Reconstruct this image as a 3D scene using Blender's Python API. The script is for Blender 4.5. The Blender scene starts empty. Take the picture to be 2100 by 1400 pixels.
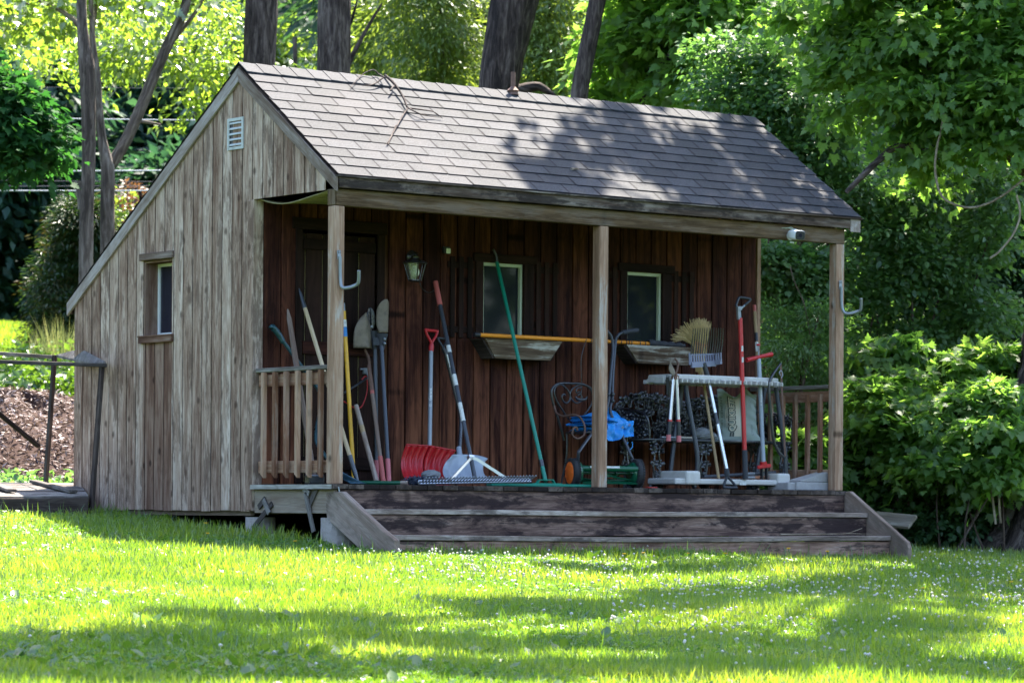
import bpy, math, random
import numpy as np
from mathutils import Vector, Matrix
random.seed(7)
R_ = math.radians
scene = bpy.context.scene
COL = scene.collection

# ------------------------------------------------------------------ camera
F_PX, YAW, ROLL = 6707.16, .6558, .0069
CAM = np.array([-13.503, -19.694, -.2142])
PX0, PY0 = 1050.0, 1054.7
cam_d = bpy.data.cameras.new("camera")
cam = bpy.data.objects.new("camera", cam_d)
COL.objects.link(cam)
cam_d.sensor_width = 36
cam_d.lens = F_PX / 2100 * 36
cam_d.shift_x = 0
cam_d.shift_y = (PY0 - 700) / 2100
cam_d.clip_start = .5
cam_d.clip_end = 2000
cam_d.dof.use_dof = True
cam_d.dof.focus_distance = 21.8
cam_d.dof.aperture_fstop = 5.6
cam.matrix_world = Matrix.Translation(CAM.tolist()) @ Matrix.Rotation(-YAW, 4, 'Z') @ Matrix.Rotation(math.pi/2, 4, 'X') @ Matrix.Rotation(ROLL, 4, 'Z')
scene.camera = cam

# ------------------------------------------------------------------ sky, sun, exposure
SUNV = np.array([.50, .32, 1.0])            # towards the sun: behind the shed, from the right
SUN_EL = math.atan2(1, math.hypot(.50, .32))
SUN_AZ = math.atan2(.50, .32)               # clockwise from +Y
world = bpy.data.worlds.new("World")
scene.world = world
world.use_nodes = True
wn = world.node_tree.nodes; wl = world.node_tree.links
sky = wn.new('ShaderNodeTexSky'); sky.sky_type = 'NISHITA'; sky.sun_disc = False
sky.sun_elevation = SUN_EL; sky.sun_rotation = SUN_AZ; sky.air_density = 1.0; sky.dust_density = 1.2; sky.ozone_density = 1.0
wl.new(sky.outputs[0], wn['Background'].inputs[0])
wn['Background'].inputs[1].default_value = .13
sun_d = bpy.data.lights.new("sun", 'SUN'); sun_d.energy = 5.0; sun_d.angle = R_(.53); sun_d.color = (1, .93, .80)
sun = bpy.data.objects.new("sun", sun_d); COL.objects.link(sun)
sun.rotation_euler = Vector(SUNV).to_track_quat('Z', 'Y').to_euler()
sun.location = (10, 10, 30)
scene.view_settings.view_transform = 'Standard'
scene.view_settings.look = 'None'
scene.view_settings.exposure = 2.55
scene.view_settings.gamma = 1
scene.cycles.max_bounces = 7
scene.cycles.diffuse_bounces = 4
scene.cycles.transparent_max_bounces = 12
scene.cycles.caustics_reflective = False
scene.cycles.caustics_refractive = False

# ------------------------------------------------------------------ photo geometry helpers
_r = np.array([math.cos(YAW), -math.sin(YAW), 0]); _f = np.array([math.sin(YAW), math.cos(YAW), 0])
def ray(x, y):
    dx, dy = x - PX0, y - PY0
    c, s = math.cos(ROLL), math.sin(ROLL)
    a, b = c*dx + s*dy, -s*dx + c*dy
    return _f + _r*(a/F_PX) + np.array([0, 0, -b/F_PX])
def PY(x, y, Y):
    d = ray(x, y); return CAM + d*(Y - CAM[1])/d[1]
def PX(x, y, X):
    d = ray(x, y); return CAM + d*(X - CAM[0])/d[0]
def PD(x, y, D):
    return CAM + ray(x, y)*D
def hill(x, y):
    x = np.asarray(x, float); y = np.asarray(y, float)
    z = -.457 + .07*np.clip(y, -26, 40) - .01*np.clip(x, -30, 40)
    t = np.clip(y - 7, 0, None)
    z = z + .085*np.clip(t*t/(t+1.5), 0, 16)
    z = z + .012*np.sin(x*2.1 + y*1.3)*np.cos(y*1.7 - x*.6) + .01*np.sin(x*.9)*np.sin(y*.8+1)
    return z
def PG(x, y):
    d = ray(x, y)
    n = np.array([.01, -.07, 1.]); t = (-.457 - CAM@n)/(d@n)
    p = CAM + d*t
    return np.array([p[0], p[1], float(hill(p[0], p[1]))])

# ------------------------------------------------------------------ mesh builder
def V(p): return np.asarray(p, float)
def nrm(v):
    v = V(v); l = np.linalg.norm(v)
    return v/l if l > 1e-9 else v
class MB:
    def __init__(s): s.v = []; s.f = []; s.g = []; s.r = []; s.m = []; s.sm = []
    def add(s, verts, faces, along=None, mat=0, rnd=None, smooth=False):
        verts = [V(p) for p in verts]
        o = len(s.v)
        al = nrm(along) if along is not None else np.array([0, 0, 1.])
        t = np.array([0, 0, 1.]) if abs(al[2]) < .9 else np.array([1., 0, 0])
        c = nrm(np.cross(t, al)); w = np.cross(al, c)
        off = np.array([random.random()*40, random.random()*40, random.random()*10])
        for p in verts:
            s.v.append(p); s.g.append(np.array([p@al, p@c, p@w]) + off)
        r = random.random() if rnd is None else rnd
        for f in faces:
            s.f.append([i+o for i in f]); s.r.append(r); s.m.append(mat); s.sm.append(smooth)
    def hexa(s, p, along=None, **k):           # 8 corners: bottom 4 ccw, top 4
        s.add(p, [(0,3,2,1),(4,5,6,7),(0,1,5,4),(1,2,6,5),(2,3,7,6),(3,0,4,7)], along, **k)
    def box(s, a, b, along=None, **k):
        (x0,y0,z0),(x1,y1,z1) = a, b
        if along is None:
            d = [abs(x1-x0),abs(y1-y0),abs(z1-z0)]; along = np.eye(3)[int(np.argmax(d))]
        s.hexa([(x0,y0,z0),(x1,y0,z0),(x1,y1,z0),(x0,y1,z0),(x0,y0,z1),(x1,y0,z1),(x1,y1,z1),(x0,y1,z1)], along, **k)
    def board(s, a, b, w, t, wdir, **k):       # from a to b, w along wdir, t along the third axis (all centred)
        a, b = V(a), V(b); al = nrm(b-a); wd = nrm(V(wdir) - al*(V(wdir)@al)); td = np.cross(al, wd)
        q = [(-1,-1),(1,-1),(1,1),(-1,1)]
        s.hexa([a + wd*w/2*i + td*t/2*j for i, j in q] + [b + wd*w/2*i + td*t/2*j for i, j in q], al, **k)
    def prism(s, poly, ext, along=None, **k):
        n = len(poly); poly = [V(p) for p in poly]; e = V(ext)
        nn = sum(np.cross(poly[i]-poly[0], poly[(i+1) % n]-poly[0]) for i in range(1, n))
        if nn@e > 0: poly = poly[::-1]
        s.add(poly + [p+e for p in poly], [tuple(range(n)), tuple(range(2*n-1, n-1, -1))] + [(i, i+n, (i+1) % n+n, (i+1) % n) for i in range(n)], along, **k)
    def tube(s, pts, r, seg=10, caps=True, smooth=True, flat=None, **k):
        pts = [V(p) for p in pts]; n = len(pts)
        rs = [r]*n if np.isscalar(r) else list(r)
        tg = [nrm(pts[min(i+1, n-1)] - pts[max(i-1, 0)]) for i in range(n)]
        ref = np.array([0, 0, 1.]) if abs(tg[0][2]) < .9 else np.array([1., 0, 0])
        u = nrm(np.cross(ref, tg[0])); vs = []
        for i in range(n):
            u = nrm(u - tg[i]*(u@tg[i])); w = np.cross(tg[i], u)
            for j in range(seg):
                a = 2*math.pi*j/seg
                vs.append(pts[i] + rs[i]*(u*math.cos(a) + w*math.sin(a)))
        fs = [(i*seg+j, i*seg+(j+1) % seg, (i+1)*seg+(j+1) % seg, (i+1)*seg+j) for i in range(n-1) for j in range(seg)]
        k.setdefault('along', pts[-1]-pts[0] if np.linalg.norm(pts[-1]-pts[0]) > 1e-4 else None)
        s.add(vs, fs, smooth=smooth, **k)
        if caps:
            k2 = dict(k); s.add(vs[:seg], [tuple(range(seg-1, -1, -1))], **k2); s.add(vs[-seg:], [tuple(range(seg))], **k2)
    def disc(s, c, ax, r, t, seg=20, **k):
        c = V(c); ax = nrm(ax); s.tube([c-ax*t/2, c+ax*t/2], r, seg, smooth=False, **k)
    def lathe(s, c, ax, prof, seg=16, smooth=True, **k):
        c = V(c); ax = nrm(ax)
        s.tube([c+ax*h for h, _ in prof], [max(r, 1e-4) for _, r in prof], seg, smooth=smooth, **k)
    def sphere(s, c, r, n=8, sc=(1,1,1), **k):
        c = V(c); vs = []; m = n*2
        for i in range(n+1):
            th = math.pi*i/n
            for j in range(m):
                ph = 2*math.pi*j/m
                vs.append(c + r*np.array([math.sin(th)*math.cos(ph)*sc[0], math.sin(th)*math.sin(ph)*sc[1], math.cos(th)*sc[2]]))
        s.add(vs, [(i*m+j, (i+1)*m+j, (i+1)*m+(j+1) % m, i*m+(j+1) % m) for i in range(n) for j in range(m)], smooth=True, **k)
    def sheet(s, fn, nu, nv, smooth=True, **k):
        vs = [fn(i/nu, j/nv) for j in range(nv+1) for i in range(nu+1)]
        s.add(vs, [(j*(nu+1)+i, j*(nu+1)+i+1, (j+1)*(nu+1)+i+1, (j+1)*(nu+1)+i) for j in range(nv) for i in range(nu)], smooth=smooth, **k)
    def build(s, name, mat, parent=None, loc=None, label=None, bevel=0, seg=1, solid=0):
        base = world_loc(parent) if parent is not None else (V(loc) if loc is not None else np.zeros(3))
        me = bpy.data.meshes.new(name)
        me.from_pydata([tuple(p-base) for p in s.v], [], s.f)
        mats = mat if isinstance(mat, (list, tuple)) else [mat]
        for m in mats: me.materials.append(m)
        me.polygons.foreach_set('material_index', s.m)
        me.polygons.foreach_set('use_smooth', s.sm)
        a = me.attributes.new('grain', 'FLOAT_VECTOR', 'POINT'); a.data.foreach_set('vector', np.array(s.g, dtype=np.float32).ravel())
        a = me.attributes.new('rnd', 'FLOAT', 'FACE'); a.data.foreach_set('value', np.array(s.r, dtype=np.float32))
        me.update()
        return link(name, me, parent, base, label, bevel, seg, solid)
def world_loc(o):
    p = np.zeros(3)
    while o is not None:
        p = p + np.array(o.location); o = o.parent
    return p
def link(name, me, parent, base, label=None, bevel=0, seg=1, solid=0):
    o = bpy.data.objects.new(name, me); COL.objects.link(o)
    if parent is not None: o.parent = parent
    else: o.location = base
    if label: o['label'] = label
    if solid:
        md = o.modifiers.new('solid', 'SOLIDIFY'); md.thickness = solid; md.offset = 0
    if bevel:
        md = o.modifiers.new('bevel', 'BEVEL'); md.width = bevel; md.segments = seg; md.limit_method = 'ANGLE'; md.angle_limit = R_(40)
        md.harden_normals = False
    return o
def tag(o, label, cat, group=None):
    o['label'] = label; o['category'] = cat
    if group: o['group'] = group
    return o
def thing(name, label, cat, loc, group=None):
    o = bpy.data.objects.new(name, None); COL.objects.link(o)
    o.location = tuple(float(x) for x in loc); o.empty_display_size = .1
    return tag(o, label, cat, group)

# bulk mesh from a template repeated with its own frame (leaves, grass, petals)
def bulk(name, tv, tf, pos, X, Y, Z, mat, parent=None, label=None, rnd=None, smooth=False, base=None):
    n, k = len(pos), len(tv)
    tv = np.asarray(tv, np.float32); tf = np.asarray(tf, np.int64)
    co = pos[:, None, :] + tv[None, :, 0:1]*X[:, None, :] + tv[None, :, 1:2]*Y[:, None, :] + tv[None, :, 2:3]*Z[:, None, :]
    bl = world_loc(parent) if parent is not None else (V(base) if base is not None else np.zeros(3))
    co = (co - bl).reshape(-1, 3).astype(np.float32)
    fi = (tf[None] + (np.arange(n)*k)[:, None, None]).reshape(-1, tf.shape[1])
    me = bpy.data.meshes.new(name)
    me.vertices.add(len(co)); me.vertices.foreach_set('co', co.ravel())
    me.loops.add(fi.size); me.loops.foreach_set('vertex_index', fi.ravel().astype(np.int32))
    me.polygons.add(len(fi)); me.polygons.foreach_set('loop_start', (np.arange(len(fi))*tf.shape[1]).astype(np.int32))
    if smooth: me.polygons.foreach_set('use_smooth', np.ones(len(fi), bool))
    me.materials.append(mat)
    me.update(calc_edges=True)
    r = np.repeat(rnd if rnd is not None else np.random.rand(n), len(tf)).astype(np.float32)
    a = me.attributes.new('rnd', 'FLOAT', 'FACE'); a.data.foreach_set('value', r)
    return link(name, me, parent, bl, label)

# ------------------------------------------------------------------ materials
class NB:
    def __init__(s, name):
        s.m = bpy.data.materials.new(name); s.m.use_nodes = True
        s.t = s.m.node_tree; s.n = s.t.nodes; s.l = s.t.links
        s.p = s.n['Principled BSDF']; s.out = s.n['Material Output']
    def node(s, ty, **k):
        x = s.n.new(ty)
        for a, b in k.items(): setattr(x, a, b)
        return x
    def put(s, inp, val):
        if isinstance(val, bpy.types.NodeSocket): s.l.new(val, inp)
        else: inp.default_value = val
    def attr(s, name): return s.node('ShaderNodeAttribute', attribute_name=name)
    def mapv(s, vec, scale):
        x = s.node('ShaderNodeMapping'); s.put(x.inputs[0], vec); x.inputs[3].default_value = scale; return x.outputs[0]
    def noise(s, vec, scale=1, detail=4, rough=.55, dist=0):
        x = s.node('ShaderNodeTexNoise'); s.put(x.inputs['Vector'], vec); x.inputs['Scale'].default_value = scale
        x.inputs['Detail'].default_value = detail; x.inputs['Roughness'].default_value = rough; x.inputs['Distortion'].default_value = dist
        return x.outputs['Fac']
    def math(s, op, a, b=0, c=0, clamp=False):
        x = s.node('ShaderNodeMath', operation=op); x.use_clamp = clamp
        s.put(x.inputs[0], a); s.put(x.inputs[1], b); s.put(x.inputs[2], c); return x.outputs[0]
    def ramp(s, f, stops):
        x = s.node('ShaderNodeValToRGB'); s.put(x.inputs[0], f); e = x.color_ramp.elements
        while len(e) < len(stops): e.new(.5)
        for i, (p, c) in enumerate(stops): e[i].position = p; e[i].color = (*c, 1) if len(c) == 3 else c
        return x.outputs[0]
    def mix(s, f, a, b, mode='MIX'):
        x = s.node('ShaderNodeMix', data_type='RGBA', blend_type=mode); s.put(x.inputs[0], f)
        s.put(x.inputs[6], a if isinstance(a, bpy.types.NodeSocket) else (*a, 1)); s.put(x.inputs[7], b if isinstance(b, bpy.types.NodeSocket) else (*b, 1))
        return x.outputs[2]
    def step(s, f, a, b):
        x = s.node('ShaderNodeMapRange'); x.interpolation_type = 'SMOOTHSTEP'; s.put(x.inputs[0], f)
        x.inputs[1].default_value = a; x.inputs[2].default_value = b; return x.outputs[0]
    def bump(s, h, strength=.3, dist=.01):
        x = s.node('ShaderNodeBump'); x.inputs['Strength'].default_value = strength; x.inputs['Distance'].default_value = dist
        s.put(x.inputs['Height'], h); s.l.new(x.outputs[0], s.p.inputs['Normal'])
    def pos(s): return s.node('ShaderNodeNewGeometry').outputs['Position']

def wood(name, c0, c1, c2, ring=.35, fibre=.3, broad=.5, knots=.8, rough=.8, stain=None, stain_amt=0, stain_rng=(.45, .62), var=.25, zgrad=None, ringcol=None, spec=.1):
    b = NB(name); g = b.attr('grain').outputs['Vector']; r = b.attr('rnd').outputs['Fac']
    n1 = b.noise(b.mapv(g, (1.1, 17, 17)), 1, 5, .6, .3)
    n2 = b.noise(b.mapv(g, (5, 190, 190)), 1, 3, .6)
    n3 = b.noise(b.mapv(g, (2.2, 5, 5)), 1, 4, .6)
    warp = b.noise(b.mapv(g, (1.6, 6, 6)), 1, 2, .5)
    sx = b.node('ShaderNodeSeparateXYZ'); b.put(sx.inputs[0], g)
    ph = b.math('MULTIPLY_ADD', warp, 62.0, b.math('MULTIPLY', sx.outputs[1], 85.0))
    rg = b.math('MULTIPLY_ADD', b.math('SINE', ph), .5, .5)
    rg = b.math('POWER', rg, 2.2)
    f = b.math('MULTIPLY', n1, broad)
    f = b.math('MULTIPLY_ADD', n2, fibre, f)
    f = b.math('MULTIPLY_ADD', n3, 1-broad-fibre if broad+fibre < 1 else .1, f)
    f = b.math('MULTIPLY_ADD', b.math('SUBTRACT', r, .5), var, f)
    col = b.ramp(f, [(.38, c0), (.5, c1), (.62, c2)])
    if ring: col = b.mix(b.math('MULTIPLY', rg, ring), col, ringcol if ringcol else c0)
    if knots:
        vo = b.node('ShaderNodeTexVoronoi', voronoi_dimensions='2D'); b.put(vo.inputs['Vector'], b.mapv(g, (2.2, 3.1, 1))); vo.inputs['Scale'].default_value = 1.15
        kk = b.math('ADD', vo.outputs['Distance'], b.math('MULTIPLY', b.math('SUBTRACT', n2, .5), .08))
        km = b.math('SUBTRACT', 1, b.step(kk, .028, .105))
        sep = b.node('ShaderNodeSeparateColor'); b.put(sep.inputs[0], vo.outputs['Color'])
        km = b.math('MULTIPLY', km, b.math('LESS_THAN', sep.outputs[0], .62))
        col = b.mix(b.math('MULTIPLY', km, knots), col, tuple(x*.35 for x in c0))
    if stain is not None:
        sn = b.noise(b.mapv(g, (2.4, 8, 8)), 1, 8, .72, .3)
        sm = b.step(b.math('MULTIPLY_ADD', b.math('SUBTRACT', n2, .5), .25, b.math('MULTIPLY_ADD', b.math('SUBTRACT', n1, .5), .8, sn)), *stain_rng)
        col = b.mix(b.math('MULTIPLY', sm, stain_amt), col, stain)
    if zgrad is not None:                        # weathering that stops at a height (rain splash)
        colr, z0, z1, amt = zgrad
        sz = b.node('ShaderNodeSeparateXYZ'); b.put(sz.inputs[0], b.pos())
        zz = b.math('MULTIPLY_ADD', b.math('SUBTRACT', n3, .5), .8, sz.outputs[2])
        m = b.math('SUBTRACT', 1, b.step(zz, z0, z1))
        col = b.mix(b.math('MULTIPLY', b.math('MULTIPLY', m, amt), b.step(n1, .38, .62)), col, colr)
    b.put(b.p.inputs['Base Color'], col); b.p.inputs['Roughness'].default_value = rough
    b.p.inputs['Specular IOR Level'].default_value = spec
    b.bump(b.math('ADD', n2, b.math('MULTIPLY', rg, -.4)), .45, .004)
    return b.m
def plain(name, c, rough=.5, metal=0, var=.18, scale=14, dirt=None, dirt_amt=.5, bump=0, spec=.5, coat=0):
    b = NB(name); p = b.node('ShaderNodeTexCoord').outputs['Object']
    n = b.noise(p, scale, 5, .6)
    col = b.mix(n, tuple(x*(1-var) for x in c), tuple(min(1, x*(1+var)) for x in c))
    if dirt is not None:
        d = b.step(b.noise(p, scale*.6, 6, .7), .5, .68); col = b.mix(b.math('MULTIPLY', d, dirt_amt), col, dirt)
    b.put(b.p.inputs['Base Color'], col); b.p.inputs['Metallic'].default_value = metal
    b.put(b.p.inputs['Roughness'], b.math('MULTIPLY_ADD', n, .2, rough-.1)); b.p.inputs['Specular IOR Level'].default_value = spec
    b.p.inputs['Coat Weight'].default_value = coat
    if bump: b.bump(b.noise(p, scale*5, 5, .6), bump, .004)
    return b.m
def leafmat(name, ca, cb, cc, trans=.5, tcol=1.9, gloss=.07, rough=.4):
    b = NB(name); r = b.attr('rnd').outputs['Fac']
    col = b.ramp(r, [(0, ca), (.5, cb), (1, cc)])
    tc = b.mix(1.0, col, (tcol*1.08, tcol*1.0, tcol*.55), 'MULTIPLY')
    df = b.node('ShaderNodeBsdfDiffuse'); b.put(df.inputs[0], col)
    tr = b.node('ShaderNodeBsdfTranslucent'); b.put(tr.inputs[0], tc)
    gl = b.node('ShaderNodeBsdfGlossy'); gl.inputs['Roughness'].default_value = rough; gl.inputs[0].default_value = (1, 1, 1, 1)
    m1 = b.node('ShaderNodeMixShader'); m1.inputs[0].default_value = trans; b.l.new(df.outputs[0], m1.inputs[1]); b.l.new(tr.outputs[0], m1.inputs[2])
    m2 = b.node('ShaderNodeMixShader'); m2.inputs[0].default_value = gloss; b.l.new(m1.outputs[0], m2.inputs[1]); b.l.new(gl.outputs[0], m2.inputs[2])
    b.l.new(m2.outputs[0], b.out.inputs[0]); b.n.remove(b.p)
    return b.m
def glassmat(name, tint=(.012, .014, .02), rough=.03, spec=.5):
    b = NB(name); n = b.noise(b.pos(), 60, 3)
    d = b.step(b.noise(b.pos(), 160, 2), .72, .78)
    b.put(b.p.inputs['Base Color'], b.mix(b.math('MULTIPLY', d, .5), tint, (.2, .2, .2)))
    b.put(b.p.inputs['Roughness'], b.math('MULTIPLY_ADD', n, .015, rough)); b.p.inputs['Specular IOR Level'].default_value = spec
    return b.m

M = {}
M['siding'] = wood('weathered grey siding', (.115,.056,.036), (.40,.275,.205), (.68,.55,.455), ring=.22, broad=.5, fibre=.38, knots=.7, stain=(.115,.066,.046), stain_amt=.8, stain_rng=(.50,.64), var=.09)
M['siding_brown'] = wood('sheltered brown siding', (.07,.032,.022), (.16,.085,.058), (.27,.175,.13), ring=.25, broad=.6, fibre=.25, stain=(.26,.2,.165), stain_amt=.5, stain_rng=(.58,.72), var=.2)
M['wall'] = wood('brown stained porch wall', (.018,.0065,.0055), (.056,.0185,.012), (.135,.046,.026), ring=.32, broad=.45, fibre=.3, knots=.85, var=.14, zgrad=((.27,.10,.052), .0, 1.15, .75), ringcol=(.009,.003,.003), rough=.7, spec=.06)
M['casing'] = wood('dark brown casing wood', (.010,.006,.005), (.020,.011,.009), (.036,.018,.014), ring=.2, knots=.2, var=.2, rough=.7, spec=.05)
M['post'] = wood('tan porch post wood', (.19,.105,.066), (.345,.205,.135), (.49,.34,.245), ring=.25, broad=.5, fibre=.3, knots=.8, stain=(.44,.43,.41), stain_amt=.55, stain_rng=(.56,.70), var=.12)
M['rail'] = wood('brown railing wood', (.17,.08,.046), (.30,.152,.092), (.42,.25,.16), ring=.25, knots=.3, stain=(.4,.32,.26), stain_amt=.3, var=.3)
M['cap'] = wood('grey weathered cap rail', (.12,.10,.085), (.27,.245,.215), (.46,.43,.39), ring=.3, knots=.2, var=.2)
M['beam'] = wood('olive brown beam wood', (.07,.042,.022), (.175,.108,.06), (.28,.185,.115), ring=.3, knots=.6, stain=(.16,.125,.1), stain_amt=.5, var=.15)
M['fascia'] = wood('dark weathered fascia', (.03,.02,.015), (.095,.062,.046), (.26,.21,.175), ring=.2, broad=.6, knots=.75, stain=(.018,.012,.011), stain_amt=.85, stain_rng=(.48,.62), var=.2)
M['rake'] = wood('grey painted rake board', (.115,.072,.052), (.25,.195,.165), (.40,.345,.325), ring=.2, knots=.3, stain=(.14,.09,.065), stain_amt=.7, stain_rng=(.5,.66), var=.15)
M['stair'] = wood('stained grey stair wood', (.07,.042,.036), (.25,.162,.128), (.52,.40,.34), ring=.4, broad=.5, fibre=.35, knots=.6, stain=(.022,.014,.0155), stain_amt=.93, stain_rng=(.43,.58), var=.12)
M['tread'] = wood('grey tread wood', (.10,.075,.062), (.27,.205,.17), (.5,.42,.37), ring=.3, broad=.5, fibre=.3, knots=.3, stain=(.05,.036,.034), stain_amt=.8, stain_rng=(.5,.66), var=.1)
M['stair_tan'] = wood('reddish worn stair wood', (.10,.055,.04), (.31,.185,.14), (.52,.39,.325), ring=.3, broad=.5, fibre=.3, knots=.5, stain=(.03,.02,.019), stain_amt=.85, stain_rng=(.5,.64), var=.12)
M['stringer'] = wood('grey brown stringer wood', (.13,.09,.07), (.25,.18,.145), (.37,.29,.245), ring=.15, knots=.5, stain=(.07,.055,.04), stain_amt=.5, var=.1)
M['skirt'] = wood('tan skirt board', (.14,.095,.07), (.225,.165,.125), (.31,.25,.2), ring=.2, knots=.3, var=.15)
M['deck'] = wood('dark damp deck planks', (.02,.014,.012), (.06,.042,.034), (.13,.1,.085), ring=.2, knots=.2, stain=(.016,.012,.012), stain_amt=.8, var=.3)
M['greywood'] = wood('old grey lumber', (.05,.04,.037), (.14,.12,.11), (.30,.28,.26), ring=.3, knots=.3, stain=(.04,.03,.028), stain_amt=.6, var=.2)
M['darkwood'] = wood('dark old lumber', (.02,.014,.013), (.055,.04,.036), (.11,.085,.075), ring=.3, knots=.2, var=.2)
M['ply'] = wood('yellowed plywood', (.17,.14,.075), (.25,.215,.12), (.34,.30,.18), ring=.25, knots=.3, var=.1)
M['board'] = wood('pale weathered board', (.25,.2,.16), (.4,.34,.28), (.55,.49,.42), ring=.25, knots=.3, var=.2)
M['box'] = wood('worn window box wood', (.05,.03,.02), (.13,.085,.055), (.3,.24,.18), ring=.25, broad=.5, knots=.5, stain=(.62,.58,.5), stain_amt=.65, stain_rng=(.53,.68), var=.1)
M['handle'] = wood('pale ash handle', (.3,.2,.11), (.44,.31,.18), (.55,.42,.28), ring=.12, fibre=.4, knots=.05, stain=(.2,.13,.08), stain_amt=.5, stain_rng=(.55,.7), rough=.6)
M['handle_grey'] = wood('greyed old handle', (.14,.09,.07), (.26,.19,.155), (.4,.32,.27), ring=.12, fibre=.4, knots=.05, stain=(.15,.08,.06), stain_amt=.6, rough=.7)
M['concrete'] = plain('rough concrete', (.36,.31,.29), .9, var=.35, scale=30, dirt=(.16,.13,.12), bump=.6, spec=.2)
M['conc_lt'] = plain('pale concrete', (.34,.32,.32), .9, var=.25, scale=34, dirt=(.3,.27,.26), bump=.6, spec=.2)
M['black'] = plain('black plastic', (.018,.018,.021), .42, var=.3)
M['foam'] = plain('charcoal foam', (.035,.036,.045), .75, var=.3)
M['blackm'] = plain('black painted iron', (.018,.018,.023), .3, var=.4, spec=.9)
M['steel_dk'] = plain('dark grey tube', (.05,.053,.065), .4, .2, var=.25)
M['alu'] = plain('aluminium', (.62,.62,.68), .32, .85, var=.12)
M['galv'] = plain('galvanised steel', (.27,.285,.31), .5, .5, var=.2, dirt=(.24,.2,.19), dirt_amt=.3)
M['rust'] = plain('rusty steel', (.16,.085,.062), .75, .2, var=.45, scale=40, dirt=(.06,.035,.028), bump=.3)
M['soilsteel'] = plain('soil caked steel', (.2,.155,.115), .7, .2, var=.35, scale=30, dirt=(.055,.045,.04), bump=.3)
M['red'] = plain('red plastic', (.50,.014,.020), .35, var=.15)
M['redgrip'] = plain('faded red grip', (.46,.10,.085), .6, var=.2)
M['redpaint'] = plain('red paint', (.5,.02,.022), .35, var=.12)
M['pinkgrip'] = plain('faded pink grip', (.5,.13,.14), .6, var=.2, dirt=(.2,.08,.07))
M['yellow'] = plain('yellow fibreglass', (.72,.36,.012), .45, var=.15, dirt=(.3,.16,.03), dirt_amt=.4)
M['orange'] = plain('orange paint', (.82,.27,.015), .38, var=.1)
M['orangehub'] = plain('orange hub', (.85,.16,.02), .5, var=.1)
M['teal'] = plain('dark teal enamel', (.010,.047,.055), .3, var=.3)
M['tealblue'] = plain('slate blue enamel', (.035,.10,.15), .4, var=.25)
M['green'] = plain('green enamel', (.004,.20,.135), .32, var=.15, dirt=(.01,.1,.07), dirt_amt=.3)
M['green_dk'] = plain('dark green enamel', (.004,.085,.04), .3, var=.2)
M['greypl'] = plain('grey plastic', (.33,.36,.42), .35, var=.1)
M['greyfork'] = plain('blue grey plastic', (.2,.2,.27), .45, var=.12)
M['beige'] = plain('beige plastic', (.52,.49,.46), .5, var=.08, dirt=(.3,.26,.22), dirt_amt=.35)
M['rubber'] = plain('tyre rubber', (.022,.022,.026), .75, var=.3, bump=.4)
M['tarp'] = plain('blue tarpaulin', (.03,.27,.68), .38, var=.25, scale=8, spec=.5)
M['white'] = plain('white paint', (.74,.74,.72), .5, var=.08)
M['winwhite'] = plain('greenish white paint', (.50,.54,.40), .55, var=.1)
M['vent'] = plain('dusty vent paint', (.46,.47,.45), .6, var=.12, dirt=(.2,.18,.15))
M['cream'] = plain('cream print', (.74,.66,.54), .6, var=.08, dirt=(.5,.4,.3), dirt_amt=.3)
M['bag'] = plain('grey green paper', (.35,.40,.365), .75, var=.14, scale=9, bump=.2)
M['bag_ink'] = plain('faded grey ink', (.12,.145,.13), .75, var=.2)
M['ink'] = plain('dark ink', (.045,.05,.048), .7, var=.1)
M['label'] = plain('worn paper label', (.62,.6,.57), .6, var=.2, scale=60, dirt=(.1,.1,.1), dirt_amt=.7)
M['bluelabel'] = plain('blue label', (.04,.2,.5), .6, var=.2, scale=60)
M['straw'] = plain('broom straw', (.56,.40,.18), .75, var=.4, scale=30)
M['cloth_dk'] = plain('blue black cloth', (.035,.045,.075), .9, var=.5, scale=40, bump=.4)
M['cloth_gr'] = plain('grey cloth', (.2,.2,.21), .9, var=.5, scale=26, bump=.4)
M['bulb'] = plain('white glass bulb', (.75,.78,.66), .25, var=.05)
M['lampglass'] = None
M['glass'] = glassmat('dark window glass', spec=.26)
M['sideglass'] = glassmat('side window glass', (.02,.02,.032), .06)
M['gap'] = plain('painted door joint light', (.40,.32,.14), .8, var=.3, scale=20)
M['yellowfl'] = plain('yellow petals', (.85,.52,.01), .7, var=.15)
def clearglass():
    b = NB('dusty lantern glass'); n = b.noise(b.pos(), 40, 3)
    tr = b.node('ShaderNodeBsdfTransparent'); df = b.node('ShaderNodeBsdfDiffuse'); df.inputs[0].default_value = (.35,.36,.33,1); gl = b.node('ShaderNodeBsdfGlossy'); gl.inputs['Roughness'].default_value = .1
    m = b.node('ShaderNodeMixShader'); b.put(m.inputs[0], b.math('MULTIPLY', n, .55)); b.l.new(tr.outputs[0], m.inputs[1]); b.l.new(df.outputs[0], m.inputs[2])
    m2 = b.node('ShaderNodeMixShader'); m2.inputs[0].default_value = .06; b.l.new(m.outputs[0], m2.inputs[1]); b.l.new(gl.outputs[0], m2.inputs[2]); b.l.new(m2.outputs[0], b.out.inputs[0]); b.n.remove(b.p); return b.m
M['lampglass'] = clearglass()
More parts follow.
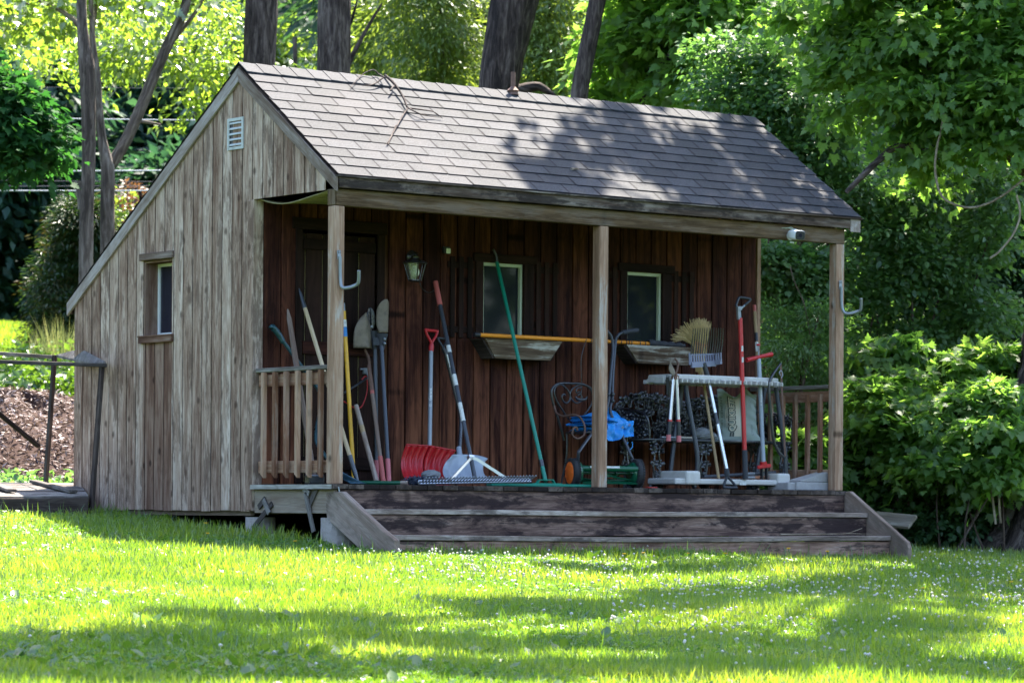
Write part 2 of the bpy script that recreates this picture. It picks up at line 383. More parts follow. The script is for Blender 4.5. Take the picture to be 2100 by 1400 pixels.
def shingle_mat():
    b = NB('asphalt shingles'); p = b.pos(); r = b.attr('rnd').outputs['Fac']
    n = b.noise(p, 170, 3, .7); n2 = b.noise(p, 2.2, 4, .6)
    f = b.math('MULTIPLY_ADD', n, .75, b.math('MULTIPLY', r, .07))
    col = b.ramp(f, [(.36, (.018,.018,.022)), (.5, (.055,.054,.064)), (.64, (.155,.154,.178))])
    col = b.mix(b.math('MULTIPLY', b.step(n2, .45, .7), .35), col, (.065,.056,.06))
    b.put(b.p.inputs['Base Color'], col); b.p.inputs['Roughness'].default_value = .85; b.p.inputs['Specular IOR Level'].default_value = .3
    b.bump(n, .6, .004); return b.m
M['shingle'] = shingle_mat()
M['shingle_shade'] = plain('painted shingle shade', (.02,.018,.021), .95, spec=.05)  # shadow of shingle edges and joints, painted as dark faces
def bark_mat(name, c0, c1, c2, sc=9):
    b = NB(name); g = b.attr('grain').outputs['Vector']
    n = b.noise(b.mapv(g, (sc*.5, sc*3, sc*3)), 1, 7, .65, .6); n2 = b.noise(b.mapv(g, (.7, 2, 2)), 1, 3, .5)
    f = b.math('MULTIPLY_ADD', n2, .35, b.math('MULTIPLY', n, .65))
    b.put(b.p.inputs['Base Color'], b.ramp(f, [(.40, c0), (.5, c1), (.6, c2)])); b.p.inputs['Roughness'].default_value = .9; b.p.inputs['Specular IOR Level'].default_value = .2
    b.bump(n, 1.0, .03); return b.m
M['bark'] = bark_mat('dark furrowed bark', (.018,.013,.013), (.06,.043,.04), (.14,.11,.10))
M['bark_gr'] = bark_mat('grey smooth bark', (.045,.033,.028), (.12,.09,.078), (.24,.195,.17), 7)
M['twig'] = bark_mat('brown twig', (.05,.033,.026), (.1,.07,.056), (.18,.14,.12), 14)
M['vine'] = bark_mat('pale dry vine', (.16,.12,.085), (.27,.21,.15), (.38,.31,.24), 14)
# ================================================================== vegetation
rng = np.random.default_rng(11)
LEAF = ([(0,0,0),(.26,.40,.07),(0,1,-.08),(-.26,.40,.07)], [(0,1,2),(0,2,3)])
OVAL = ([(0,0,0),(.30,.28,.05),(.27,.65,.04),(0,1,-.06),(-.27,.65,.04),(-.30,.28,.05)], [(0,1,2),(0,2,3),(0,3,4),(0,4,5)])
NEEDLE = ([(0,0,0),(.13,.45,.02),(0,1,-.05),(-.13,.45,.02)], [(0,1,2),(0,2,3)])
def _maple():
    half = [(.0,0),(.20,-.04),(.40,-.12),(.37,.06),(.55,.14),(.42,.24),(.62,.50),(.38,.43),(.25,.44),(.33,.66),(.17,.68),(0,1.05)]
    pts = half + [(-x, y) for x, y in half[-2:0:-1]]
    v = [(0,.30,0)] + [(x, y, .10*abs(x) - .16*y*y + .02) for x, y in pts]
    n = len(pts)
    return (v, [(0, 1+i, 1+(i+1) % n) for i in range(n)])
MAPLE = _maple()
TEMPL = {'leaf': LEAF, 'oval': OVAL, 'needle': NEEDLE, 'maple': MAPLE}
def nz(a): return a/np.maximum(np.linalg.norm(a, axis=-1, keepdims=True), 1e-9)
UP = np.array([0,0,1.])
def sprays(c, out, rs, m, droop=.35, flat=.16, upness=1.0, jit=.45):
    """m leaves around each spray centre, in a drooping layered disc"""
    n = len(c); rs = np.broadcast_to(rs, (n,))
    nd = nz(UP*upness + out*.35 + rng.normal(0, .25, (n,3)))
    e1 = nz(np.cross(nd, np.tile([.3,.9,.1], (n,1)) + rng.normal(0,.2,(n,3)))); e2 = np.cross(nd, e1)
    th = rng.random((n,m))*2*math.pi; rr = np.sqrt(rng.random((n,m)))*rs[:,None]*(.7+.6*rng.random((n,m)))
    rad = e1[:,None]*np.cos(th)[...,None] + e2[:,None]*np.sin(th)[...,None]
    p = c[:,None] + rad*rr[...,None] + nd[:,None]*(rng.normal(0, flat, (n,m))*rs[:,None])[...,None] - UP*((rr**2/np.maximum(rs[:,None],1e-3))*droop)[...,None]
    d = nz(rad*.8 + out[:,None]*.5 + rng.normal(0,.35,(n,m,3)) - UP*.35)
    N = nz(nd[:,None] + rng.normal(0, jit, (n,m,3)))
    cr = np.repeat(rng.random(n), m)
    return p.reshape(-1,3), d.reshape(-1,3), N.reshape(-1,3), cr
def leaves(name, p, d, N, size, tmpl, mat, parent=None, label=None, cr=None, var=.35):
    n = len(p); X = nz(np.cross(d, N)); Z = np.cross(X, d)
    s = size*(1-var+2*var*rng.random(n))[:,None]
    r = rng.random(n) if cr is None else np.clip(.55*cr + .45*rng.random(n), 0, 1)
    tv, tf = TEMPL[tmpl]
    return bulk(name, tv, tf, p, X*s, d*s, Z*s, mat, parent, label, r)
def blob_centres(blobs, n, shell=.45):
    """blobs: (centre, (rx, ry, rz)); n spray centres spread by size, denser towards the skin"""
    w = np.array([(b[1][0]*b[1][1]*b[1][2])**.67 for b in blobs]); k = rng.choice(len(blobs), n, p=w/w.sum())
    C = np.array([b[0] for b in blobs])[k]; Rr = np.array([b[1] for b in blobs])[k]
    u = nz(rng.normal(0,1,(n,3))); t = rng.random(n)**shell
    return C + u*Rr*t[:,None], nz(u/Rr*Rr.mean(1, keepdims=True))
def pblob(x, y, D, rx, ry, rd=None):           # a clump seen at pixel (x, y), D metres away, radii in pixels
    k = D/F_PX
    return (PD(x, y, D), (rx*k, (rd if rd else rx*k), ry*k))
def crown(name, parent, blobs, n, rs, m, size, tmpl, mat, droop=.35, flat=.16, upness=1., jit=.45, shell=.45, label=None, rad=None):
    c, o = blob_centres(blobs, n, shell)
    p, d, N, cr = sprays(c, o, rs*(.7+.6*rng.random(n)), m, droop, flat, upness, jit)
    return leaves(name, p, d, N, size, tmpl, mat, parent, label, cr)
def trunk(name, pts, rad, parent, mat, seg=20, rough=.06, step=.12, label=None):
    pts = [V(p) for p in pts]; P = []; Rr = []
    for i in range(len(pts)-1):
        n = max(2, int(np.linalg.norm(pts[i+1]-pts[i])/step))
        for k in range(n):
            t = k/n; a, b = pts[max(i-1,0)], pts[min(i+2, len(pts)-1)]
            q = .5*((2*pts[i]) + (-a+pts[i+1])*t + (2*a-5*pts[i]+4*pts[i+1]-b)*t*t + (-a+3*pts[i]-3*pts[i+1]+b)*t**3)
            P.append(q); Rr.append(rad[i]+(rad[i+1]-rad[i])*t)
    P.append(pts[-1]); Rr.append(rad[-1])
    mb = MB(); mb.tube(P, Rr, seg)
    ph = random.random()*9
    if rough:
        for i in range(len(P)):
            for j in range(seg):
                v = mb.v[i*seg+j]; c = P[i]; a = 2*math.pi*j/seg
                k = 1 + rough*(.55*math.sin(a*7+ph+.9*math.sin(i*.33)) + .45*math.sin(a*12+2*math.sin(i*.21+ph)) + .6*math.sin(i*.37+a*3+ph)*.6) + random.uniform(-.4, .4)*rough
                mb.v[i*seg+j] = c + (v-c)*k
    return mb.build(name, mat, parent, label=label)
def groundpt(p): return np.array([p[0], p[1], float(hill(p[0], p[1]))-.1])
def twigs(name, parent, segs, r, mat):
    mb = MB()
    for a, b in segs:
        a, b = V(a), V(b); L = np.linalg.norm(b-a); m = (a+b)/2 + V((random.uniform(-1,1),random.uniform(-1,1),random.uniform(0,1.2)))*L*.1
        pts = [a*(1-t)**2 + 2*m*t*(1-t) + b*t*t for t in (0,.2,.4,.6,.8,1)]
        mb.tube(pts, [r*(1-.75*t) for t in (0,.2,.4,.6,.8,1)], 6, caps=False)
    return mb.build(name, mat, parent)

L_ = {}
L_['far'] = leafmat('far shaded leaves', (.012,.042,.034), (.02,.062,.04), (.036,.085,.04), .45, 1.9, .02, .5)  # dark far leaves, shade put into the colour
L_['farlit'] = leafmat('far sunny leaves', (.06,.11,.018), (.10,.165,.024), (.15,.21,.035), .6, 2.4, .10, .35)  # bright far leaves, sunlight put into the colour
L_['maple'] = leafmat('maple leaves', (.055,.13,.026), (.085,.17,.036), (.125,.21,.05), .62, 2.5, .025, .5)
L_['maple_dk'] = leafmat('shaded maple leaves', (.034,.09,.022), (.055,.125,.028), (.08,.155,.036), .52, 2.2, .025, .5)  # darker copy of the maple leaves, shade put into the colour
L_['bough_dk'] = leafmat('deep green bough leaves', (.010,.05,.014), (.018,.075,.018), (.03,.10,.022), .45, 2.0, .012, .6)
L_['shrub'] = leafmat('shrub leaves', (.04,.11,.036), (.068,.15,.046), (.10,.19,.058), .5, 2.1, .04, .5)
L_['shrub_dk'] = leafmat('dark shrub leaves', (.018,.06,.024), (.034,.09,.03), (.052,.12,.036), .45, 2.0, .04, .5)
L_['conifer'] = leafmat('sunny conifer sprays', (.07,.115,.024), (.11,.165,.034), (.16,.21,.05), .5, 2.2, .05)  # conifer colour raised for a sunlit look
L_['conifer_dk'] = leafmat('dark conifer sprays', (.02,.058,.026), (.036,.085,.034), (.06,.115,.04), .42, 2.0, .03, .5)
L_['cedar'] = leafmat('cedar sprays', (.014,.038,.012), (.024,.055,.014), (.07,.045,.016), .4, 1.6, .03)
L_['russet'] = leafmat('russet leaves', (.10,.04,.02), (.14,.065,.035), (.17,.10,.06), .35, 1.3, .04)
L_['grass'] = leafmat('lawn grass blades', (.058,.125,.010), (.115,.195,.016), (.23,.28,.04), 0.5, 2.3, .05, .45)
L_['clover'] = leafmat('clover leaves', (.04,.115,.016), (.075,.17,.022), (.12,.22,.035), .5, 2.0, .04)
L_['weed'] = leafmat('broad weed leaves', (.05,.12,.015), (.075,.15,.02), (.11,.19,.03), .45, 1.8, .06)
L_['seed'] = leafmat('grass seed heads', (.12,.16,.04), (.2,.23,.07), (.34,.33,.15), .4, 1.2, .02)
L_['petal'] = leafmat('clover petals', (.6,.55,.5), (.75,.72,.68), (.85,.82,.8), .35, 1.0, .02)
for k_ in ('petal', 'seed'):                    # neutral transmission for pale petals
    for n_ in L_[k_].node_tree.nodes:
        if n_.type == 'MIX' and n_.data_type == 'RGBA': n_.inputs[7].default_value = (1, .97, .9, 1)
M['mulch'] = leafmat('bark mulch chips', (.10,.068,.062), (.22,.16,.15), (.42,.34,.33), .05, 1, .03, .6)

# ================================================================== ground
def ground_mat():
    b = NB('lawn soil and turf'); p = b.pos()
    n = b.noise(p, 5, 6, .65); n2 = b.noise(p, .6, 4, .6)
    col = b.ramp(n, [(.3, (.012,.02,.006)), (.5, (.03,.055,.012)), (.7, (.07,.1,.025))])
    col = b.mix(b.math('MULTIPLY', b.step(n2, .5, .7), .4), col, (.07,.05,.03))
    b.put(b.p.inputs['Base Color'], col); b.p.inputs['Roughness'].default_value = .95; b.p.inputs['Specular IOR Level'].default_value = .1
    b.bump(n, .8, .03); return b.m
def make_ground():
    def axis(lo, hi, n, far):
        c = np.linspace(lo, hi, n); o = np.array([1.15**k for k in range(1, 40)]); o = np.cumsum(o)*.5; o = o[o < far]
        return np.concatenate([(lo-o)[::-1], c, hi+o])
    xs, ys = axis(-16, 22, 150, 420), axis(-21, 32, 190, 420)
    X, Y = np.meshgrid(xs, ys); Z = hill(X, Y)
    nx, ny = len(xs), len(ys)
    co = np.stack([X, Y, Z], -1).reshape(-1, 3)
    i = np.arange((ny-1)*nx).reshape(ny-1, nx)[:, :-1].ravel()
    fi = np.stack([i, i+1, i+nx+1, i+nx], 1)
    me = bpy.data.meshes.new('lawn')
    me.vertices.add(len(co)); me.vertices.foreach_set('co', co.astype(np.float32).ravel())
    me.loops.add(fi.size); me.loops.foreach_set('vertex_index', fi.ravel().astype(np.int32))
    me.polygons.add(len(fi)); me.polygons.foreach_set('loop_start', (np.arange(len(fi))*4).astype(np.int32))
    me.polygons.foreach_set('use_smooth', np.ones(len(fi), bool))
    me.materials.append(ground_mat()); me.update(calc_edges=True)
    o = bpy.data.objects.new('lawn', me); COL.objects.link(o); o['kind'] = 'structure'; o['label'] = 'sloping lawn ground'
make_ground()

# ================================================================== shed
W, XM, PDP, DEP = 5.088, 2.491, 1.08, 3.74
RY, RZ = 1.263, 3.195            # ridge
EY, EZ = -.055, 2.262            # front eave edge
BY, BZ = 3.83, 1.525             # back eave edge
FS = (RZ-EZ)/(RY-EY); BS = (RZ-BZ)/(BY-RY)
BH = 2.03                        # beam underside
def roof_z(y): return RZ - (FS*(RY-y) if y < RY else BS*(y-RY))
shed = thing('garden_shed', 'weathered wooden saltbox shed with open front porch and wide steps', 'shed', (W/2, 1.9, 0))

def wall_yz(mb, x0, x1, y0, y1, z0, ztop, bw, gap=.010, holes=(), topf=None, bots=None, rev=False, brown=None):
    """vertical boards in a plane of constant x"""
    n = max(1, round((y1-y0)/bw)); w = (y1-y0)/n
    for i in range(n):
        a, c = y0+i*w+gap/2, y0+(i+1)*w-gap/2
        segs = [(z0 if bots is None else None, None)]
        jx = random.uniform(-.0012, .0012)
        def piece(lo_a, lo_c, hi_a, hi_c, m=0):
            mb.prism([(x0+jx, a, lo_a), (x0+jx, c, lo_c), (x0+jx, c, hi_c), (x0+jx, a, hi_a)], (x1-x0, 0, 0), (0, 0, 1), mat=m)
        ta, tc = (topf(a), topf(c)) if topf else (ztop, ztop)
        la, lc = (bots(a), bots(c)) if bots else (z0+random.uniform(-.006, .006),)*2
        h = [q for q in holes if a < q[1]-.01 and c > q[0]+.01]
        if h:
            q = h[0]; full = (a, c)
            if a < q[0]-.012: a, c = full[0], q[0]-.001; piece(la, lc, topf(a), topf(c))
            if full[1] > q[1]+.012: a, c = q[1]+.001, full[1]; piece(la, lc, topf(a), topf(c))
            a, c = max(full[0], q[0]), min(full[1], q[1])
            piece(la, lc, q[2], q[2], 1); piece(q[3], q[3], topf(a), topf(c))
        else: piece(la, lc, ta, tc, 1 if brown and brown(i, n) else 0)
# left gable wall: boards, one mesh
mb = MB()
hole = (2.225, 2.655, 1.175, 1.775)
top = lambda y: roof_z(y) - .075
mb_hole_y = (2.225, 2.655)
wall_yz(mb, -.011, -.0075, PDP+.005, DEP, -.2, 0, .14, holes=[hole], topf=top)
wall_yz(mb, -.011, -.0075, .10, PDP+.005, 0, 0, .14, topf=top, bots=lambda y: 2.148 + .03*(1-(y-.1)/1.0)*0)
mb.build('gable_wall', [M['siding'], M['siding_brown']], shed, bevel=.001)
mb = MB()                                   # sheathing behind the grooves, with the window opening left open
mb.box((-.006, PDP+.03, -.16), (.03, hole[0]-.012, 1.7)); mb.box((-.006, hole[1]+.012, -.16), (.03, DEP-.03, 1.35))
mb.box((-.006, hole[0]-.010, -.16), (.03, hole[1]+.010, hole[2]-.012)); mb.box((-.006, hole[0]-.010, hole[3]+.012), (.03, hole[1]+.010, 2.1))
mb.prism([(-.006, .12, 2.19), (-.006, 2.7, 2.12), (-.006, RY, 3.08)], (.030, 0, 0), (0, 0, 1))
mb.build('sheathing', M['casing'], shed)
# corner board at the porch corner
mb = MB(); mb.box((-.014, PDP-.022, -.2), (.075, PDP+.004, 2.148)); mb.box((-.018, PDP-.02, -.195), (-.0115, PDP+.055, 2.14))
mb.build('corner_board', M['siding'], shed, bevel=.003)
# right and back walls
mb = MB()
wall_yz(mb, W-.01, W+.01, PDP+.005, DEP, -.2, 0, .16, topf=lambda y: roof_z(y)-.075)
wall_yz(mb, W-.01, W+.01, .1, PDP+.005, 0, 0, .16, topf=lambda y: roof_z(y)-.075, bots=lambda y: 2.16)
mb.build('right_wall', [M['siding'], M['siding_brown']], shed)
mb = MB(); n = 32
for i in range(n): mb.box((i*W/n+.003, DEP-.01, -.2), ((i+1)*W/n-.003, DEP+.008, BZ+.02), (0,0,1))
mb.build('back_wall', M['siding'], shed)
mb = MB(); mb.box((W-.012, PDP-.02, 0), (W+.03, PDP+.06, 2.148)); mb.build('corner_board', M['post'], shed, bevel=.003)

# porch wall: brown vertical boards with recessed joints
DOOR = (.40, 1.16, .02, 1.955); WIN = [(2.16, 2.565, 1.2, 1.79), (3.645, 4.02, 1.2, 1.79)]
mb = MB(); n = 30; bw = (W-.09)/n
rs = random.Random(3)
for i in range(n):
    a, c = .078+i*bw+.006, .078+(i+1)*bw-.006
    j = rs.uniform(-.002, .003)
    segs = [(.004, 2.148)]
    for (x0, x1, z0, z1) in [DOOR]+WIN:
        if a < x1-.02 and c > x0+.02:
            segs = [s for lo, hi in segs for s in ((lo, z0), (z1, hi)) if s[1]-s[0] > .03]
    for lo, hi in segs: mb.box((a, PDP-.012+j, lo), (c, PDP+.01, hi), (0,0,1))
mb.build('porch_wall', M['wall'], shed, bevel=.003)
M['wall_gap'] = wood('joint wood', (.03,.012,.008), (.075,.032,.017), (.15,.07,.038), ring=.2, knots=0, var=.3)
mb = MB()
xs_ = [.079]+sorted([q for d in [DOOR]+WIN for q in d[:2]])+[W-.015]
for i in range(0, len(xs_), 2): mb.box((xs_[i], PDP+.0125, 0), (xs_[i+1], PDP+.03, 2.148), (0,0,1))
for (x0, x1, z0, z1) in [DOOR]+WIN:
    if z0 > .1: mb.box((x0+.001, PDP+.0125, 0), (x1-.001, PDP+.03, z0), (0,0,1))
    mb.box((x0+.001, PDP+.0125, z1), (x1-.001, PDP+.03, 2.148), (0,0,1))
mb.build('wall_backing', M['wall_gap'], shed)

# porch deck, joists, piers, skirt
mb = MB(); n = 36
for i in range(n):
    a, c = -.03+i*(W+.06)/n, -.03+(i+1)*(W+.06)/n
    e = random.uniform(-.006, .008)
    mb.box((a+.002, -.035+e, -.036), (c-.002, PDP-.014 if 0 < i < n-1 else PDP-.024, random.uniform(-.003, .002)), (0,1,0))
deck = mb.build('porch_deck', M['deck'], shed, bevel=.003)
mb = MB(); mb.box((-.036, -.03, -.036), (-.032, PDP-.03, -.003), (0,1,0)); mb.build('edge_strip', M['cap'], deck)
for a, c in (((.004, -.004, -.215), (.04, PDP-.03, -.038)), ((W-.04, .02, -.215), (W-.004, PDP-.03, -.038))):
    mb = MB(); mb.box(a, c); mb.build('skirt_board', M['skirt'], shed, bevel=.003)
mb = MB()
mb.box((.02, PDP+.05, -.235), (.06, DEP-.02, -.15)); mb.box((W-.06, PDP+.05, -.235), (W-.02, DEP-.02, -.15)); mb.box((.1, 1.06, -.225), (W-.1, 1.10, -.04)); mb.box((.1, 2.4, -.225), (W-.1, 2.44, -.04)); mb.box((.1, 3.66, -.24), (W-.1, 3.7, -.04))
mb.build('sill_beam', M['skirt'], shed)
mb = MB(); mb.box((.06, PDP+.02, -.12), (W-.06, DEP-.04, -.08)); mb.build('floor', M['casing'], shed)
for k, (x, y, r) in enumerate([(.12, .09, .135), (.10, PDP+.03, .115), (W-.12, .12, .14), (W-.12, PDP, .13), (2.5, .14, .14), (2.5, PDP, .13), (.12, DEP-.16, .12), (W-.12, DEP-.16, .12)]):
    g = float(hill(x, y)) - .12
    mb = MB(); prof = [(0, r*1.08), (.05, r*1.05)] + [(q, r*random.uniform(.99, 1.02)) for q in np.linspace(.1, -.246-g, 5)]
    mb.lathe((x, y, g), (0,0,1), prof, 18, smooth=False)
    mb.build('concrete_pier', M['concrete'], shed, bevel=.012, seg=2)
# broken lattice laths under the deck edge
def lath(p, q, w=.04, t=.009):
    mb = MB(); a, c = PX(*p, -.004), PX(*q, -.004); mb.board(a, c, w, t, (0, 1, 0)); mb.build('lattice_lath', M['greywood'], shed)
for k, (p, q) in enumerate([((558,1032),(518,1084)), ((540,1024),(552,1052)), ((530,1040),(544,1022)), ((626,1010),(643,1090)), ((650,1000),(630,1045)), ((622,1000),(634,1012))]):
    mb = MB(); X = -.006-.011*(k % 2); mb.board(PX(*p, X), PX(*q, X), .042, .009, (0, 1, 0)); mb.build('lattice_lath', M['greywood'], shed)

# posts, beam, soffit
for x0 in (0, XM, W-.089):
    mb = MB(); mb.box((x0, .0, .001), (x0+.089, .089, BH-.001), (0,0,1)); mb.build('porch_post', M['post'], shed, bevel=.005)
mb = MB(); mb.box((.012, -.004, BH), (W-.004, .045, 2.153)); mb.box((.012, .048, BH+.004), (W-.004, .09, 2.15)); mb.box((-.002, .0, BH+.003), (.0095, .092, 2.15), (0,0,1))
mb.build('porch_beam', M['beam'], shed, bevel=.004)
mb = MB()
def soff(u, v):
    y = .10+.955*v; x = .015+(W-.05)*u
    sag = -.06*math.exp(-u*9)*math.sin(math.pi*min(1, v*1.02))**.7*(1 if u < .5 else 0)
    return (x, y, 2.152+sag*.9+.01*math.exp(-u*12)*math.sin(7*v))
mb.sheet(soff, 40, 14); mb.build('porch_ceiling', M['ply'], shed, solid=.008)

# roof: deck slabs, shingles course by course, ridge caps, trim
XL, XR = -.03, W+.135
mb = MB()
for (ya, za, yb, zb) in [(EY+.004, EZ-.022, RY, RZ-.020), (RY, RZ-.020, BY, BZ-.022)]:
    mb.prism([(XL+.004, ya, za-.03), (XL+.004, yb, zb-.03), (XL+.004, yb, zb), (XL+.004, ya, za)], (XR-XL-.008, 0, 0), (1,0,0))
roof = mb.build('roof', M['fascia'], shed)
mb = MB()
def course(mb, k, n, front=True, tab=.308):
    if front: P0, P1 = np.array([0, EY-.012, EZ-.012]), np.array([0, RY, RZ-.006])
    else: P0, P1 = np.array([0, BY+.012, BZ-.012]), np.array([0, RY, RZ-.006])
    d = (P1-P0)/n; nn = nrm(np.cross([1,0,0], d)) * (1 if front else -1)
    off = (.5 if k % 2 else 0)*tab + random.uniform(-.012, .012)
    x = XL-tab+off
    while x < XR:
        a, c = max(XL, x)+.0055, min(XR, x+tab)-.0055
        if c-a > .02:
            b0, b1 = P0+d*k, P0+d*(k+1.25 if k < n-1 else k+1)
            l0 = .0075+random.uniform(-.0012, .003); l1 = .0008
            e = d*random.uniform(-.02, .02)
            if k % 5 == 1 and random.random() < .03: l0 += .008
            q = [b0+e, b0+e, b1, b1]; X_ = [a, c, c, a]; H = [l0, l0, l1, l1]
            mb.add([q[i]+np.array([X_[i],0,0])+nn*H[i] for i in range(4)]+[q[0]+np.array([a,0,0])-nn*.002, q[1]+np.array([c,0,0])-nn*.002],
                   [(0,1,2,3)] if front else [(3,2,1,0)], (1,0,0))
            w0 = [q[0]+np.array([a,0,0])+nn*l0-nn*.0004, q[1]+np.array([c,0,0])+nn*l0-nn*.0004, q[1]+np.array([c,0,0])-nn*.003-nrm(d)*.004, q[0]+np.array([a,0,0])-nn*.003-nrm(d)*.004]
            mb.add(w0, [(3,2,1,0)] if front else [(0,1,2,3)], (1,0,0), mat=1)  # butt face painted dark as the course's shadow line
            if c < XR-.05: mb.add([b0+np.array([c-.002,0,0])+nn*.0022, b0+np.array([c+.013,0,0])+nn*.0022, b0+d*1.02+np.array([c+.013,0,0])+nn*.0022, b0+d*1.02+np.array([c-.002,0,0])+nn*.0022], [(0,1,2,3)] if front else [(3,2,1,0)], (1,0,0), mat=1)  # dark strip painting the shade in the tab joint
        x += tab
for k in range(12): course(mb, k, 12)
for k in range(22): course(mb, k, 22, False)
mb.build('shingles', [M['shingle'], M['shingle_shade']], roof)
mb = MB(); n = 34; s = (XR-XL)/n
for i in range(n):
    a, c = XL+i*s, XL+(i+1)*s*1.0+.02
    h = .004
    for sl, sg in ((FS, -1), (-BS, 1)):
        dz = -abs(sl)*.125
        p = [np.array([a, RY, RZ+h+.009]), np.array([min(c, XR), RY, RZ+h+.003]), np.array([min(c, XR), RY+sg*.125, RZ+dz+h+.008]), np.array([a, RY+sg*.125, RZ+dz+h+.013])]
        mb.add(p, [(0,3,2,1) if sg > 0 else (0,1,2,3)], (1,0,0)) if False else mb.add(p+[p[3]-np.array([0,0,.01]), p[0]-np.array([0,0,.01]), p[2]-np.array([0,0,.012])], [(0,1,2,3),(0,3,4,5),(3,2,6,4)], (1,0,0), rnd=random.random())
mb.build('ridge_cap', M['shingle'], roof)
mb = MB(); mb.box((XL+.03, EY, 2.156), (XR-.01, EY+.022, EZ-.028)); mb.build('fascia_board', M['fascia'], roof, bevel=.003)
mb = MB(); mb.box((XL-.002, EY-.02, EZ-.027), (XR+.002, EY+.012, EZ-.0165)); mb.build('drip_edge', M['fascia'], roof)
mb = MB(); mb.box((XL+.03, BY-.03, BZ-.12), (XR-.01, BY-.008, BZ-.056)); mb.build('back_fascia', M['fascia'], roof)
# rake boards, both gables
for x0, x1 in ((-.034, -.012), (W+.012, W+.125)):
    mb = MB(); w = .105
    za, zb, zc = EZ-.03, RZ-.036, BZ-.03
    mb.prism([(x0, EY-.004, za-w), (x0, RY-.001, zb-w), (x0, RY-.001, zb), (x0, EY-.004, za)], (x1-x0, 0, 0), (0, RY-EY, RZ-EZ))
    mb.prism([(x0, RY+.001, zb-w), (x0, BY, zc-w), (x0, BY, zc), (x0, RY+.001, zb)], (x1-x0, 0, 0), (0, BY-RY, BZ-RZ))
    mb.build('rake_board', M['rake'], roof, bevel=.003)
# plumbing stub on the ridge
p = PY(1052, 190, RY-.03); mb = MB()
mb.tube([p+V((0,0,-.02)), p+V((0,0,.165))], .019, 12); mb.lathe(p+V((0,0,-.02)), (0,0,1), [(0,.05),(.02,.04),(.035,.05),(.055,.03),(.07,.016)], 10, smooth=False)
mb.box(p+V((-.09,-.09,-.075)), p+V((.07,-.02,-.062)))
mb.build('vent_pipe', M['rust'], roof)
# gable louvre
mb = MB(); y0, y1, z0, z1 = 1.205, 1.425, 2.545, 2.785
for a, c in (((-.022,y0,z0),(-.004,y0+.022,z1)), ((-.022,y1-.022,z0),(-.004,y1,z1)), ((-.021,y0+.023,z1-.022),(-.004,y1-.023,z1)), ((-.021,y0+.023,z0),(-.004,y1-.023,z0+.022))): mb.box(a, c)
lv = mb.build('louvre_vent', M['vent'], shed)
mb = MB()
for k in range(5):
    z = z0+.03+k*.041; mb.hexa([(-.021,y0+.023,z),(-.021,y1-.023,z),(.002,y1-.023,z+.028),(.002,y0+.023,z+.028),(-.021,y0+.023,z+.006),(-.021,y1-.023,z+.006),(.002,y1-.023,z+.034),(.002,y0+.023,z+.034)])
mb.build('louvre_slat', M['vent'], lv); mb = MB(); mb.box((-.0115, y0+.01, z0+.01), (-.0105, y1-.01, z1-.01)); mb.build('insect_screen', M['black'], lv)

# side window, set deep in its brown reveal
y0, y1, z0, z1 = hole
mb = MB(); mb.box((-.004, y0, z0+.006), (.16, y0+.014, z1-.004), (0,0,1)); mb.box((-.004, y1-.016, z0+.006), (.16, y1, z1-.004), (0,0,1)); mb.box((.002, y0+.0145, z1-.02), (.16, y1-.0165, z1-.004)); mb.box((.052, y0+.0145, z0-.006), (.16, y1-.0165, z0+.004))
sw = mb.build('side_window', M['siding_brown'], shed)
mb = MB(); mb.box((-.035, y0-.03, z1), (-.012, y1+.035, z1+.055), (0,1,0)); mb.build('head_trim', M['rake'], sw, bevel=.003)
mb = MB(); mb.box((-.04, y0-.025, z0-.055), (-.012, y1+.035, z0-.008), (0,1,0)); mb.box((-.045, y0-.03, z0-.007), (.05, y1+.04, z0+.005), (0,1,0)); mb.build('sill', M['siding_brown'], sw, bevel=.003)
mb = MB()
for a, c in (((.11, y1-.045, z0+.006), (.135, y1-.018, z1-.022)), ((.11, y0+.016, z0+.006), (.135, y0+.04, z1-.022)), ((.111, y0+.0405, z0+.006), (.135, y1-.0455, z0+.03)), ((.111, y0+.0405, z1-.045), (.135, y1-.0455, z1-.022))): mb.box(a, c)
mb.build('sash', M['white'], sw); mb = MB(); mb.box((.122, y0+.02, z0+.008), (.126, y1-.022, z1-.022)); mb.build('pane', M['sideglass'], sw)

# door
x0, x1, z0, z1 = DOOR; yw = PDP-.012
mb = MB(); xs = [x0+.03, .475, .635, .80, .975, x1-.03]
for i in range(5): mb.box((xs[i]+.004, yw+.014, .02), (xs[i+1]-.004, yw+.034, z1-.03), (0,0,1))
door = mb.build('door', M['casing'], shed, bevel=.003)
mb = MB()
for q in xs[1:-1]: mb.box((q-.0038, yw+.024, .03), (q+.0038, yw+.03, z1-.04), (0,0,1))
mb.build('joint_strip', M['gap'], door)  # yellowish strips paint the light showing in the board gaps
for zz in (1.0, .12, 1.80):
    mb = MB(); mb.box((x0+.04, yw-.008, zz), (x1-.04, yw+.0135, zz+.10 if zz != 1.80 else zz+.08)); mb.build('door_ledge', M['wall'] if zz == 1.0 else M['casing'], door, bevel=.003)
mb = MB(); mb.box((x0-.06, yw-.018, z1-.005), (x1+.06, yw-.0005, z1+.085)); mb.box((x0-.03, yw-.016, .01), (x0+.03, yw-.0005, z1-.006), (0,0,1)); mb.box((x1-.03, yw-.016, .01), (x1+.04, yw-.0005, z1-.006), (0,0,1))
mb.build('door_frame', M['casing'], shed, bevel=.003)
p = PY(750, 757, yw-.02); mb = MB(); mb.tube([p+V((-.05,0,0)), p+V((.05,0,0))], .007, 8); mb.box(p+V((-.02,-.008,-.035)), p+V((.018,.012,.01))); mb.tube([p+V((0,-.01,-.02)), p+V((.012,-.02,-.06)), p+V((.0,-.01,-.085))], .006, 8)
mb.build('latch', M['galv'], door)

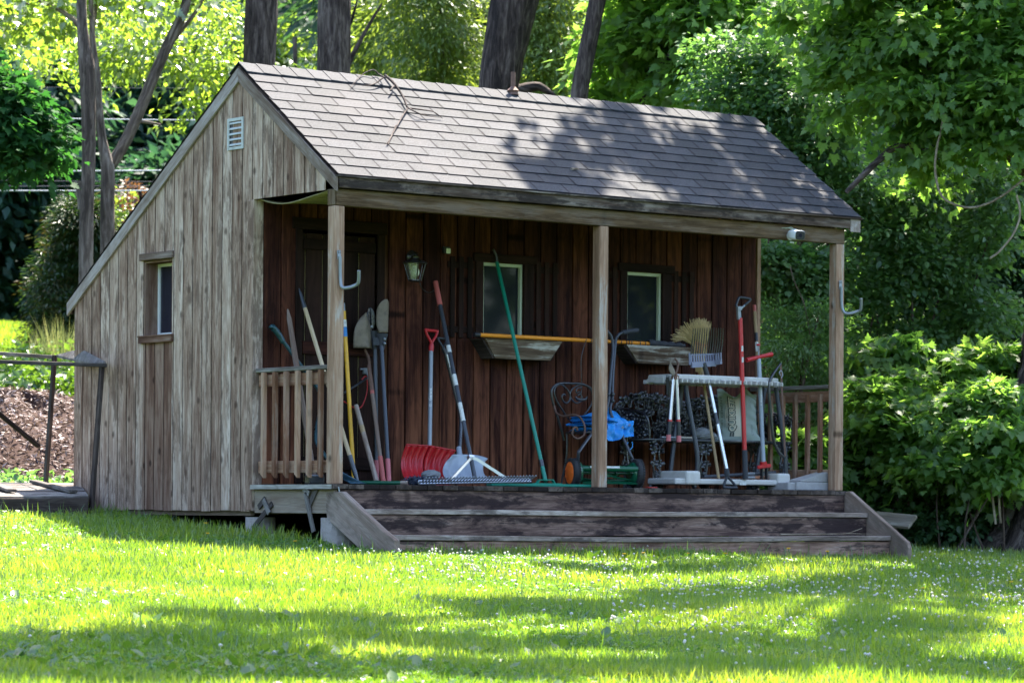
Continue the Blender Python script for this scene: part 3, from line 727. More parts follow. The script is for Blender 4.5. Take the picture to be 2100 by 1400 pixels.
# porch windows with casings, shutters and boxes
for (x0, x1, z0, z1) in WIN:
    mb = MB(); c = .03
    mb.box((x0-.075, yw-.018, z0-.01), (x0-.002, yw-.0005, z1+.004), (0,0,1)); mb.box((x1+.002, yw-.018, z0-.01), (x1+.10, yw-.0005, z1+.004), (0,0,1)); mb.box((x0-.10, yw-.022, z1+.0045), (x1+.13, yw-.0005, z1+.07))
    win = mb.build('porch_window', M['casing'], shed, bevel=.003)
    mb = MB()
    mb.box((x0, yw+.01, z0), (x0+.02, yw+.055, z1), (0,0,1)); mb.box((x1-.02, yw+.01, z0), (x1, yw+.055, z1), (0,0,1)); mb.box((x0+.0205, yw+.011, z1-.025), (x1-.0205, yw+.055, z1)); mb.box((x0+.0205, yw+.011, z0), (x1-.0205, yw+.055, z0+.022))
    mb.build('sash', M['winwhite'], win); mb = MB(); mb.box((x0+.015, yw+.04, z0+.015), (x1-.015, yw+.045, z1-.015)); mb.build('pane', M['glass'], win)
    for sx in (x0-.33, x1+.125):
        mb = MB()
        for k in range(3): mb.box((sx+k*.085, yw-.020, z0-.02), (sx+k*.085+.045, yw-.0105, z1+.03), (0,0,1))
        for zz in (z0+.02, z1-.06): mb.box((sx-.02, yw-.010, zz), (sx+.235, yw-.0005, zz+.05))
        mb.build('shutter', M['casing'], shed, bevel=.002)
for (xa, xb, xc, xd, zt, zb_) in ((2.05, 2.83, 2.17, 2.72, 1.178, 1.02), (3.50, 4.30, 3.64, 4.17, 1.178, 1.03)):
    yf = yw-.185; t = .02
    mb = MB()
    mb.prism([(xa, yf, zt), (xc, yf+.02, zb_), (xd, yf+.02, zb_), (xb, yf, zt)], (0, .02, 0), (1,0,0))
    bx_ = mb.build('window_box', M['box'], shed, bevel=.002)
    mb = MB()
    mb.prism([(xa-.02, yf+.022, zt-.004), (xa-.002, yf+.022, zt-.004), (xc-.002, yf+.03, zb_), (xc-.02, yf+.03, zb_)], (0, .155, 0), (0,1,0))
    mb.prism([(xb-.018, yf+.022, zt-.004), (xb, yf+.022, zt-.004), (xd+.02, yf+.03, zb_), (xd, yf+.03, zb_)], (0, .155, 0), (0,1,0))
    mb.box((xc, yf+.042, zb_+.002), (xd-.001, yf+.177, zb_+.02)); mb.build('box_side', M['darkwood'], bx_)

# railings
def railing(p0, p1, n, mat, capmat, zr=(.24, .87)):
    p0, p1 = V(p0), V(p1); d = nrm(p1-p0); nn = np.cross(d, [0,0,1])
    rl = bpy.data.objects.new('railing', None); COL.objects.link(rl); rl.parent = shed; rl.location = Vector((p0+p1)/2-world_loc(shed)); rl.empty_display_size = .1
    for zz, h in ((.085, .09), (zr[1]-.135, .09)): mb = MB(); mb.board(p0+V((0,0,zz+h/2)), p1+V((0,0,zz+h/2)), h, .03, (0,0,1)); mb.build('rail', mat, rl, bevel=.003)
    mb = MB(); mb.board(p0-d*.0+V((0,0,zr[1]-.013)), p1+V((0,0,zr[1]-.013)), .095, .032, nn); mb.build('cap_rail', capmat, rl, bevel=.005)
    return rl, p0, p1, nn
rl, a, c, nn = railing((.05, PDP-.03, 0), (.05, .095, 0), 6, M['rail'], M['cap'])
L = np.linalg.norm(c-a)
for k in range(6):
    q = a+(c-a)*(.13+k*.159); sgn = -1
    mb = MB(); x = -.0255
    mb.prism([(q[0]+x-.006, q[1]-.0185, .045), (q[0]+x-.006, q[1]+.0185, .075), (q[0]+x-.006, q[1]+.0185, .838), (q[0]+x-.006, q[1]-.0185, .838)], (-.034, 0, 0), (0,0,1))
    mb.build('baluster', M['rail'], rl, bevel=.003)
rl, a, c, nn = railing((W-.05, PDP-.03, 0), (W-.05, .095, 0), 6, M['rail'], M['cap'])
for k in range(6):
    q = a+(c-a)*(.1+k*.16); mb = MB(); mb.box((q[0]-.05, q[1]-.018, .1), (q[0]-.016, q[1]+.018, .80), (0,0,1)); mb.build('baluster', M['rail'], rl, bevel=.003)

# steps
st = MB(); st.box((.056, -.022, -.185), (W-.0, -.002, -.038)); r1 = st.build('riser', M['stair'], shed, bevel=.004)
def tread(x0, x1, ya, yb, z, bow):
    mb = MB()
    def top_(u): return z + bow*math.sin(u*math.pi)*.012 + .003*math.sin(u*9)
    n = 24; P = []
    for i in range(n+1):
        u = i/n; x = x0+(x1-x0)*u; t = top_(u); jag = .004*math.sin(u*37)+.003*math.sin(u*91)
        P.append([(x, ya+jag, t-.038), (x, yb, t-.038), (x, yb, t), (x, ya+jag, t)])
    vs = [q for r in P for q in r]; fs = [(i*4+a, i*4+(a+1) % 4, i*4+4+(a+1) % 4, i*4+4+a) for i in range(n) for a in range(4)]+[(3,2,1,0), (n*4, n*4+1, n*4+2, n*4+3)]
    mb.add(vs, fs, (1,0,0)); return mb.build('tread', M['tread'], shed, bevel=.004)
tread(.056, W-.002, -.300, -.024, -.182, 0)
mb = MB(); mb.box((.056, -.285, -.372), (W-.002, -.265, -.222)); mb.build('riser', M['stair'], shed, bevel=.003)
tread(.056, W-.002, -.57, -.267, -.366, -1)
mb = MB(); mb.box((.056, -.555, -.64), (W-.002, -.53, -.412)); mb.build('riser', M['stair_tan'], shed, bevel=.003)
for x0, mm in ((.0, M['stringer']), (W+.002, M['stringer'])):
    mb = MB()
    pts = [(.09, -.062), (-.105, -.055), (-.62, -.33), (-.775, -.40), (-.785, -.53), (-.40, -.50), (.075, -.255), (.095, -.15)]
    if x0 > 1: pts = [(.03, -.01), (-.075, -.005), (-.745, -.415), (-.765, -.46), (-.765, -.60), (-.60, -.62), (-.3, -.40), (.03, -.26)]
    mb.prism([(x0, y, z) for y, z in pts], (.052 if x0 < 1 else .045, 0, 0), (0, .8, .43)); mb.build('stringer', mm, shed, bevel=.006)
mb = MB(); mb.box((W-.35, -.83, -.66), (W+.09, -.70, -.575)); mb.build('footing_block', M['stair'], shed, bevel=.006)
mb = MB(); p, q = PY(652, 998, -.02), PY(658, 1006, -.02); mb.tube([V((.02,-.04,-.02)), V((.035,-.05,-.10))], .006, 6); mb.build('bent_bracket', M['galv'], shed)
# ================================================================== things on the porch
YB = PDP-.012                                    # face of the porch wall
def T(name, label, cat, px, py, Y, group=None):
    p = PY(px, py, Y); p[2] = 0; return thing(name, label, cat, p, group)
def bar(par, name, pts, r, mat, seg=10, **k):
    mb = MB(); mb.tube(pts, r, seg); return mb.build(name, M[mat], par, **k)
def lerp(a, b, t): return V(a)+(V(b)-V(a))*t
def smoothpath(pts, n=6):
    pts = [V(p) for p in pts]; P = []
    for i in range(len(pts)-1):
        a, b = pts[max(i-1,0)], pts[min(i+2, len(pts)-1)]
        for k in range(n):
            t = k/n; P.append(.5*((2*pts[i]) + (-a+pts[i+1])*t + (2*a-5*pts[i]+4*pts[i+1]-b)*t*t + (-a+3*pts[i]-3*pts[i+1]+b)*t**3))
    return P+[pts[-1]]
def lean(x0, y0, x1, y1, Y0, Y1):                # top (leaning on the wall) and foot on the deck
    a, b = PY(x0, y0, Y0), PY(x1, y1, Y1); b[2] = max(.004, min(b[2], .03)) if y1 > 975 else b[2]
    return a, b
# --- behind the left railing
a, b = lean(590, 634, 645, 976, 1.03, .62)
t = T('sledgehammer', 'greyed pointed wooden handle with iron hammer head down behind the left railing', 'hammer', 645, 976, .62)
mb = MB(); mb.tube([a, lerp(a,b,.06), lerp(a,b,.3), lerp(a,b,.7), b+V((0,0,.03))], [.006,.02,.023,.021,.018], 10); mb.build('handle', M['handle_grey'], t)
mb = MB(); mb.box(b+V((-.07,-.035,-b[2]+.002)), b+V((.07,.035,.075-b[2]))); mb.build('head', M['blackm'], t, bevel=.01, seg=2)
a, b = lean(613, 591, 733, 986, 1.055, .40)
t = T('long_fork', 'long tan wooden handle with dark tip leaning across the left railing', 'tool', 733, 986, .40)
bar(t, 'handle', [lerp(a,b,.10), lerp(a,b,.88)], .0165, 'handle'); mb = MB(); mb.tube([a, lerp(a,b,.03), lerp(a,b,.105)], [.004,.012,.019], 10); mb.build('tip', M['steel_dk'], t)
mb = MB(); mb.tube([lerp(a,b,.87), lerp(a,b,.97), b], [.020,.019,.012], 10); mb.build('ferrule', M['blackm'], t)
t = T('bent_shovel', 'dark teal bent handle shovel leaning behind the left railing', 'shovel', 700, 985, .35)
pts = smoothpath([PY(577,694,.98), PY(632,770,.90), PY(654,800,.86), PY(659,822,.84), PY(655,850,.80), PY(649,880,.74), PY(652,912,.66), PY(690,962,.5)])
bar(t, 'shaft', pts, .015, 'teal')
mb = MB(); mb.tube(smoothpath([PY(557,674,1.0), PY(560,672,1.0), PY(572,686,.99), PY(582,703,.975)]), [.008]+[.026]*7+[.024]*6+[.022]*4+[.016], 12); mb.build('grip', M['teal'], t)
mb = MB()
def bl(u, v):
    p = lerp(PY(684,958,.5), PY(752,990,.16), v); q = lerp(PY(674,985,.72), PY(720,992,.30), v); m = lerp(p, q, u); return (m[0], m[1], max(.006, .09*(1-v)**1.3+.035*(2*u-1)**2*(1-v)+.008))
mb.sheet(bl, 10, 10); mb.build('blade', M['tealblue'], t, solid=.005)
# --- yellow pole
a, b = lean(704, 622, 726, 984, 1.05, .72)
t = T('yellow_pole', 'yellow fibreglass tool handle with torn label beside the left post', 'tool handle', 726, 984, .72)
bar(t, 'shaft', [lerp(a,b,.045), b], .0165, 'yellow'); bar(t, 'ferrule', [a, lerp(a,b,.05)], .013, 'galv')
bar(t, 'paper_label', [lerp(a,b,.095), lerp(a,b,.135)], .0174, 'label'); bar(t, 'paper_label', [lerp(a,b,.136), lerp(a,b,.19)], .0174, 'bluelabel')
# --- rusty round shovel, blade up
t = T('round_shovel', 'rusty round point shovel standing blade up beside the door', 'shovel', 786, 984, .62)
a, b = PY(755, 738, 1.02), PY(787, 984, .62); b[2] = .004
bar(t, 'handle', [lerp(a,b,.22), lerp(a,b,.78)], .0165, 'handle_grey'); bar(t, 'grip', [lerp(a,b,.775), b], .0195, 'redgrip')
mb = MB(); mb.tube(smoothpath([PY(748,716,1.0), PY(757,738,1.0), lerp(a,b,.08), lerp(a,b,.25)]), [.010]*4+[.013]*6+[.016]*4+[.019]*5, 10); mb.build('socket', M['rust'], t)
bar(t, 'brand_band', [lerp(a,b,.235), lerp(a,b,.275)], .0174, 'redgrip')
mb = MB()
out = {0:(745,716,-.02),1:(0,0,0)}
def shov(u, v):                                   # v 0 shoulder .. 1 tip
    w = [1,1.0,.98,.93,.80,.55,.12]; f = v*6; i = min(5, int(f)); hw = (w[i]+(w[i+1]-w[i])*(f-i))*.098
    c = PY(746 - 2*v, 714-66*v, 1.0-.01*v); x = (u*2-1)*hw
    ctr = .0 if v > .35 else .018*(1-v/.35)*math.exp(-(x/.03)**2)
    return (c[0]+x*.97, c[1]-.045+.055*abs(u*2-1)**1.6*(1-.3*v)-ctr+x*.05, c[2] + (.03*(1-abs(u*2-1)) if v > .9 else 0))
mb.sheet(shov, 16, 14); mb.build('blade', M['soilsteel'], t, solid=.004)
# --- post-hole digger
t = T('post_hole_digger', 'post hole digger with two dark handles standing jaws up', 'digger', 790, 986, .70)
a1, b1 = PY(769, 712, .98), PY(773, 984, .86); a2, b2 = PY(782, 700, .93), PY(798, 986, .62); b1[2] = b2[2] = .004
for a, b in ((a1, b1), (a2, b2)):
    bar(t, 'handle', [a, lerp(a,b,.83)], .0165, 'steel_dk'); bar(t, 'grip', [lerp(a,b,.82), b], .0195, 'pinkgrip')
def jaw(cx0, cy0, cx1, cy1, Y, hw, bow):
    mb = MB()
    def fn(u, v):
        w = 1 if v < .6 else math.sqrt(max(.02, 1-((v-.6)/.41)**2)); w = min(w, .75+v)
        c = lerp(PY(cx0, cy0, Y), PY(cx1, cy1, Y), v); x = (u*2-1)*hw*w; return (c[0]+x, c[1]+bow*(1-(u*2-1)**2*w*w)*-1, c[2]+x*.05)
    mb.sheet(fn, 12, 14); return mb
jaw(783,682,785,614,.93,.056,.045).build('jaw', M['soilsteel'], t, solid=.004); jaw(762,676,761,630,1.0,.035,-.02).build('jaw', M['blackm'], t, solid=.004)
mb = MB(); mb.tube([PY(783,684,.93), PY(783,700,.93), PY(783,716,.925)], [.05,.033,.02], 12); mb.tube([PY(766,678,.985), PY(767,694,.985), PY(769,716,.98)], [.042,.032,.02], 12); mb.board(PY(765,700,.95), PY(787,700,.915), .06, .02, (0,0,1)); mb.build('hinge', M['foam'], t)
for x, y in ((789,695),(789,704),(762,670)): mb = MB(); mb.sphere(PY(x, y, .888), .011, 5); mb.build('bolt', M['galv'], t)
# --- loose stick
a, b = lean(730, 831, 772, 984, .82, .50); t = T('wooden_stick', 'short pale wooden handle leaning between yellow pole and rusty shovel', 'stick', 772, 984, .5)
bar(t, 'shaft', [a, b], .0185, 'handle_grey'); p = lerp(a, b, .36); bar(t, 'red_stamp', [lerp(a,b,.27), lerp(a,b,.36)], .0187, 'handle')
# --- green pole lying on deck
a, b = PY(735, 985, .50), PY(836, 989, .22); a[2] = b[2] = .018; t = thing('green_pole', 'green pole with wooden end lying on the deck by the left post', 'pole', b*[1,1,0])
bar(t, 'shaft', [a, lerp(a,b,.88)], .0155, 'green_dk'); bar(t, 'wooden_end', [lerp(a,b,.86), b], .017, 'handle_grey')
# --- red cord at the latch
mb = MB(); mb.tube(smoothpath([PY(742,778,1.03), PY(751,772,1.02), PY(753,800,1.02), PY(746,825,1.02), PY(738,836,1.02), PY(725,835,1.0), PY(714,828,.98), PY(703,822,.96)]), .005, 6); o = mb.build('bungee_cord', M['redpaint'], loc=PY(742,778,1.03)); tag(o, 'red bungee cord looped from the door latch', 'cord')
mb = MB(); mb.tube(smoothpath([PY(752,775,1.01), PY(730,790,.98), PY(704,806,.95)]), .009, 8); tag(mb.build('black_strap', M['black'], loc=PY(752,775,1.01)), 'black strap stretched from the door latch to the left post', 'strap')

# --- lettering helper
def text_mesh(txt, size, bold=.0, depth=.0):
    c = bpy.data.curves.new('lettering', 'FONT'); c.body = txt; c.size = size; c.align_x = 'LEFT'; c.offset = bold; c.extrude = depth; c.resolution_u = 3
    o = bpy.data.objects.new('lettering', c); COL.objects.link(o); dg = bpy.context.evaluated_depsgraph_get(); dg.update()
    me = bpy.data.meshes.new_from_object(o.evaluated_get(dg)); bpy.data.objects.remove(o); bpy.data.curves.remove(c)
    v = np.array([q.co[:] for q in me.vertices]); f = [tuple(p.vertices) for p in me.polygons]; bpy.data.meshes.remove(me)
    return v, f
# --- snow shovels
def dgrip(par, la, ra, neck, base, r, mat, ridges=True):
    la, ra, neck, base = map(V, (la, ra, neck, base)); mb = MB()
    mb.tube([la, ra], r*1.05, 10); mb.sphere(la, r*1.05, 5); mb.sphere(ra, r*1.05, 5)
    for q, s in ((la, 1), (ra, 1)): mb.tube(smoothpath([q, lerp(q, neck, .35)+(q-lerp(la,ra,.5))*.12, lerp(q, neck, .75), neck]), [r*.95]*18+[r*1.2], 8)
    mb.tube([neck, lerp(neck, base, .3), base], [r*1.6, r*1.9, r*1.8], 12)
    if ridges:
        for k in range(8): q = lerp(la, ra, .1+.1*k); mb.tube([q, lerp(q, lerp(la,ra,.5)+(neck-lerp(la,ra,.5))*.12, 1)*[0,0,1]+q*[1,1,0]], r*.35, 5)
    return mb.build('grip', M[mat], par, bevel=0)
t = T('snow_shovel', 'red ribbed snow shovel with grey shaft and red grip against the porch wall', 'snow shovel', 880, 985, .62)
dgrip(t, PY(873,676,1.03), PY(897,679,1.03), PY(885,705,1.02), PY(884,720,1.015), .011, 'red')
sa, sb_ = PY(884,718,1.015), PY(880,985,.80)
bar(t, 'shaft', [sa, PY(881,918,.86)], .0175, 'galv')
sh = t.children[-1]
def shaft_print(txt, a, b, h, r, mat, par):
    vv, ff = text_mesh(txt, 1.0, .015); w, hh = vv[:,0].max()-vv[:,0].min(), vv[:,1].max()-vv[:,1].min(); x0, y0 = vv[:,0].min(), vv[:,1].min(); P = []
    ax = nrm(b-a); side = nrm(_r-ax*(_r@ax)); out = -np.cross(ax, side) if np.cross(ax, side)@_f > 0 else np.cross(ax, side)
    for q in vv:
        an = -((q[1]-y0)/hh-.5)*h/r; P.append(lerp(a, b, (q[0]-x0)/w)+r*(side*math.sin(an)+out*math.cos(an)))
    mb = MB(); mb.add(P, ff); return mb.build('lettering', M[mat], par)
ln = lambda y: lerp(sa, PY(881,918,.86), (y-718)/200.)
shaft_print('Garant', ln(822), ln(797), .026, .0181, 'white', sh)
mb = MB(); c = ln(831); ax = nrm(ln(797)-ln(831)); side = nrm(_r-ax*(_r@ax)); o_ = -_f*.0185
for k in range(6):
    a0, a1 = k*1.047, (k+.8)*1.047; pt = lambda a, q: c+o_+(side*math.cos(a)*.72+ax*math.sin(a))*q
    mb.add([pt(a0,.009), pt(a1,.009), pt(a1,.015), pt(a0,.015)], [(0,1,2,3),(3,2,1,0)])
mb.add([c+o_+side*.004, c+o_+ax*.006, c+o_-side*.004, c+o_-ax*.006], [(0,1,2,3),(3,2,1,0)]); mb.build('emblem', M['white'], sh)
mb = MB(); c0, c1 = PY(833,911,.80), PY(934,924,.77); d0, d1 = PY(842,985,.66), PY(930,987,.63); d0[2] = d1[2] = .006
def rib(u, v):
    p = lerp(lerp(c0, c1, u), lerp(d0, d1, u), v); back = V((0, 1, 0)); q = p + back*(.10*math.sin(v*math.pi*.9)) + back*(.012*math.cos(u*2*math.pi*8)*(1 if .03 < u < .97 else 0)*min(1, v*6))
    return q + V((0, 0, .012*math.sin(u*math.pi)*(1-v)))
mb.sheet(rib, 96, 16); bl_ = mb.build('blade', M['red'], t, solid=.005)
mb = MB(); mb.tube([c0, lerp(c0,c1,.5)+V((0,0,.012)), c1], .007, 6); mb.tube([lerp(lerp(c0,c1,.5),lerp(d0,d1,.5),f)+V((0,.10*math.sin(f*math.pi*.9)-.02,0)) for f in (-.02,.15,.35,.55,.63)], [.02,.021,.02,.014,.004], 8); mb.build('blade_socket', M['red'], bl_)
t2 = T('snow_shovel', 'grey scoop snow shovel with black bent shaft behind the landscape rake', 'snow shovel', 955, 986, .62)
dgrip(t2, PY(898,693,1.03), PY(916,695,1.03), PY(909,713,1.0), PY(914,724,.99), .010, 'black')
bar(t2, 'shaft', smoothpath([PY(912,718,.995), PY(930,790,.96), PY(944,850,.92), PY(945,875,.90), PY(942,925,.84)]), .0165, 'blackm')
mb = MB(); mb.board(PY(917,727,.964), PY(924,753,.951), .014, .004, (1,0,0)); mb.build('sticker', M['label'], t2)
mb = MB()
def scoop(u, v):
    x = u*2-1; w = .205*(1-.12*(1-v)); c = lerp(PY(948,934,.66), PY(958,986,.40), v)
    rnd_ = .05*max(0, abs(x)-.62)**2/.14*(1 if v < .3 else 0)*(1-v/.3)
    return (c[0]+x*w, c[1]+.09*math.sin(v*2.6)-.09*x*x*(1-.35*v)-.01*math.cos(x*9)*(v > .1), max(.006, c[2]+.01-.03*x**4*(1-v)))
mb.sheet(scoop, 28, 16); mb.build('blade', M['greypl'], t2, solid=.005)
mb = MB(); mb.tube([PY(941,918,.85), PY(944,945,.775), PY(948,958,.75)], [.021,.024,.006], 10); mb.build('blade_socket', M['greypl'], t2)
# --- landscape rake
t = T('landscape_rake', 'wide aluminium landscape rake with red grip on its dark handle', 'rake', 975, 986, .12)
a, b = PY(893, 578, 1.035), PY(976, 984, .16); b[2] = .022
bar(t, 'shaft', [lerp(a,b,.115), b], .0165, 'steel_dk'); bar(t, 'grip', [a, lerp(a,b,.12)], .021, 'redgrip')
for f0, f1 in ((.325,.36),(.47,.525),(.61,.70)): bar(t, 'sticker', [lerp(a,b,f0), lerp(a,b,f1)], .0172, 'label')
ra, rb = PY(858, 989, .20), PY(1088, 981, .06); ra[2], rb[2] = .022, .05
j = lerp(a, b, .878)
mb = MB(); mb.board(ra, rb, .034, .022, (0,.35,1)); head = mb.build('head_bar', M['alu'], t, bevel=.003)
for q in (lerp(ra,rb,.27), lerp(ra,rb,.78)):
    mb = MB(); mb.board(j+V((0,-.02,.0)), lerp(j,q,.12)+V((0,-.022,.012)), .022, .006, (0,0,1)); mb.board(lerp(j,q,.10)+V((0,-.022,.012)), q+V((0,-.016,.012)), .022, .006, (0,0,1)); mb.build('brace', M['alu'], t)
mb = MB(); mb.board(lerp(j,a,.012), lerp(j,b,.04), .05, .042, (1,0,0)); mb.build('clamp', M['alu'], t, bevel=.004)
for k in range(36):
    q = lerp(ra, rb, .012+k*.0279); mb = MB(); mb.tube([q+V((0,.012,-.012)), q+V((-.006,-.02,.0)), q+V((.008,-.075,.036))], .0055, 6); mb.build('tooth', M['galv'], t)
mb = MB()
for k in range(37):
    q = lerp(ra, rb, .0+k*.0275); mb.board(q+V((0,-.0125,-.014)), q+V((.008,-.013,.014)), .012, .002, (1,0,0))
mb.build('dark_slot', M['steel_dk'], head)
# --- brush and cloth
mb = MB(); p, q = PY(842, 985, .34), PY(884, 978, .36); p[2] = q[2] = .034
n = 3000; u = rng.random(n); pos = np.array([lerp(p, q, x) for x in u])+rng.normal(0,1,(n,3))*[.016,.03,.010]; pos[:,2] = np.clip(pos[:,2], .012, .075)
d = nz(rng.normal(0,1,(n,3))); N = nz(rng.normal(0,1,(n,3)))
L_['brush'] = leafmat('navy bristle', (.012,.016,.035), (.03,.04,.075), (.07,.08,.13), 0, 1, .05)
bt = thing('scrub_brush', 'navy bristled brush head lying on the deck before the red shovel', 'brush', lerp(p,q,.5)*[1,1,0]); leaves('bristles', pos, d, N, .028, 'needle', L_['brush'], bt)
mb = MB(); mb.board(p+V((0,0,-.018)), q+V((0,0,-.018)), .05, .024, (0,1,0)); mb.build('brush_back', M['black'], bt)
def crumple(name, label, cat, c, rx, ry, rz, mat, seed=0, par=None, lobes=9, amp=.35, nu=44, nv=26, base=True):
    mb = MB(); c = V(c); r_ = random.Random(seed); W_ = [(r_.uniform(2,lobes), r_.uniform(2,lobes), r_.uniform(0,6), r_.uniform(.3,1)) for _ in range(7)]
    def fn(u, v):
        th, ph = v*math.pi, u*2*math.pi; k = 1+amp*sum(w*abs(math.sin(a*ph/2+b*th+o))-.3*w for a, b, o, w in W_)/7
        a_ = round(1)
        x, y, z = rx*k*math.sin(th)*math.cos(ph), ry*k*math.sin(th)*math.sin(ph), rz*k*math.cos(th)
        return c+V((x, y, max(-rz, z)+0))
    def fn2(u, v):                                  # closed around u
        return fn(u, v)
    vs = [fn(i/nu, j/nv) for j in range(nv+1) for i in range(nu)]
    # blend the seam
    for j in range(nv+1):
        for i in range(4):
            w = (4-i)/4; vs[j*nu+nu-1-i] = vs[j*nu+nu-1-i]*(1-w*.5)+vs[j*nu+(i if False else 0)]*0+vs[j*nu+nu-1-i]*w*.5
    mb.add(vs, [(j*nu+i, (j+1)*nu+i, (j+1)*nu+(i+1) % nu, j*nu+(i+1) % nu) for j in range(nv) for i in range(nu)], smooth=False)
    o = mb.build(name, M[mat], par, loc=None if par else c-V((0,0,rz)))
    if not par: tag(o, label, cat)
    return o
crumple('work_glove', 'crumpled dark grey cloth glove on the brush head', 'glove', PY(884, 972, .40)*[1,1,0]+V((0,0,.085)), .075, .06, .034, 'cloth_gr', 3)
# --- green push scraper
t = T('push_scraper', 'long green push scraper with tall green handle before the first window', 'scraper', 1118, 990, .22)
a, b = PY(1019, 538, 1.035), PY(1119, 984, .24); b[2] = .045
bar(t, 'shaft', [a, lerp(a,b,.925)], .0155, 'green'); bar(t, 'collar', [lerp(a,b,.905), lerp(a,b,.935)], .018, 'blackm'); bar(t, 'lower_shaft', [lerp(a,b,.93), b], .0165, 'green')
bar(t, 'hanging_hook', smoothpath([a, PY(1018,526,1.04), PY(1014,516,1.045), PY(1011,512,1.045)]), .011, 'blackm')
ha, hb = PY(1003, 992, .27), PY(1230, 996, .12); ha[2] = hb[2] = .014
mb = MB(); mb.board(ha, hb, .09, .022, (0,1,0)); mb.build('head', M['green'], t, bevel=.004)
q = b*[1,1,0]+V((0,0,.03)); e = nrm(hb-ha); mb = MB()
for s in (-1, 1): mb.board(q+e*.085*s+V((0,0,-.012)), q+e*.06*s+V((0,0,.025)), .03, .008, (0,1,0))
mb.board(q-e*.066+V((0,0,.027)), q+e*.066+V((0,0,.027)), .03, .008, (0,1,0)); mb.board(q-e*.13+V((0,0,-.003)), q+e*.13+V((0,0,-.003)), .06, .008, (0,1,0)); mb.build('bracket', M['green'], t)

# --- orange extension pole on the window boxes
a, b = PY(972, 690, .855), PY(1335, 707, .90); a[2] = b[2] = 1.178+.018
t = thing('extension_pole', 'orange telescopic pruning pole lying across both window boxes', 'pole', lerp(a,b,.4))
bar(t, 'shaft', [lerp(a,b,.02), lerp(a,b,.69)], .0165, 'orange'); bar(t, 'inner_shaft', [lerp(a,b,.685), lerp(a,b,1.12)], .0145, 'orange')
bar(t, 'end_cap', [a, lerp(a,b,.03)], .0195, 'black'); bar(t, 'silver_band', [lerp(a,b,.76), lerp(a,b,.79)], .0165, 'alu')
mb = MB()
for f in (.645,.655,.67,.82,.85,.865,.88,.93,.96): 
    c = lerp(a,b,f); mb.tube([c+V((0, .02*math.cos(x), .02*math.sin(x))) for x in np.linspace(0,6.28,13)], .0035, 5, caps=False)
p = lerp(a,b,.617); mb.tube(smoothpath([p+V((0,-.02,.01)), PY(1192,735,.86), PY(1193,790,.86), PY(1192,806,.86)]), .003, 5)
mb.build('pull_cord', M['blackm'], t)
mb = MB(); c = PY(1192,812,.86); mb.tube(smoothpath([c+V((0,0,.07)), c+V((-.045,0,.06)), c+V((-.05,0,.025)), c+V((-.01,0,.035)), c+V((0,0,-.01))]), .006, 7); mb.tube([c+V((-.06,0,-.005)), c+V((-.045,0,-.025)), c+V((.0,0,-.032)), c+V((.045,0,-.025)), c+V((.06,0,-.003))], [.006,.012,.014,.012,.006], 7); mb.build('pull_hook', M['blackm'], t)
mb = MB(); c = lerp(a,b,1.0)
def blade(u, v):
    x = u; p = lerp(lerp(a,b,.985), lerp(a,b,1.20), u); h = .034*(1-.55*u)*(.75+.35*abs(math.sin(u*13)))
    th = v*6.2832; return (p[0], p[1]+.9*h*math.cos(th), max(1.181, p[2]+h*math.sin(th)+.004*math.sin(u*31)))
mb.sheet(blade, 26, 10, smooth=False); mb.build('saw_sheath', M['foam'], t)

# --- wrought iron chair
t = T('iron_chair', 'black wrought iron chair with heart shaped scroll back', 'chair', 1185, 992, .62)
Yk, Yf = .86, .47
S = lambda x, y, Y=Yk: PY(x, y, Y)
def curve(pts, r=.0085, Y=Yk): 
    mb.tube(smoothpath([S(*p) if len(p) == 2 else S(*p) for p in pts], 7), r, 8)
mb = MB()
curve([(1157,903),(1148,870),(1140,845),(1134,825),(1131,805),(1135,793),(1148,786),(1170,786),(1192,787),(1210,795),(1223,808),(1228,822),(1225,840),(1214,862),(1205,880)], .010)
outer = mb.build('back_frame', M['blackm'], t)
mb = MB()
curve([(1176,872),(1160,850),(1144,826),(1137,808),(1139,794),(1150,788),(1162,797),(1169,810),(1168,820),(1162,826),(1155,822),(1152,814),(1155,808),(1159,810)], .007)
curve([(1184,868),(1200,848),(1214,826),(1215,806),(1204,792),(1189,789),(1174,797),(1169,808),(1172,818),(1181,826),(1190,823),(1193,814),(1189,808),(1184,811)], .007)
mb.build('heart_scroll', M['blackm'], t)
mb = MB(); mb.tube(smoothpath([S(1136,830),S(1141,846,.82),PY(1155,853,.72),PY(1176,850,.60),PY(1190,856,.54),PY(1199,874,.50),PY(1197,892,.49),PY(1184,899,.49),PY(1174,891,.49),PY(1176,878,.49),PY(1182,876,.49),PY(1184,882,.49)], 7), .0085, 8); mb.build('armrest', M['rust'], t)
mb = MB(); mb.tube(smoothpath([S(1229,830),PY(1240,850,.75),PY(1262,852,.60),PY(1276,866,.52),PY(1278,885,.50)], 7), .0085, 8); mb.build('armrest', M['blackm'], t)
sl = [PY(1158,903,.86), PY(1250,905,.86), PY(1290,907,.47), PY(1186,905,.47)]; zs = .445
for p in sl: p[2] = zs
sl = [V((1.27,.86,zs)), V((1.66,.86,zs)), V((1.66,.45,zs)), V((1.27,.45,zs))]
o_ = PY(1162,904,.86)[0]; sl = [V((p[0]-1.27+o_, p[1], zs)) for p in sl]; sl[1][0] = sl[2][0] = PY(1292,905,.45)[0]-.03
mb = MB(); mb.tube(sl+[sl[0]], .009, 8)
for k in range(9): mb.tube([lerp(sl[0],sl[1],(k+.5)/9), lerp(sl[3],sl[2],(k+.5)/9)], .004, 5)
mb.build('seat', M['blackm'], t)
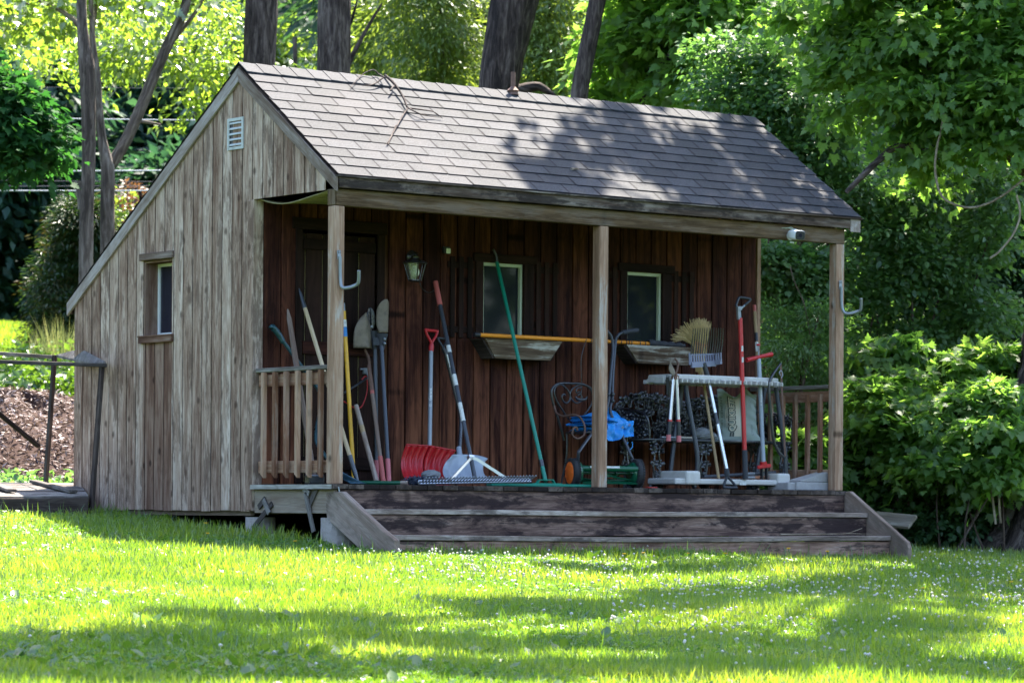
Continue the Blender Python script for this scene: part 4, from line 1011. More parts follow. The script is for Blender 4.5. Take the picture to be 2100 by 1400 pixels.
for p, q in zip(sl, ((-.02,.04),(.02,.04),(.03,-.03),(-.05,-.05))):
    mb = MB(); e = V((p[0]+q[0], p[1]+q[1], .004)); mb.tube(smoothpath([p, lerp(p,e,.4)+V((q[0]*-.4,q[1]*-.4,0)), lerp(p,e,.85), e]), .008, 8); mb.build('leg', M['blackm'], t)
chair_seat = (sl, zs)
# blue tarp
def tarp():
    p0 = sl[0]; x0, x1 = sl[0][0]-.02, sl[2][0]+.03
    t = thing('blue_tarp', 'folded blue tarpaulin with brass grommets heaped on the iron chair', 'tarpaulin', V(((x0+x1)/2, .66, zs+.009)))
    R3 = random.Random(5)
    for k in range(5):
        mb = MB(); z = zs+.012+k*.024; xx0, xx1 = x0+R3.uniform(-.02,.04), x1-.18+R3.uniform(-.05,.05); y0, y1 = .46+R3.uniform(-.03,.02), .82
        def fn(u, v):
            th = v*2*math.pi; r = .0135*(1+.35*math.sin(u*21+k*2)); x = xx0+(xx1-xx0)*u
            return (x, (y0+y1)/2+math.cos(th)*(y1-y0)/2*(1+.04*math.sin(u*17+k)), z+max(-.012, math.sin(th)*r)+.012*math.sin(u*9+k*1.7)*math.cos(th*.5)+ .012*math.sin(u*3.1))
        mb.sheet(fn, 50, 16, smooth=False); mb.build('fold', M['tarp'], t)
    mb = MB(); n = 44
    def heap(u, v):
        x = x1-.30+.40*u; y = .44+.44*v
        h = .15*math.exp(-((u-.52)/.34)**2)*(math.sin(min(1,max(0,v))*math.pi)**.45); w = 0
        for a, b, o, m in ((9,4,.3,.032),(5,11,1.2,.026),(16,6,2.1,.016),(23,17,.7,.010)): w += m*.8*abs(math.sin(a*u+b*v+o+1.3*math.sin(7*v+3*u)))
        return (x+.02*math.sin(9*v+5*u), y+.02*math.sin(8*u), zs+.015+max(0, h+w*(.4+1.2*math.exp(-((u-.5)/.4)**2))-.035))
    mb.sheet(heap, 64, 54, smooth=False); mb.build('heap', M['tarp'], t)
    mb = MB()
    def flap(u, v):
        p = lerp(PY(1243+57*u, 866+4*math.sin(u*5), .44), PY(1246+53*u, 899+5*math.sin(u*4.2+1), .415), v); return p+V((.008*math.sin(v*6+u*9), -.01+.018*math.sin(u*19+v*3)+.012*math.sin(u*8-v*7), 0))
    mb.sheet(flap, 30, 14, smooth=False); mb.build('flap', M['tarp'], t)
    for x, y in ((1277,876),(1291,871)):
        mb = MB(); c = PY(x, y, .395); mb.tube([c+.008*V((math.cos(q), 0, math.sin(q))) for q in np.linspace(0,6.2832,17)], .0035, 6, caps=False); mb.build('grommet', M['galv'], t)
    mb = MB(); mb.tube(smoothpath([PY(1288,906,.40), PY(1286,914,.40), PY(1292,921,.40), PY(1297,915,.40), PY(1296,905,.40)]), .0035, 6); mb.build('tie_cord', M['tarp'], t)
tarp()

# --- reel mower
t = T('reel_mower', 'green push reel mower with orange hub wheel and charcoal handle', 'mower', 1240, 995, .28)
def wheel(c, ax, hub, R):
    mb = MB(); c = V(c); ax = nrm(ax); mb.lathe(c-ax*.03, ax, [(0,R*.80),(.002,R*.93),(.012,R),(.048,R),(.058,R*.93),(.060,R*.80)], 34)
    w = mb.build('wheel', M['rubber'], t)
    mb = MB(); e1 = nrm(np.cross(ax, [0,0,1])); e2 = np.cross(ax, e1)
    for k in range(34):
        for s in (-1, 1):
            an = k/34*6.283; p = c+(e1*math.cos(an)+e2*math.sin(an))*R*1.002+ax*.012*s; q = c+(e1*math.cos(an+.11)+e2*math.sin(an+.11))*R*1.002+ax*(.012+.014)*s-ax*.012*s*0
            mb.board(p, q, .009, .006, (e1*math.cos(an)+e2*math.sin(an)))
    mb.build('tread_lug', M['rubber'], w)
    mb = MB(); mb.lathe(c-ax*.034, ax, [(0,R*.05),(.001,R*.74),(.008,R*.82),(.06,R*.82),(.066,R*.74),(.068,.01)], 30)
    for k in range(7): an = k*.9; mb.sphere(c-ax*.036+(e1*math.cos(an)+e2*math.sin(an))*R*.6, .006, 4)
    mb.build('hub', M[hub], w); return w
wl_, wr_ = PY(1175, 963, .40), PY(1306, 969, .245); R = .113; wl_[2] = wr_[2] = R+.004
EX = nrm(wr_-wl_); wheel(wl_, EX, 'orangehub', R); wheel(wr_, EX, 'green_dk', R)
mb = MB(); mb.tube([wl_+V((.04,-.065,.035)), wr_+V((-.04,-.065,.035))], .024, 14); 
for c, s in ((wl_, 1), (wr_, -1)): mb.lathe(c+EX*s*.035, EX*s, [(0,.09),(.02,.085),(.024,.03)], 24)
mb.tube([wl_+V((.05,.05,-.055)), wr_+V((-.05,.05,-.055))], .012, 8); mb.board(wl_+V((.05,-.055,-.075)), wr_+V((-.05,-.055,-.075)), .05, .005, (0,1,.3)); mb.build('mower_frame', M['green_dk'], t)
mb = MB()
for k in range(5):
    P = []
    for i in range(11):
        u = i/10; an = k*1.2566+u*1.6; c = lerp(wl_+V((.06,0,-.01)), wr_+V((-.06,0,-.01)), u); P.append(c+V((0, math.cos(an), math.sin(an)))*.055)
    for i in range(10): mb.board(P[i], P[i+1], .015, .003, np.cross(P[i+1]-P[i], P[i]-lerp(wl_,wr_,i/10)))
for u in (.05,.35,.65,.95): mb.disc(lerp(wl_,wr_,u)+V((0,0,-.01)), (1,0,0), .03, .006)
mb.tube([wl_, wr_], .009, 8); mb.build('cutting_reel', M['green_dk'], t)
mb = MB(); c = lerp(wl_, wr_, .37)+V((0,-.045,.034)); mb.board(lerp(wl_,wr_,.16)+V((0,-.089,.047)), lerp(wl_,wr_,.62)+V((0,-.089,.047)), .016, .002, (0,.5,1)); mb.build('sticker', M['label'], t)
hj = [PY(1249,817,.55), PY(1256,817,.55)]
for w, sx, hx in ((wl_, [(1186,930,.33),(1190,922,.345),(1212,891,.42),(1238,856,.49)], 0), (wr_, [(1297,944,.33),(1293,931,.345),(1270,880,.44),(1252,845,.52)], 1)):
    mb = MB(); pts = [w+V((.045 if hx == 0 else -.045,.0,.0))]+[PY(*q) for q in sx]+[hj[hx]]; mb.tube(smoothpath(pts), .0125, 9); mb.build('lower_handle', M['steel_dk'], t)
for pts in ([hj[0], PY(1252,770,.60), PY(1257,715,.66), PY(1254,692,.67), PY(1246,681,.67), PY(1230,675,.66)], [hj[1]+V((0,0,-.0)), PY(1257,770,.60), PY(1262,705,.67), PY(1266,690,.67), PY(1276,682,.67), PY(1308,677,.67)]):
    mb = MB(); P = smoothpath([V(p) for p in pts]); mb.tube(P, .0125, 9); h_ = mb.build('upper_handle', M['steel_dk'], t)
    mb = MB(); mb.tube(P[-7:], .0185, 10); mb.build('foam_grip', M['foam'], h_)
mb = MB()
for y in (808, 822): mb.sphere(PY(1257, y, .53), .016, 5); mb.sphere(PY(1248, y, .54), .012, 5)
mb.build('wing_nut', M['blackm'], t)

# --- cast iron bench
t = T('cast_iron_bench', 'black cast iron garden bench with leafy grape pattern back', 'bench', 1420, 994, .75)
bx0, bx1 = PY(1292, 905, .78)[0], PY(1592, 920, .78)[0]
Zs, Yb, Yfr = .40, .96, .56
PET = ([(0,0,0),(.24,.35,.12),(.30,.75,.10),(0,1,.02),(-.30,.75,.10),(-.24,.35,.12),(0,.5,.02)], [(0,1,6),(1,2,6),(2,3,6),(3,4,6),(4,5,6),(5,0,6)])
def rosettes(name, cs, r, par, axis=(0,-1,0), petals=5):
    P, D, N = [], [], []
    for c in cs:
        ax = nrm(V(axis)+rng.normal(0,.35,3)); e1 = nrm(np.cross(ax, [.2,.1,1])); e2 = np.cross(ax, e1); o = rng.random()*6
        for k in range(petals):
            a = o+k*6.283/petals; d = e1*math.cos(a)+e2*math.sin(a)+ax*.25; P.append(V(c)); D.append(nrm(d)); N.append(ax)
    P, D, N = map(np.array, (P, D, N)); X = nz(np.cross(D, N)); Z = np.cross(X, D); s = (r*(.75+.5*rng.random(len(P))))[:,None]
    o = bulk(name, PET[0], PET[1], P, X*s, D*s, Z*s, M['blackm'], par, None, None, smooth=False)
    md = o.modifiers.new('solid', 'SOLIDIFY'); md.thickness = .004
    return o
def arch(u): return .70+.065*abs(math.sin(u*math.pi*2.0+.25))-.09*max(0, (u-.93)/.07)-.07*max(0,(.06-u)/.06)
cs = []
for i in range(240):
    u = rng.random(); x = bx0+(bx1-bx0)*u; z = Zs+.03+(arch(u)-Zs-.03)*rng.random()**.8
    cs.append((x, Yb-.01-.06*(z-Zs)*-1, z))
for i in range(44):
    u = i/43; cs.append((bx0+(bx1-bx0)*u, Yb+.01, arch(u)+rng.normal(0,.010)))
bk = rosettes('backrest', cs, .046, t)
mb = MB()
for i in range(26):
    u = (i+.5)/26; x = bx0+(bx1-bx0)*u; z1 = arch(u)
    mb.tube(smoothpath([(x, Yb, Zs), (x+.03*math.sin(i*2.1), Yb, Zs+.12), (x-.03*math.sin(i*1.3), Yb, Zs+.22), (x+.02, Yb, z1)]), .006, 6)
mb.tube([(bx0+(bx1-bx0)*u, Yb, arch(u)-.012) for u in np.linspace(0,1,40)], .009, 6); mb.build('vine_tracery', M['blackm'], bk)
mb = MB(); mb.tube([(bx0,Yb-.02,Zs),(bx1,Yb-.02,Zs),(bx1,Yfr,Zs),(bx0,Yfr,Zs),(bx0,Yb-.02,Zs)], .012, 8)
for k in range(15): y = Yfr+.02+(Yb-Yfr-.05)*k/14; mb.board((bx0,y,Zs-.002), (bx1,y,Zs-.002), .012, .006, (0,1,0))
mb.build('seat', M['blackm'], t)
for x, y in ((bx0+.10, Yfr), (bx0+.62, Yfr+.02), (bx1-.12, Yfr), (bx0+.10, Yb-.02), (bx1-.12, Yb-.02)):
    cs = [(x+s*.036, y, Zs-.035-.0*k) for s in (-1,1) for k in range(2)]+[(x+s*.03, y, Zs-.085) for s in (-1,1)]+[(x+s*.028,y,Zs-.19) for s in (-1,1)]+[(x+s*.03,y,.03) for s in (-1,0,1)]
    mb = MB()
    for s in (-1,1): mb.tube(smoothpath([(x+s*.045,y,Zs-.01),(x+s*.022,y,Zs-.12),(x+s*.036,y,Zs-.20),(x+s*.024,y,.12),(x+s*.010,y,.05),(x+s*.03,y,.008)]), .0085, 7)
    for k in range(22): mb.sphere((x+random.uniform(-.022,.022)*(1-k/40), y-.008, .075+.11*random.random()), .010, 4)
    lg = mb.build('leg', M['blackm'], t)
    for part_ in (cs[:6], cs[6:8], cs[8:]): rosettes('leaf_relief', part_, .042, lg)
for bx, sx in ((bx1-.02, 1), (bx0+.02, -1)):
    mb = MB(); mb.tube(smoothpath([(bx, Yb, Zs+.24), (bx+sx*.02, Yb-.15, Zs+.25), (bx+sx*.02, Yfr+.03, Zs+.20), (bx, Yfr, Zs+.08), (bx, Yfr, Zs)]), .010, 7); am = mb.build('armrest', M['blackm'], t)
    rosettes('leaf_relief', [(bx+rng.normal(0,.02), Yfr+.05+.33*rng.random(), Zs+.03+.20*rng.random()) for _ in range(44)], .046, am, (sx,-.4,0))
# things lying on the bench
a, b = PY(1356,912,.60), PY(1420,917,.60); a[2] = b[2] = Zs+.022
t = thing('hand_trowel', 'thin pale handled garden tool lying on the iron bench seat', 'hand tool', a); bar(t, 'handle', [a, lerp(a,b,.55)], .009, 'galv'); bar(t, 'grip', [lerp(a,b,.5), b], .011, 'board')
crumple('work_glove', 'wrinkled pale grey cloth glove on the bench seat', 'glove', PY(1440, 914, .62)*[1,1,0]+V((0,0,Zs+.058)), .075, .06, .048, 'cloth_gr', 8, amp=.45)
crumple('work_glove', 'small wrinkled cloth glove beside the larger one on the bench', 'glove', PY(1458, 916, .62)*[1,1,0]+V((0,0,Zs+.040)), .045, .05, .03, 'cloth_gr', 12, amp=.45)
# --- cement bag
def cement_bag():
    z0 = Zs+.012; H = PY(1475, 797, .72)[2]-z0; c0 = PY(1514, 915, .66); cx, cy = c0[0], c0[1]; hw = .170
    t = thing('cement_bag', 'grey green paper cement bag propped upright on the iron bench', 'bag', V((cx, cy, z0)))
    def put_(x, d, z): q = c0 + _r*x + _f*d; return V((q[0], q[1], z))
    def front(u, v, off=0.0):
        """u 0..1 across, v 0..1 up"""
        x = u*2-1
        notch = -.17*math.exp(-((u-.42)/.15)**2)*v**6 + .02*math.sin(u*20)*v**8
        w = hw*(1-.10*math.sin(v*math.pi)*.8-.03*v)*(1+.12*math.exp(-(v/.09)**2))
        z = H*(v*(1-.13*max(0,u-.75)/.25*v) + notch)
        bulge = .055*(1-abs(x)**2.4)*(math.sin(min(1,v*1.05+.05)*math.pi)**.55 if v < .92 else .35)
        wr = .006*math.sin(v*34+3*math.sin(u*6))*max(0, abs(x)-.35)*1.5 + .004*math.sin(v*11+u*9)
        return put_(x*w-.012*v, .06*v-bulge-wr-off, z0+z)
    def back(u, v):
        p = front(u, v); x = u*2-1; d = (p-c0)@_f - .06*v; return p - _f*(2*d)
    mb = MB(); mb.sheet(front, 40, 44); mb.sheet(lambda u, v: back(1-u, v), 40, 44)
    mb.sheet(lambda u, v: lerp(front(u, 0), back(u, 0), v), 20, 4)
    b_ = mb.build('bag_body', M['bag'], t)
    mb = MB(); mb.sheet(lambda u, v: front(.40+.165*u, .08+.82*v, .003), 12, 40); mb.build('printed_band', M['cream'], b_)
    mb = MB(); mb.sheet(lambda u, v: front(.29+.10*u, .08+.08*v, .003), 8, 6); mb.build('printed_block', M['ink'], b_)
    mb = MB(); mb.sheet(lambda u, v: front(.335+.012*u, .085+.07*v, .0042), 3, 6); mb.sheet(lambda u, v: front(.58+.02*u, .085+.20*v, .0035), 3, 10)
    # lens shaped frame behind the small line of print
    mb.sheet(lambda u, v: front(.235-.075*math.sin(v*math.pi)+(.018)*u*math.sin(v*math.pi), .26+.46*v, .0036), 3, 24)
    mb.build('printed_line', M['cream'], b_)
    def put(txt, u0, u1, v0, v1, mat, name, off, bold=0):
        vv, ff = text_mesh(txt, 1.0, bold); w, h = vv[:,0].max()-vv[:,0].min(), vv[:,1].max()-vv[:,1].min(); x0, y0 = vv[:,0].min(), vv[:,1].min()
        mb = MB(); mb.add([front(u1-(u1-u0)*((p[1]-y0)/h), v0+(v1-v0)*((p[0]-x0)/w), off) for p in vv], ff); mb.build(name, M[mat], b_)
    put('QUIKRETE', .235, .475, .165, .905, 'ink', 'lettering', .0050, .085); put('QUIKRETE', .262, .448, .180, .890, 'cream', 'lettering', .0062, .035)
    put('COMMERCIAL GRADE', .175, .235, .265, .78, 'ink', 'lettering', .0046, .03); put('COMMERCIAL GRADE', .18, .23, .27, .775, 'cream', 'lettering', .0054, .006)
    put('SAND CEMENT', .05, .105, .12, .86, 'bag_ink', 'lettering', .004, .01); put('Quickly Formed 7 and 28 d', .128, .15, .25, .75, 'bag_ink', 'lettering', .004, 0)
    for k, (v0, v1) in enumerate(((.1,.32),(.1,.32),(.66,.84),(.66,.82))):
        u = (.83,.86,.80,.84)[k]; put('mix with clean water', u, u+.018, v0, v1, 'ink', 'lettering', .004)
cement_bag()

# --- plastic tool rack
t = T('tool_rack', 'beige plastic garden tool rack on casters with grey bent legs', 'tool rack', 1490, 999, .45)
ya, yb_ = .24, .66
xl, xr = PY(1400, 780, ya)[0]-.05, PY(1612, 785, ya)[0]+.0
zt = PY(1500, 780, .3)[2]
mb = MB(); n = 40
def outline(u):                                     # scalloped tray
    return 0
mb.prism([(xl+.04, ya+.05, zt-.03), (xr-.04, ya+.05, zt-.03), (xr, ya+.1, zt-.03), (xr, yb_-.05, zt-.03), (xr-.04, yb_, zt-.03), (xl+.04, yb_, zt-.03), (xl, yb_-.05, zt-.03), (xl, ya+.1, zt-.03)], (0,0,.065), (1,0,0))
tray = mb.build('top_tray', M['beige'], t, bevel=.012, seg=2)
for k in range(10):
    x = xl+.07+k*(xr-xl-.14)/9
    for yy, s in ((ya+.047, -1), (yb_+.003, 1)):
        mb = MB(); mb.box((x-.034, min(yy, yy+s*.012), zt-.035), (x+.034, max(yy, yy+s*.012), zt+.005)); 
        mb.box((x-.034, min(yy+s*.0125, yy+s*.055), zt-.035), (x-.020, max(yy+s*.0125, yy+s*.055), zt-.002)); mb.box((x+.020, min(yy+s*.0125, yy+s*.055), zt-.035), (x+.034, max(yy+s*.0125, yy+s*.055), zt-.002)); mb.build('tool_notch', M['beige'], tray, bevel=.004)
for sx, x in ((-1, xl), (1, xr)):
    mb = MB(); mb.box((x-.03 if sx < 0 else x-.02, ya+.14, zt-.04), (x+.02 if sx < 0 else x+.035, ya+.26, zt+.02)); mb.build('end_bracket', M['beige'], tray, bevel=.008)
zb0 = .095
for pts in ([(1398,789,yb_-.05),(1394,830,yb_-.05),(1383,900,yb_-.05),(1375,970,yb_-.05)], [(1407,789,ya+.1),(1410,818,ya+.1),(1429,924,ya+.06),(1430,970,ya+.06)], [(1569,795,yb_-.05),(1564,830,yb_-.05),(1560,900,yb_-.05),(1552,972,yb_-.05)], [(1591,794,ya+.1),(1595,821,ya+.1),(1609,924,ya+.06),(1612,970,ya+.06)]):
    mb = MB(); P = smoothpath([PY(*p) for p in pts]); P[-1][2] = .09; mb.tube(P, .019, 12); mb.build('leg', M['steel_dk'], t)
bxl, bxr = PY(1370, 985, .45)[0], PY(1622, 985, ya)[0]
mb = MB(); mb.box((bxl+.03, ya+.02, .040), (bxr-.03, yb_, .085))
base = mb.build('base_tray', M['beige'], t, bevel=.012, seg=2)
xq = PY(1438, 985, ya)[0]
mb = MB(); mb.box((bxl+.02, ya+.0, .036), (xq, yb_+.02, .148)); mb.build('base_foot', M['beige'], base, bevel=.02, seg=3)
mb = MB(); mb.box((PY(1596,985,ya)[0], ya, .036), (bxr, yb_+.02, .14)); mb.build('base_foot', M['beige'], base, bevel=.02, seg=3)
mb = MB(); x_ = PY(1352,990,.45)[0]; mb.box((x_, .28, .038), (PY(1408,990,.22)[0], .55, .088)) if False else mb.box((bxl-.085, ya+.02, .038), (bxl+.12, yb_-.05, .088)); mb.build('base_ledge', M['beige'], base, bevel=.012, seg=2)
mb = MB(); c = PY(1524, 990, ya+.015); mb.box(c+V((-.035,-.0,-.016)), c+V((.035,.0045,.016))); mb.build('paper_label', M['label'], base)
for x, y in ((bxl+.06, yb_-.04), (xq-.03, ya+.05), (bxr-.32, yb_-.06), (bxr-.04, ya+.05)):
    mb = MB(); mb.lathe((x-.011, y, .021), (1,0,0), [(0,.012),(.001,.019),(.021,.019),(.022,.012)], 14); mb.box((x-.02, y-.014, .026), (x+.02, y+.014, .042)); mb.build('caster', M['blackm'], t)
mb = MB()
for _ in range(140): x, y = random.uniform(xq+.02, bxr-.15), random.uniform(ya+.03, yb_-.03); d = V((random.gauss(0,1), random.gauss(0,1), .1)); mb.board((x,y,.089), V((x,y,.089))+nrm(d)*random.uniform(.01,.035), .008, .004, (0,0,1))
o = mb.build('debris', M['rust'], base)

# --- tools standing in the rack
t = T('lopping_shears', 'long silver loppers hanging blades up with red tipped grips', 'loppers', 1383, 905, ya-.02); t.location.z = float(PY(1383,905,ya-.02)[2])
Yl = ya+.01
for (x0,y0),(x1,y1),(x2,y2),(x3,y3) in (((1381,772),(1374,862),(1373,866),(1371,904)),((1387,772),(1391,862),(1391,866),(1392,906))):
    bar(t, 'handle', [PY(x0,y0,Yl), PY(x1,y1,Yl)], .014, 'alu'); g_ = bar(t, 'grip', [PY(x1,y1,Yl), PY(x3,y3-8,Yl)], .018, 'black'); bar(g_, 'grip_end', [PY(x3,y3-13,Yl), PY(x3,y3,Yl)], .0195, 'pinkgrip'); bar(g_, 'grip_ring', [PY(x1,y1-2,Yl), PY(x1,y1+2,Yl)], .0192, 'redpaint')
mb = MB(); mb.sheet(lambda u, v: PY(1383-8*math.sin(v*2.2)+(u-.5)*11*math.sin(min(1,v*1.25+.12)*3.0), 772-39*v, Yl-.012), 6, 12); mb.build('blade', M['soilsteel'], t, solid=.006)
mb = MB(); mb.tube(smoothpath([PY(1384,774,Yl), PY(1389,756,Yl), PY(1390,744,Yl), PY(1384,735,Yl)]), .008, 8); mb.disc(PY(1384,774,Yl-.01), (0,1,0), .016, .03); mb.disc(PY(1385,769,Yl-.012), (0,1,0), .010, .036); mb.board(PY(1378,774,Yl), PY(1391,774,Yl), .03, .02, (0,0,1)); mb.build('hook_blade', M['rust'], t)
# hand shears at left of the tray
t = T('hand_pruner', 'black handled pruner hooked at the left end of the rack tray', 'pruner', 1368, 800, .3); p = PY(1369,778,.32); t.location.z = p[2]-.12
mb = MB(); mb.tube([p+V((0,0,.02)), p+V((.01,0,-.06)), p+V((.012,0,-.13))], [.014,.017,.010], 8); mb.tube([p+V((-.012,0,.0)), p+V((.0,0,-.06)), p+V((-.004,0,-.12))], [.009,.011,.008], 8); mb.build('handle', M['black'], t); mb = MB(); mb.tube([p+V((0,0,.015)), p+V((.005,0,.035))], [.013,.017], 8); mb.build('blade', M['galv'], t)
# straw broom
t = T('straw_broom', 'corn straw broom standing bristles up with red stitching', 'broom', 1474, 987, .30)
a, b = PY(1437, 745, .52), PY(1474, 985, .33); b[2] = .088
bar(t, 'stick', [a, b], .0125, 'handle')
n = 1500; P0, D0 = [], []
mbs = MB(); R5 = random.Random(4)
for i in range(420):
    u = R5.uniform(-1,1); w = R5.uniform(-1,1); 
    root = PY(1437+10*u, 762, .52+.02*w); mid = PY(1437+14*u-2, 706+R5.uniform(-3,3), .52+.03*w)
    if u < -.15: k = (-u-.15)/.85; e = PY(1430-52*k+R5.uniform(-6,6), 660+36*k**2.2+R5.uniform(-8,8), .50+.05*w)
    else: e = PY(1437+18*u+R5.uniform(-6,10)-4, 658+10*abs(u)+R5.uniform(-9,9), .50+.05*w)
    q = lerp(mid, e, .5)+V((0,0,.03*(max(0,-u))))
    mbs.tube([root, mid, q, e], [.0024,.0024,.0022,.0012], 4, caps=False, smooth=False, rnd=R5.random())
br = mbs.build('bristles', M['straw'], t)
mb = MB(); mb.tube([PY(1438,770,.52), PY(1437,755,.52), PY(1436,735,.52), PY(1436,712,.52)], [.016,.035,.045,.05], 12); mb.build('bristle_core', M['straw'], br)
mb = MB()
for y in (699.5, 703, 708, 713, 718): 
    mb.tube([PY(1421+2*k_+(0), y+k_*.6, .52-.052*math.sin((k_+.5)/16*3.14)) for k_ in range(0,16)], .0022, 5)
mb.build('stitching', M['redpaint'], br)
# bedding fork
t = T('bedding_fork', 'many tined bedding fork standing tines up with silver handle', 'fork', 1495, 1000, .18)
a, b = PY(1447, 752, .36), PY(1491, 966, .20)
bar(t, 'shaft', [lerp(a,b,.06), lerp(a,b,.99)], .0155, 'alu'); bar(t, 'sleeve', [lerp(a,b,.44), lerp(a,b,.55)], .0165, 'steel_dk'); bar(t, 'socket', [PY(1443,744,.362), lerp(a,b,.09)], .021, 'black')
la, ra = PY(1485,1001,.195), PY(1510,1001,.195); la[2] = ra[2] = .017
dgrip(t, la, ra, PY(1491,975,.20), PY(1490,960,.203), .0115, 'greyfork' if False else 'foam', False)
mb = MB(); fl_, fr_ = PY(1414,750,.36), PY(1480,741,.28)
f0, f1 = PY(1417,727,.37), PY(1478,725,.30)
mb.board(PY(1418,748,.36), PY(1467,745,.36), .045, .02, (0,0,1)); mb.board(PY(1466,743,.36), PY(1479,741,.29), .04, .02, (0,0,1)); mb.board(PY(1417,727,.375), PY(1466,726,.37), .012, .014, (0,0,1))
for k in range(11): x = 1417+4.95*k; mb.board(PY(x, 727, .372), PY(x+1.2, 746, .362), .010, .012, (1,0,0))
for k in range(3): mb.board(PY(1468+5*k, 724-k*.4, .35-.03*k), PY(1469+4.6*k, 743-k, .345-.025*k), .010, .012, (1,0,0))
mb.tube([PY(1414,724,.38), PY(1415,748,.37)], .009, 8)
hd = mb.build('fork_head', M['greyfork'], t)
for k in range(14):
    f = k/13; x0 = 1417+61*f; Y0 = .37 if f < .8 else .37-.35*(f-.8); mb = MB(); mb.tube([PY(x0, 727, Y0), PY(x0+2.5+1.5*f, 700, Y0-.01), PY(x0+5-3*f*0, 672+2*abs(f-.5), Y0-.03)], [.0055,.005,.003], 6); mb.build('tine', M['blackm'], t)
# red grabber pole
t = T('red_pole_tool', 'tall red pole tool with open black grip at its top', 'pole tool', 1529, 980, .25)
a, b = PY(1518, 652, .30), PY(1529, 980, .25); b[2] = .088
bar(t, 'shaft', [lerp(a,b,.0), lerp(a,b,.83)], .0185, 'redpaint', 8); bar(t, 'sleeve', [lerp(a,b,.82), b], .0225, 'foam')
mb = MB(); mb.board(PY(1514,630,.30), PY(1516,655,.30), .03, .022, (1,0,0)); mb.tube(smoothpath([PY(1510,627,.30), PY(1514,632,.30), PY(1520,632,.30), PY(1527,626,.30)]), .0085, 8); mb.board(PY(1513,632,.285), PY(1521,632,.285), .03, .01, (0,0,1)); mb.build('clamp', M['galv'], t)
mb = MB(); mb.tube(smoothpath([PY(1509,628,.30), PY(1514,613,.31), PY(1518,610,.31), PY(1537,613,.30), PY(1537,617,.30), PY(1527,626,.30)]), .0115, 8); mb.build('grip', M['black'], t)
for f in (.19, .26): 
    mb = MB(); c = lerp(a,b,f); mb.board(c+V((-.004,-.0185,-.022)), c+V((-.004,-.0185,.022)), .018, .002, (1,0,0)); mb.build('sticker', M['label'], t)
# grey foot-press tool
t = T('bulb_planter', 'grey stand up bulb planter with red crossbar and red foot plate', 'planter tool', 1566, 970, .33)
a, b = PY(1556, 735, .36), PY(1566, 952, .33)
bar(t, 'shaft', [a, b], .018, 'greypl'); bar(t, 'crossbar', [PY(1531,738,.37), PY(1552,733,.36), PY(1560,731,.36), PY(1583,726,.35)], [.020,.0165,.0165,.020], 'red')
bar(t, 'plunger_rod', [PY(1555,708,.36), a], .007, 'galv'); mb = MB(); mb.sphere(PY(1555,707,.36), .014, 6, (1.3,1.3,.7)); mb.build('knob', M['red'], t)
mb = MB(); mb.tube([PY(1565,946,.33), PY(1566,955,.33)], .03, 12); mb.board(PY(1553,958,.33), PY(1581,954,.30), .03, .022, (0,0,1)); mb.build('foot_plate', M['red'], t, bevel=.006)
mb = MB(); c = PY(1567, 962, .33); 
for s in (-.025,.025): mb.board(c+V((s,0,.02)), V((c[0]+s, c[1], .089)), .012, .03, (1,0,0))
mb.build('jaws', M['blackm'], t)
mb = MB(); c = lerp(a,b,.33); mb.board(c+V((-.006,-.0182,-.1)), c+V((-.006,-.0182,.03)), .012, .002, (1,0,0)); mb.build('sticker', M['label'], t)
# tan pole behind
t = T('tan_pole', 'tan wooden pole with red tip leaning at the porch wall corner', 'pole', 1566, 985, .60)
a, b = PY(1547, 626, .99), PY(1568, 985, .62); b[2] = .088
bar(t, 'shaft', [lerp(a,b,.03), b], .0145, 'handle'); bar(t, 'red_tip', [a, lerp(a,b,.035)], .0147, 'redgrip'); bar(t, 'paper_label', [lerp(a,b,.16), lerp(a,b,.21)], .0152, 'black'); bar(t, 'white_label', [lerp(a,b,.215), lerp(a,b,.27)], .0152, 'label')
# bow saw
t = T('bow_saw', 'black tubular bow saw hanging at the right end of the rack', 'saw', 1600, 968, .28)
mb = MB(); mb.tube(smoothpath([PY(1601,770,.27), PY(1590,785,.27), PY(1580,803,.27), PY(1577,825,.27), PY(1580,865,.27), PY(1586,924,.27), PY(1596,950,.27), PY(1607,962,.27)]), .0125, 9); mb.build('frame', M['blackm'], t)
mb = MB(); mb.sheet(lambda u, v: lerp(PY(1601,770,.262), PY(1610,960,.262), v)+V((.02*(u-.5)+(.004 if u > .5 else 0)*math.sin(v*400), 0, 0)), 3, 120, smooth=False); mb.build('blade', M['rust'], t, solid=.002)
t.location.z = .10
mb = MB(); mb.tube(smoothpath([PY(1601,770,.262), PY(1598,764,.262), PY(1602,760,.262), PY(1605,768,.262), PY(1602,775,.262)]), .005, 6); mb.build('tension_clip', M['galv'], t)
# loose tools lying in the base
a, b = PY(1443,976,.50), PY(1590,962,.45); a[2], b[2] = .106, .150; t = thing('dark_rod', 'dark metal rod lying across the rack base', 'rod', a*[1,1,0]+V((0,0,.09))); bar(t, 'shaft', [a, b], .014, 'steel_dk'); bar(t, 'bright_band', [lerp(a,b,.55), lerp(a,b,.7)], .0145, 'galv')
a, b = PY(1535,979,.36), PY(1596,973,.38); a[2], b[2] = .103, .106; t = thing('hand_trowel', 'small hand tool with orange brown wooden handle in the rack base', 'hand tool', a*[1,1,0]+V((0,0,.09)))
mb = MB(); P = [lerp(a,b,f) for f in (.2,.3,.45,.6,.75,.9,1)]; mb.tube(P, [.011,.015,.016,.013,.016,.015,.010], 10); mb.build('handle', plain('orange brown wood', (.42,.17,.09), .55, var=.2), t); bar(t, 'tang', [a-V((.06,0,0)), lerp(a,b,.22)], [.006,.010], 'galv')
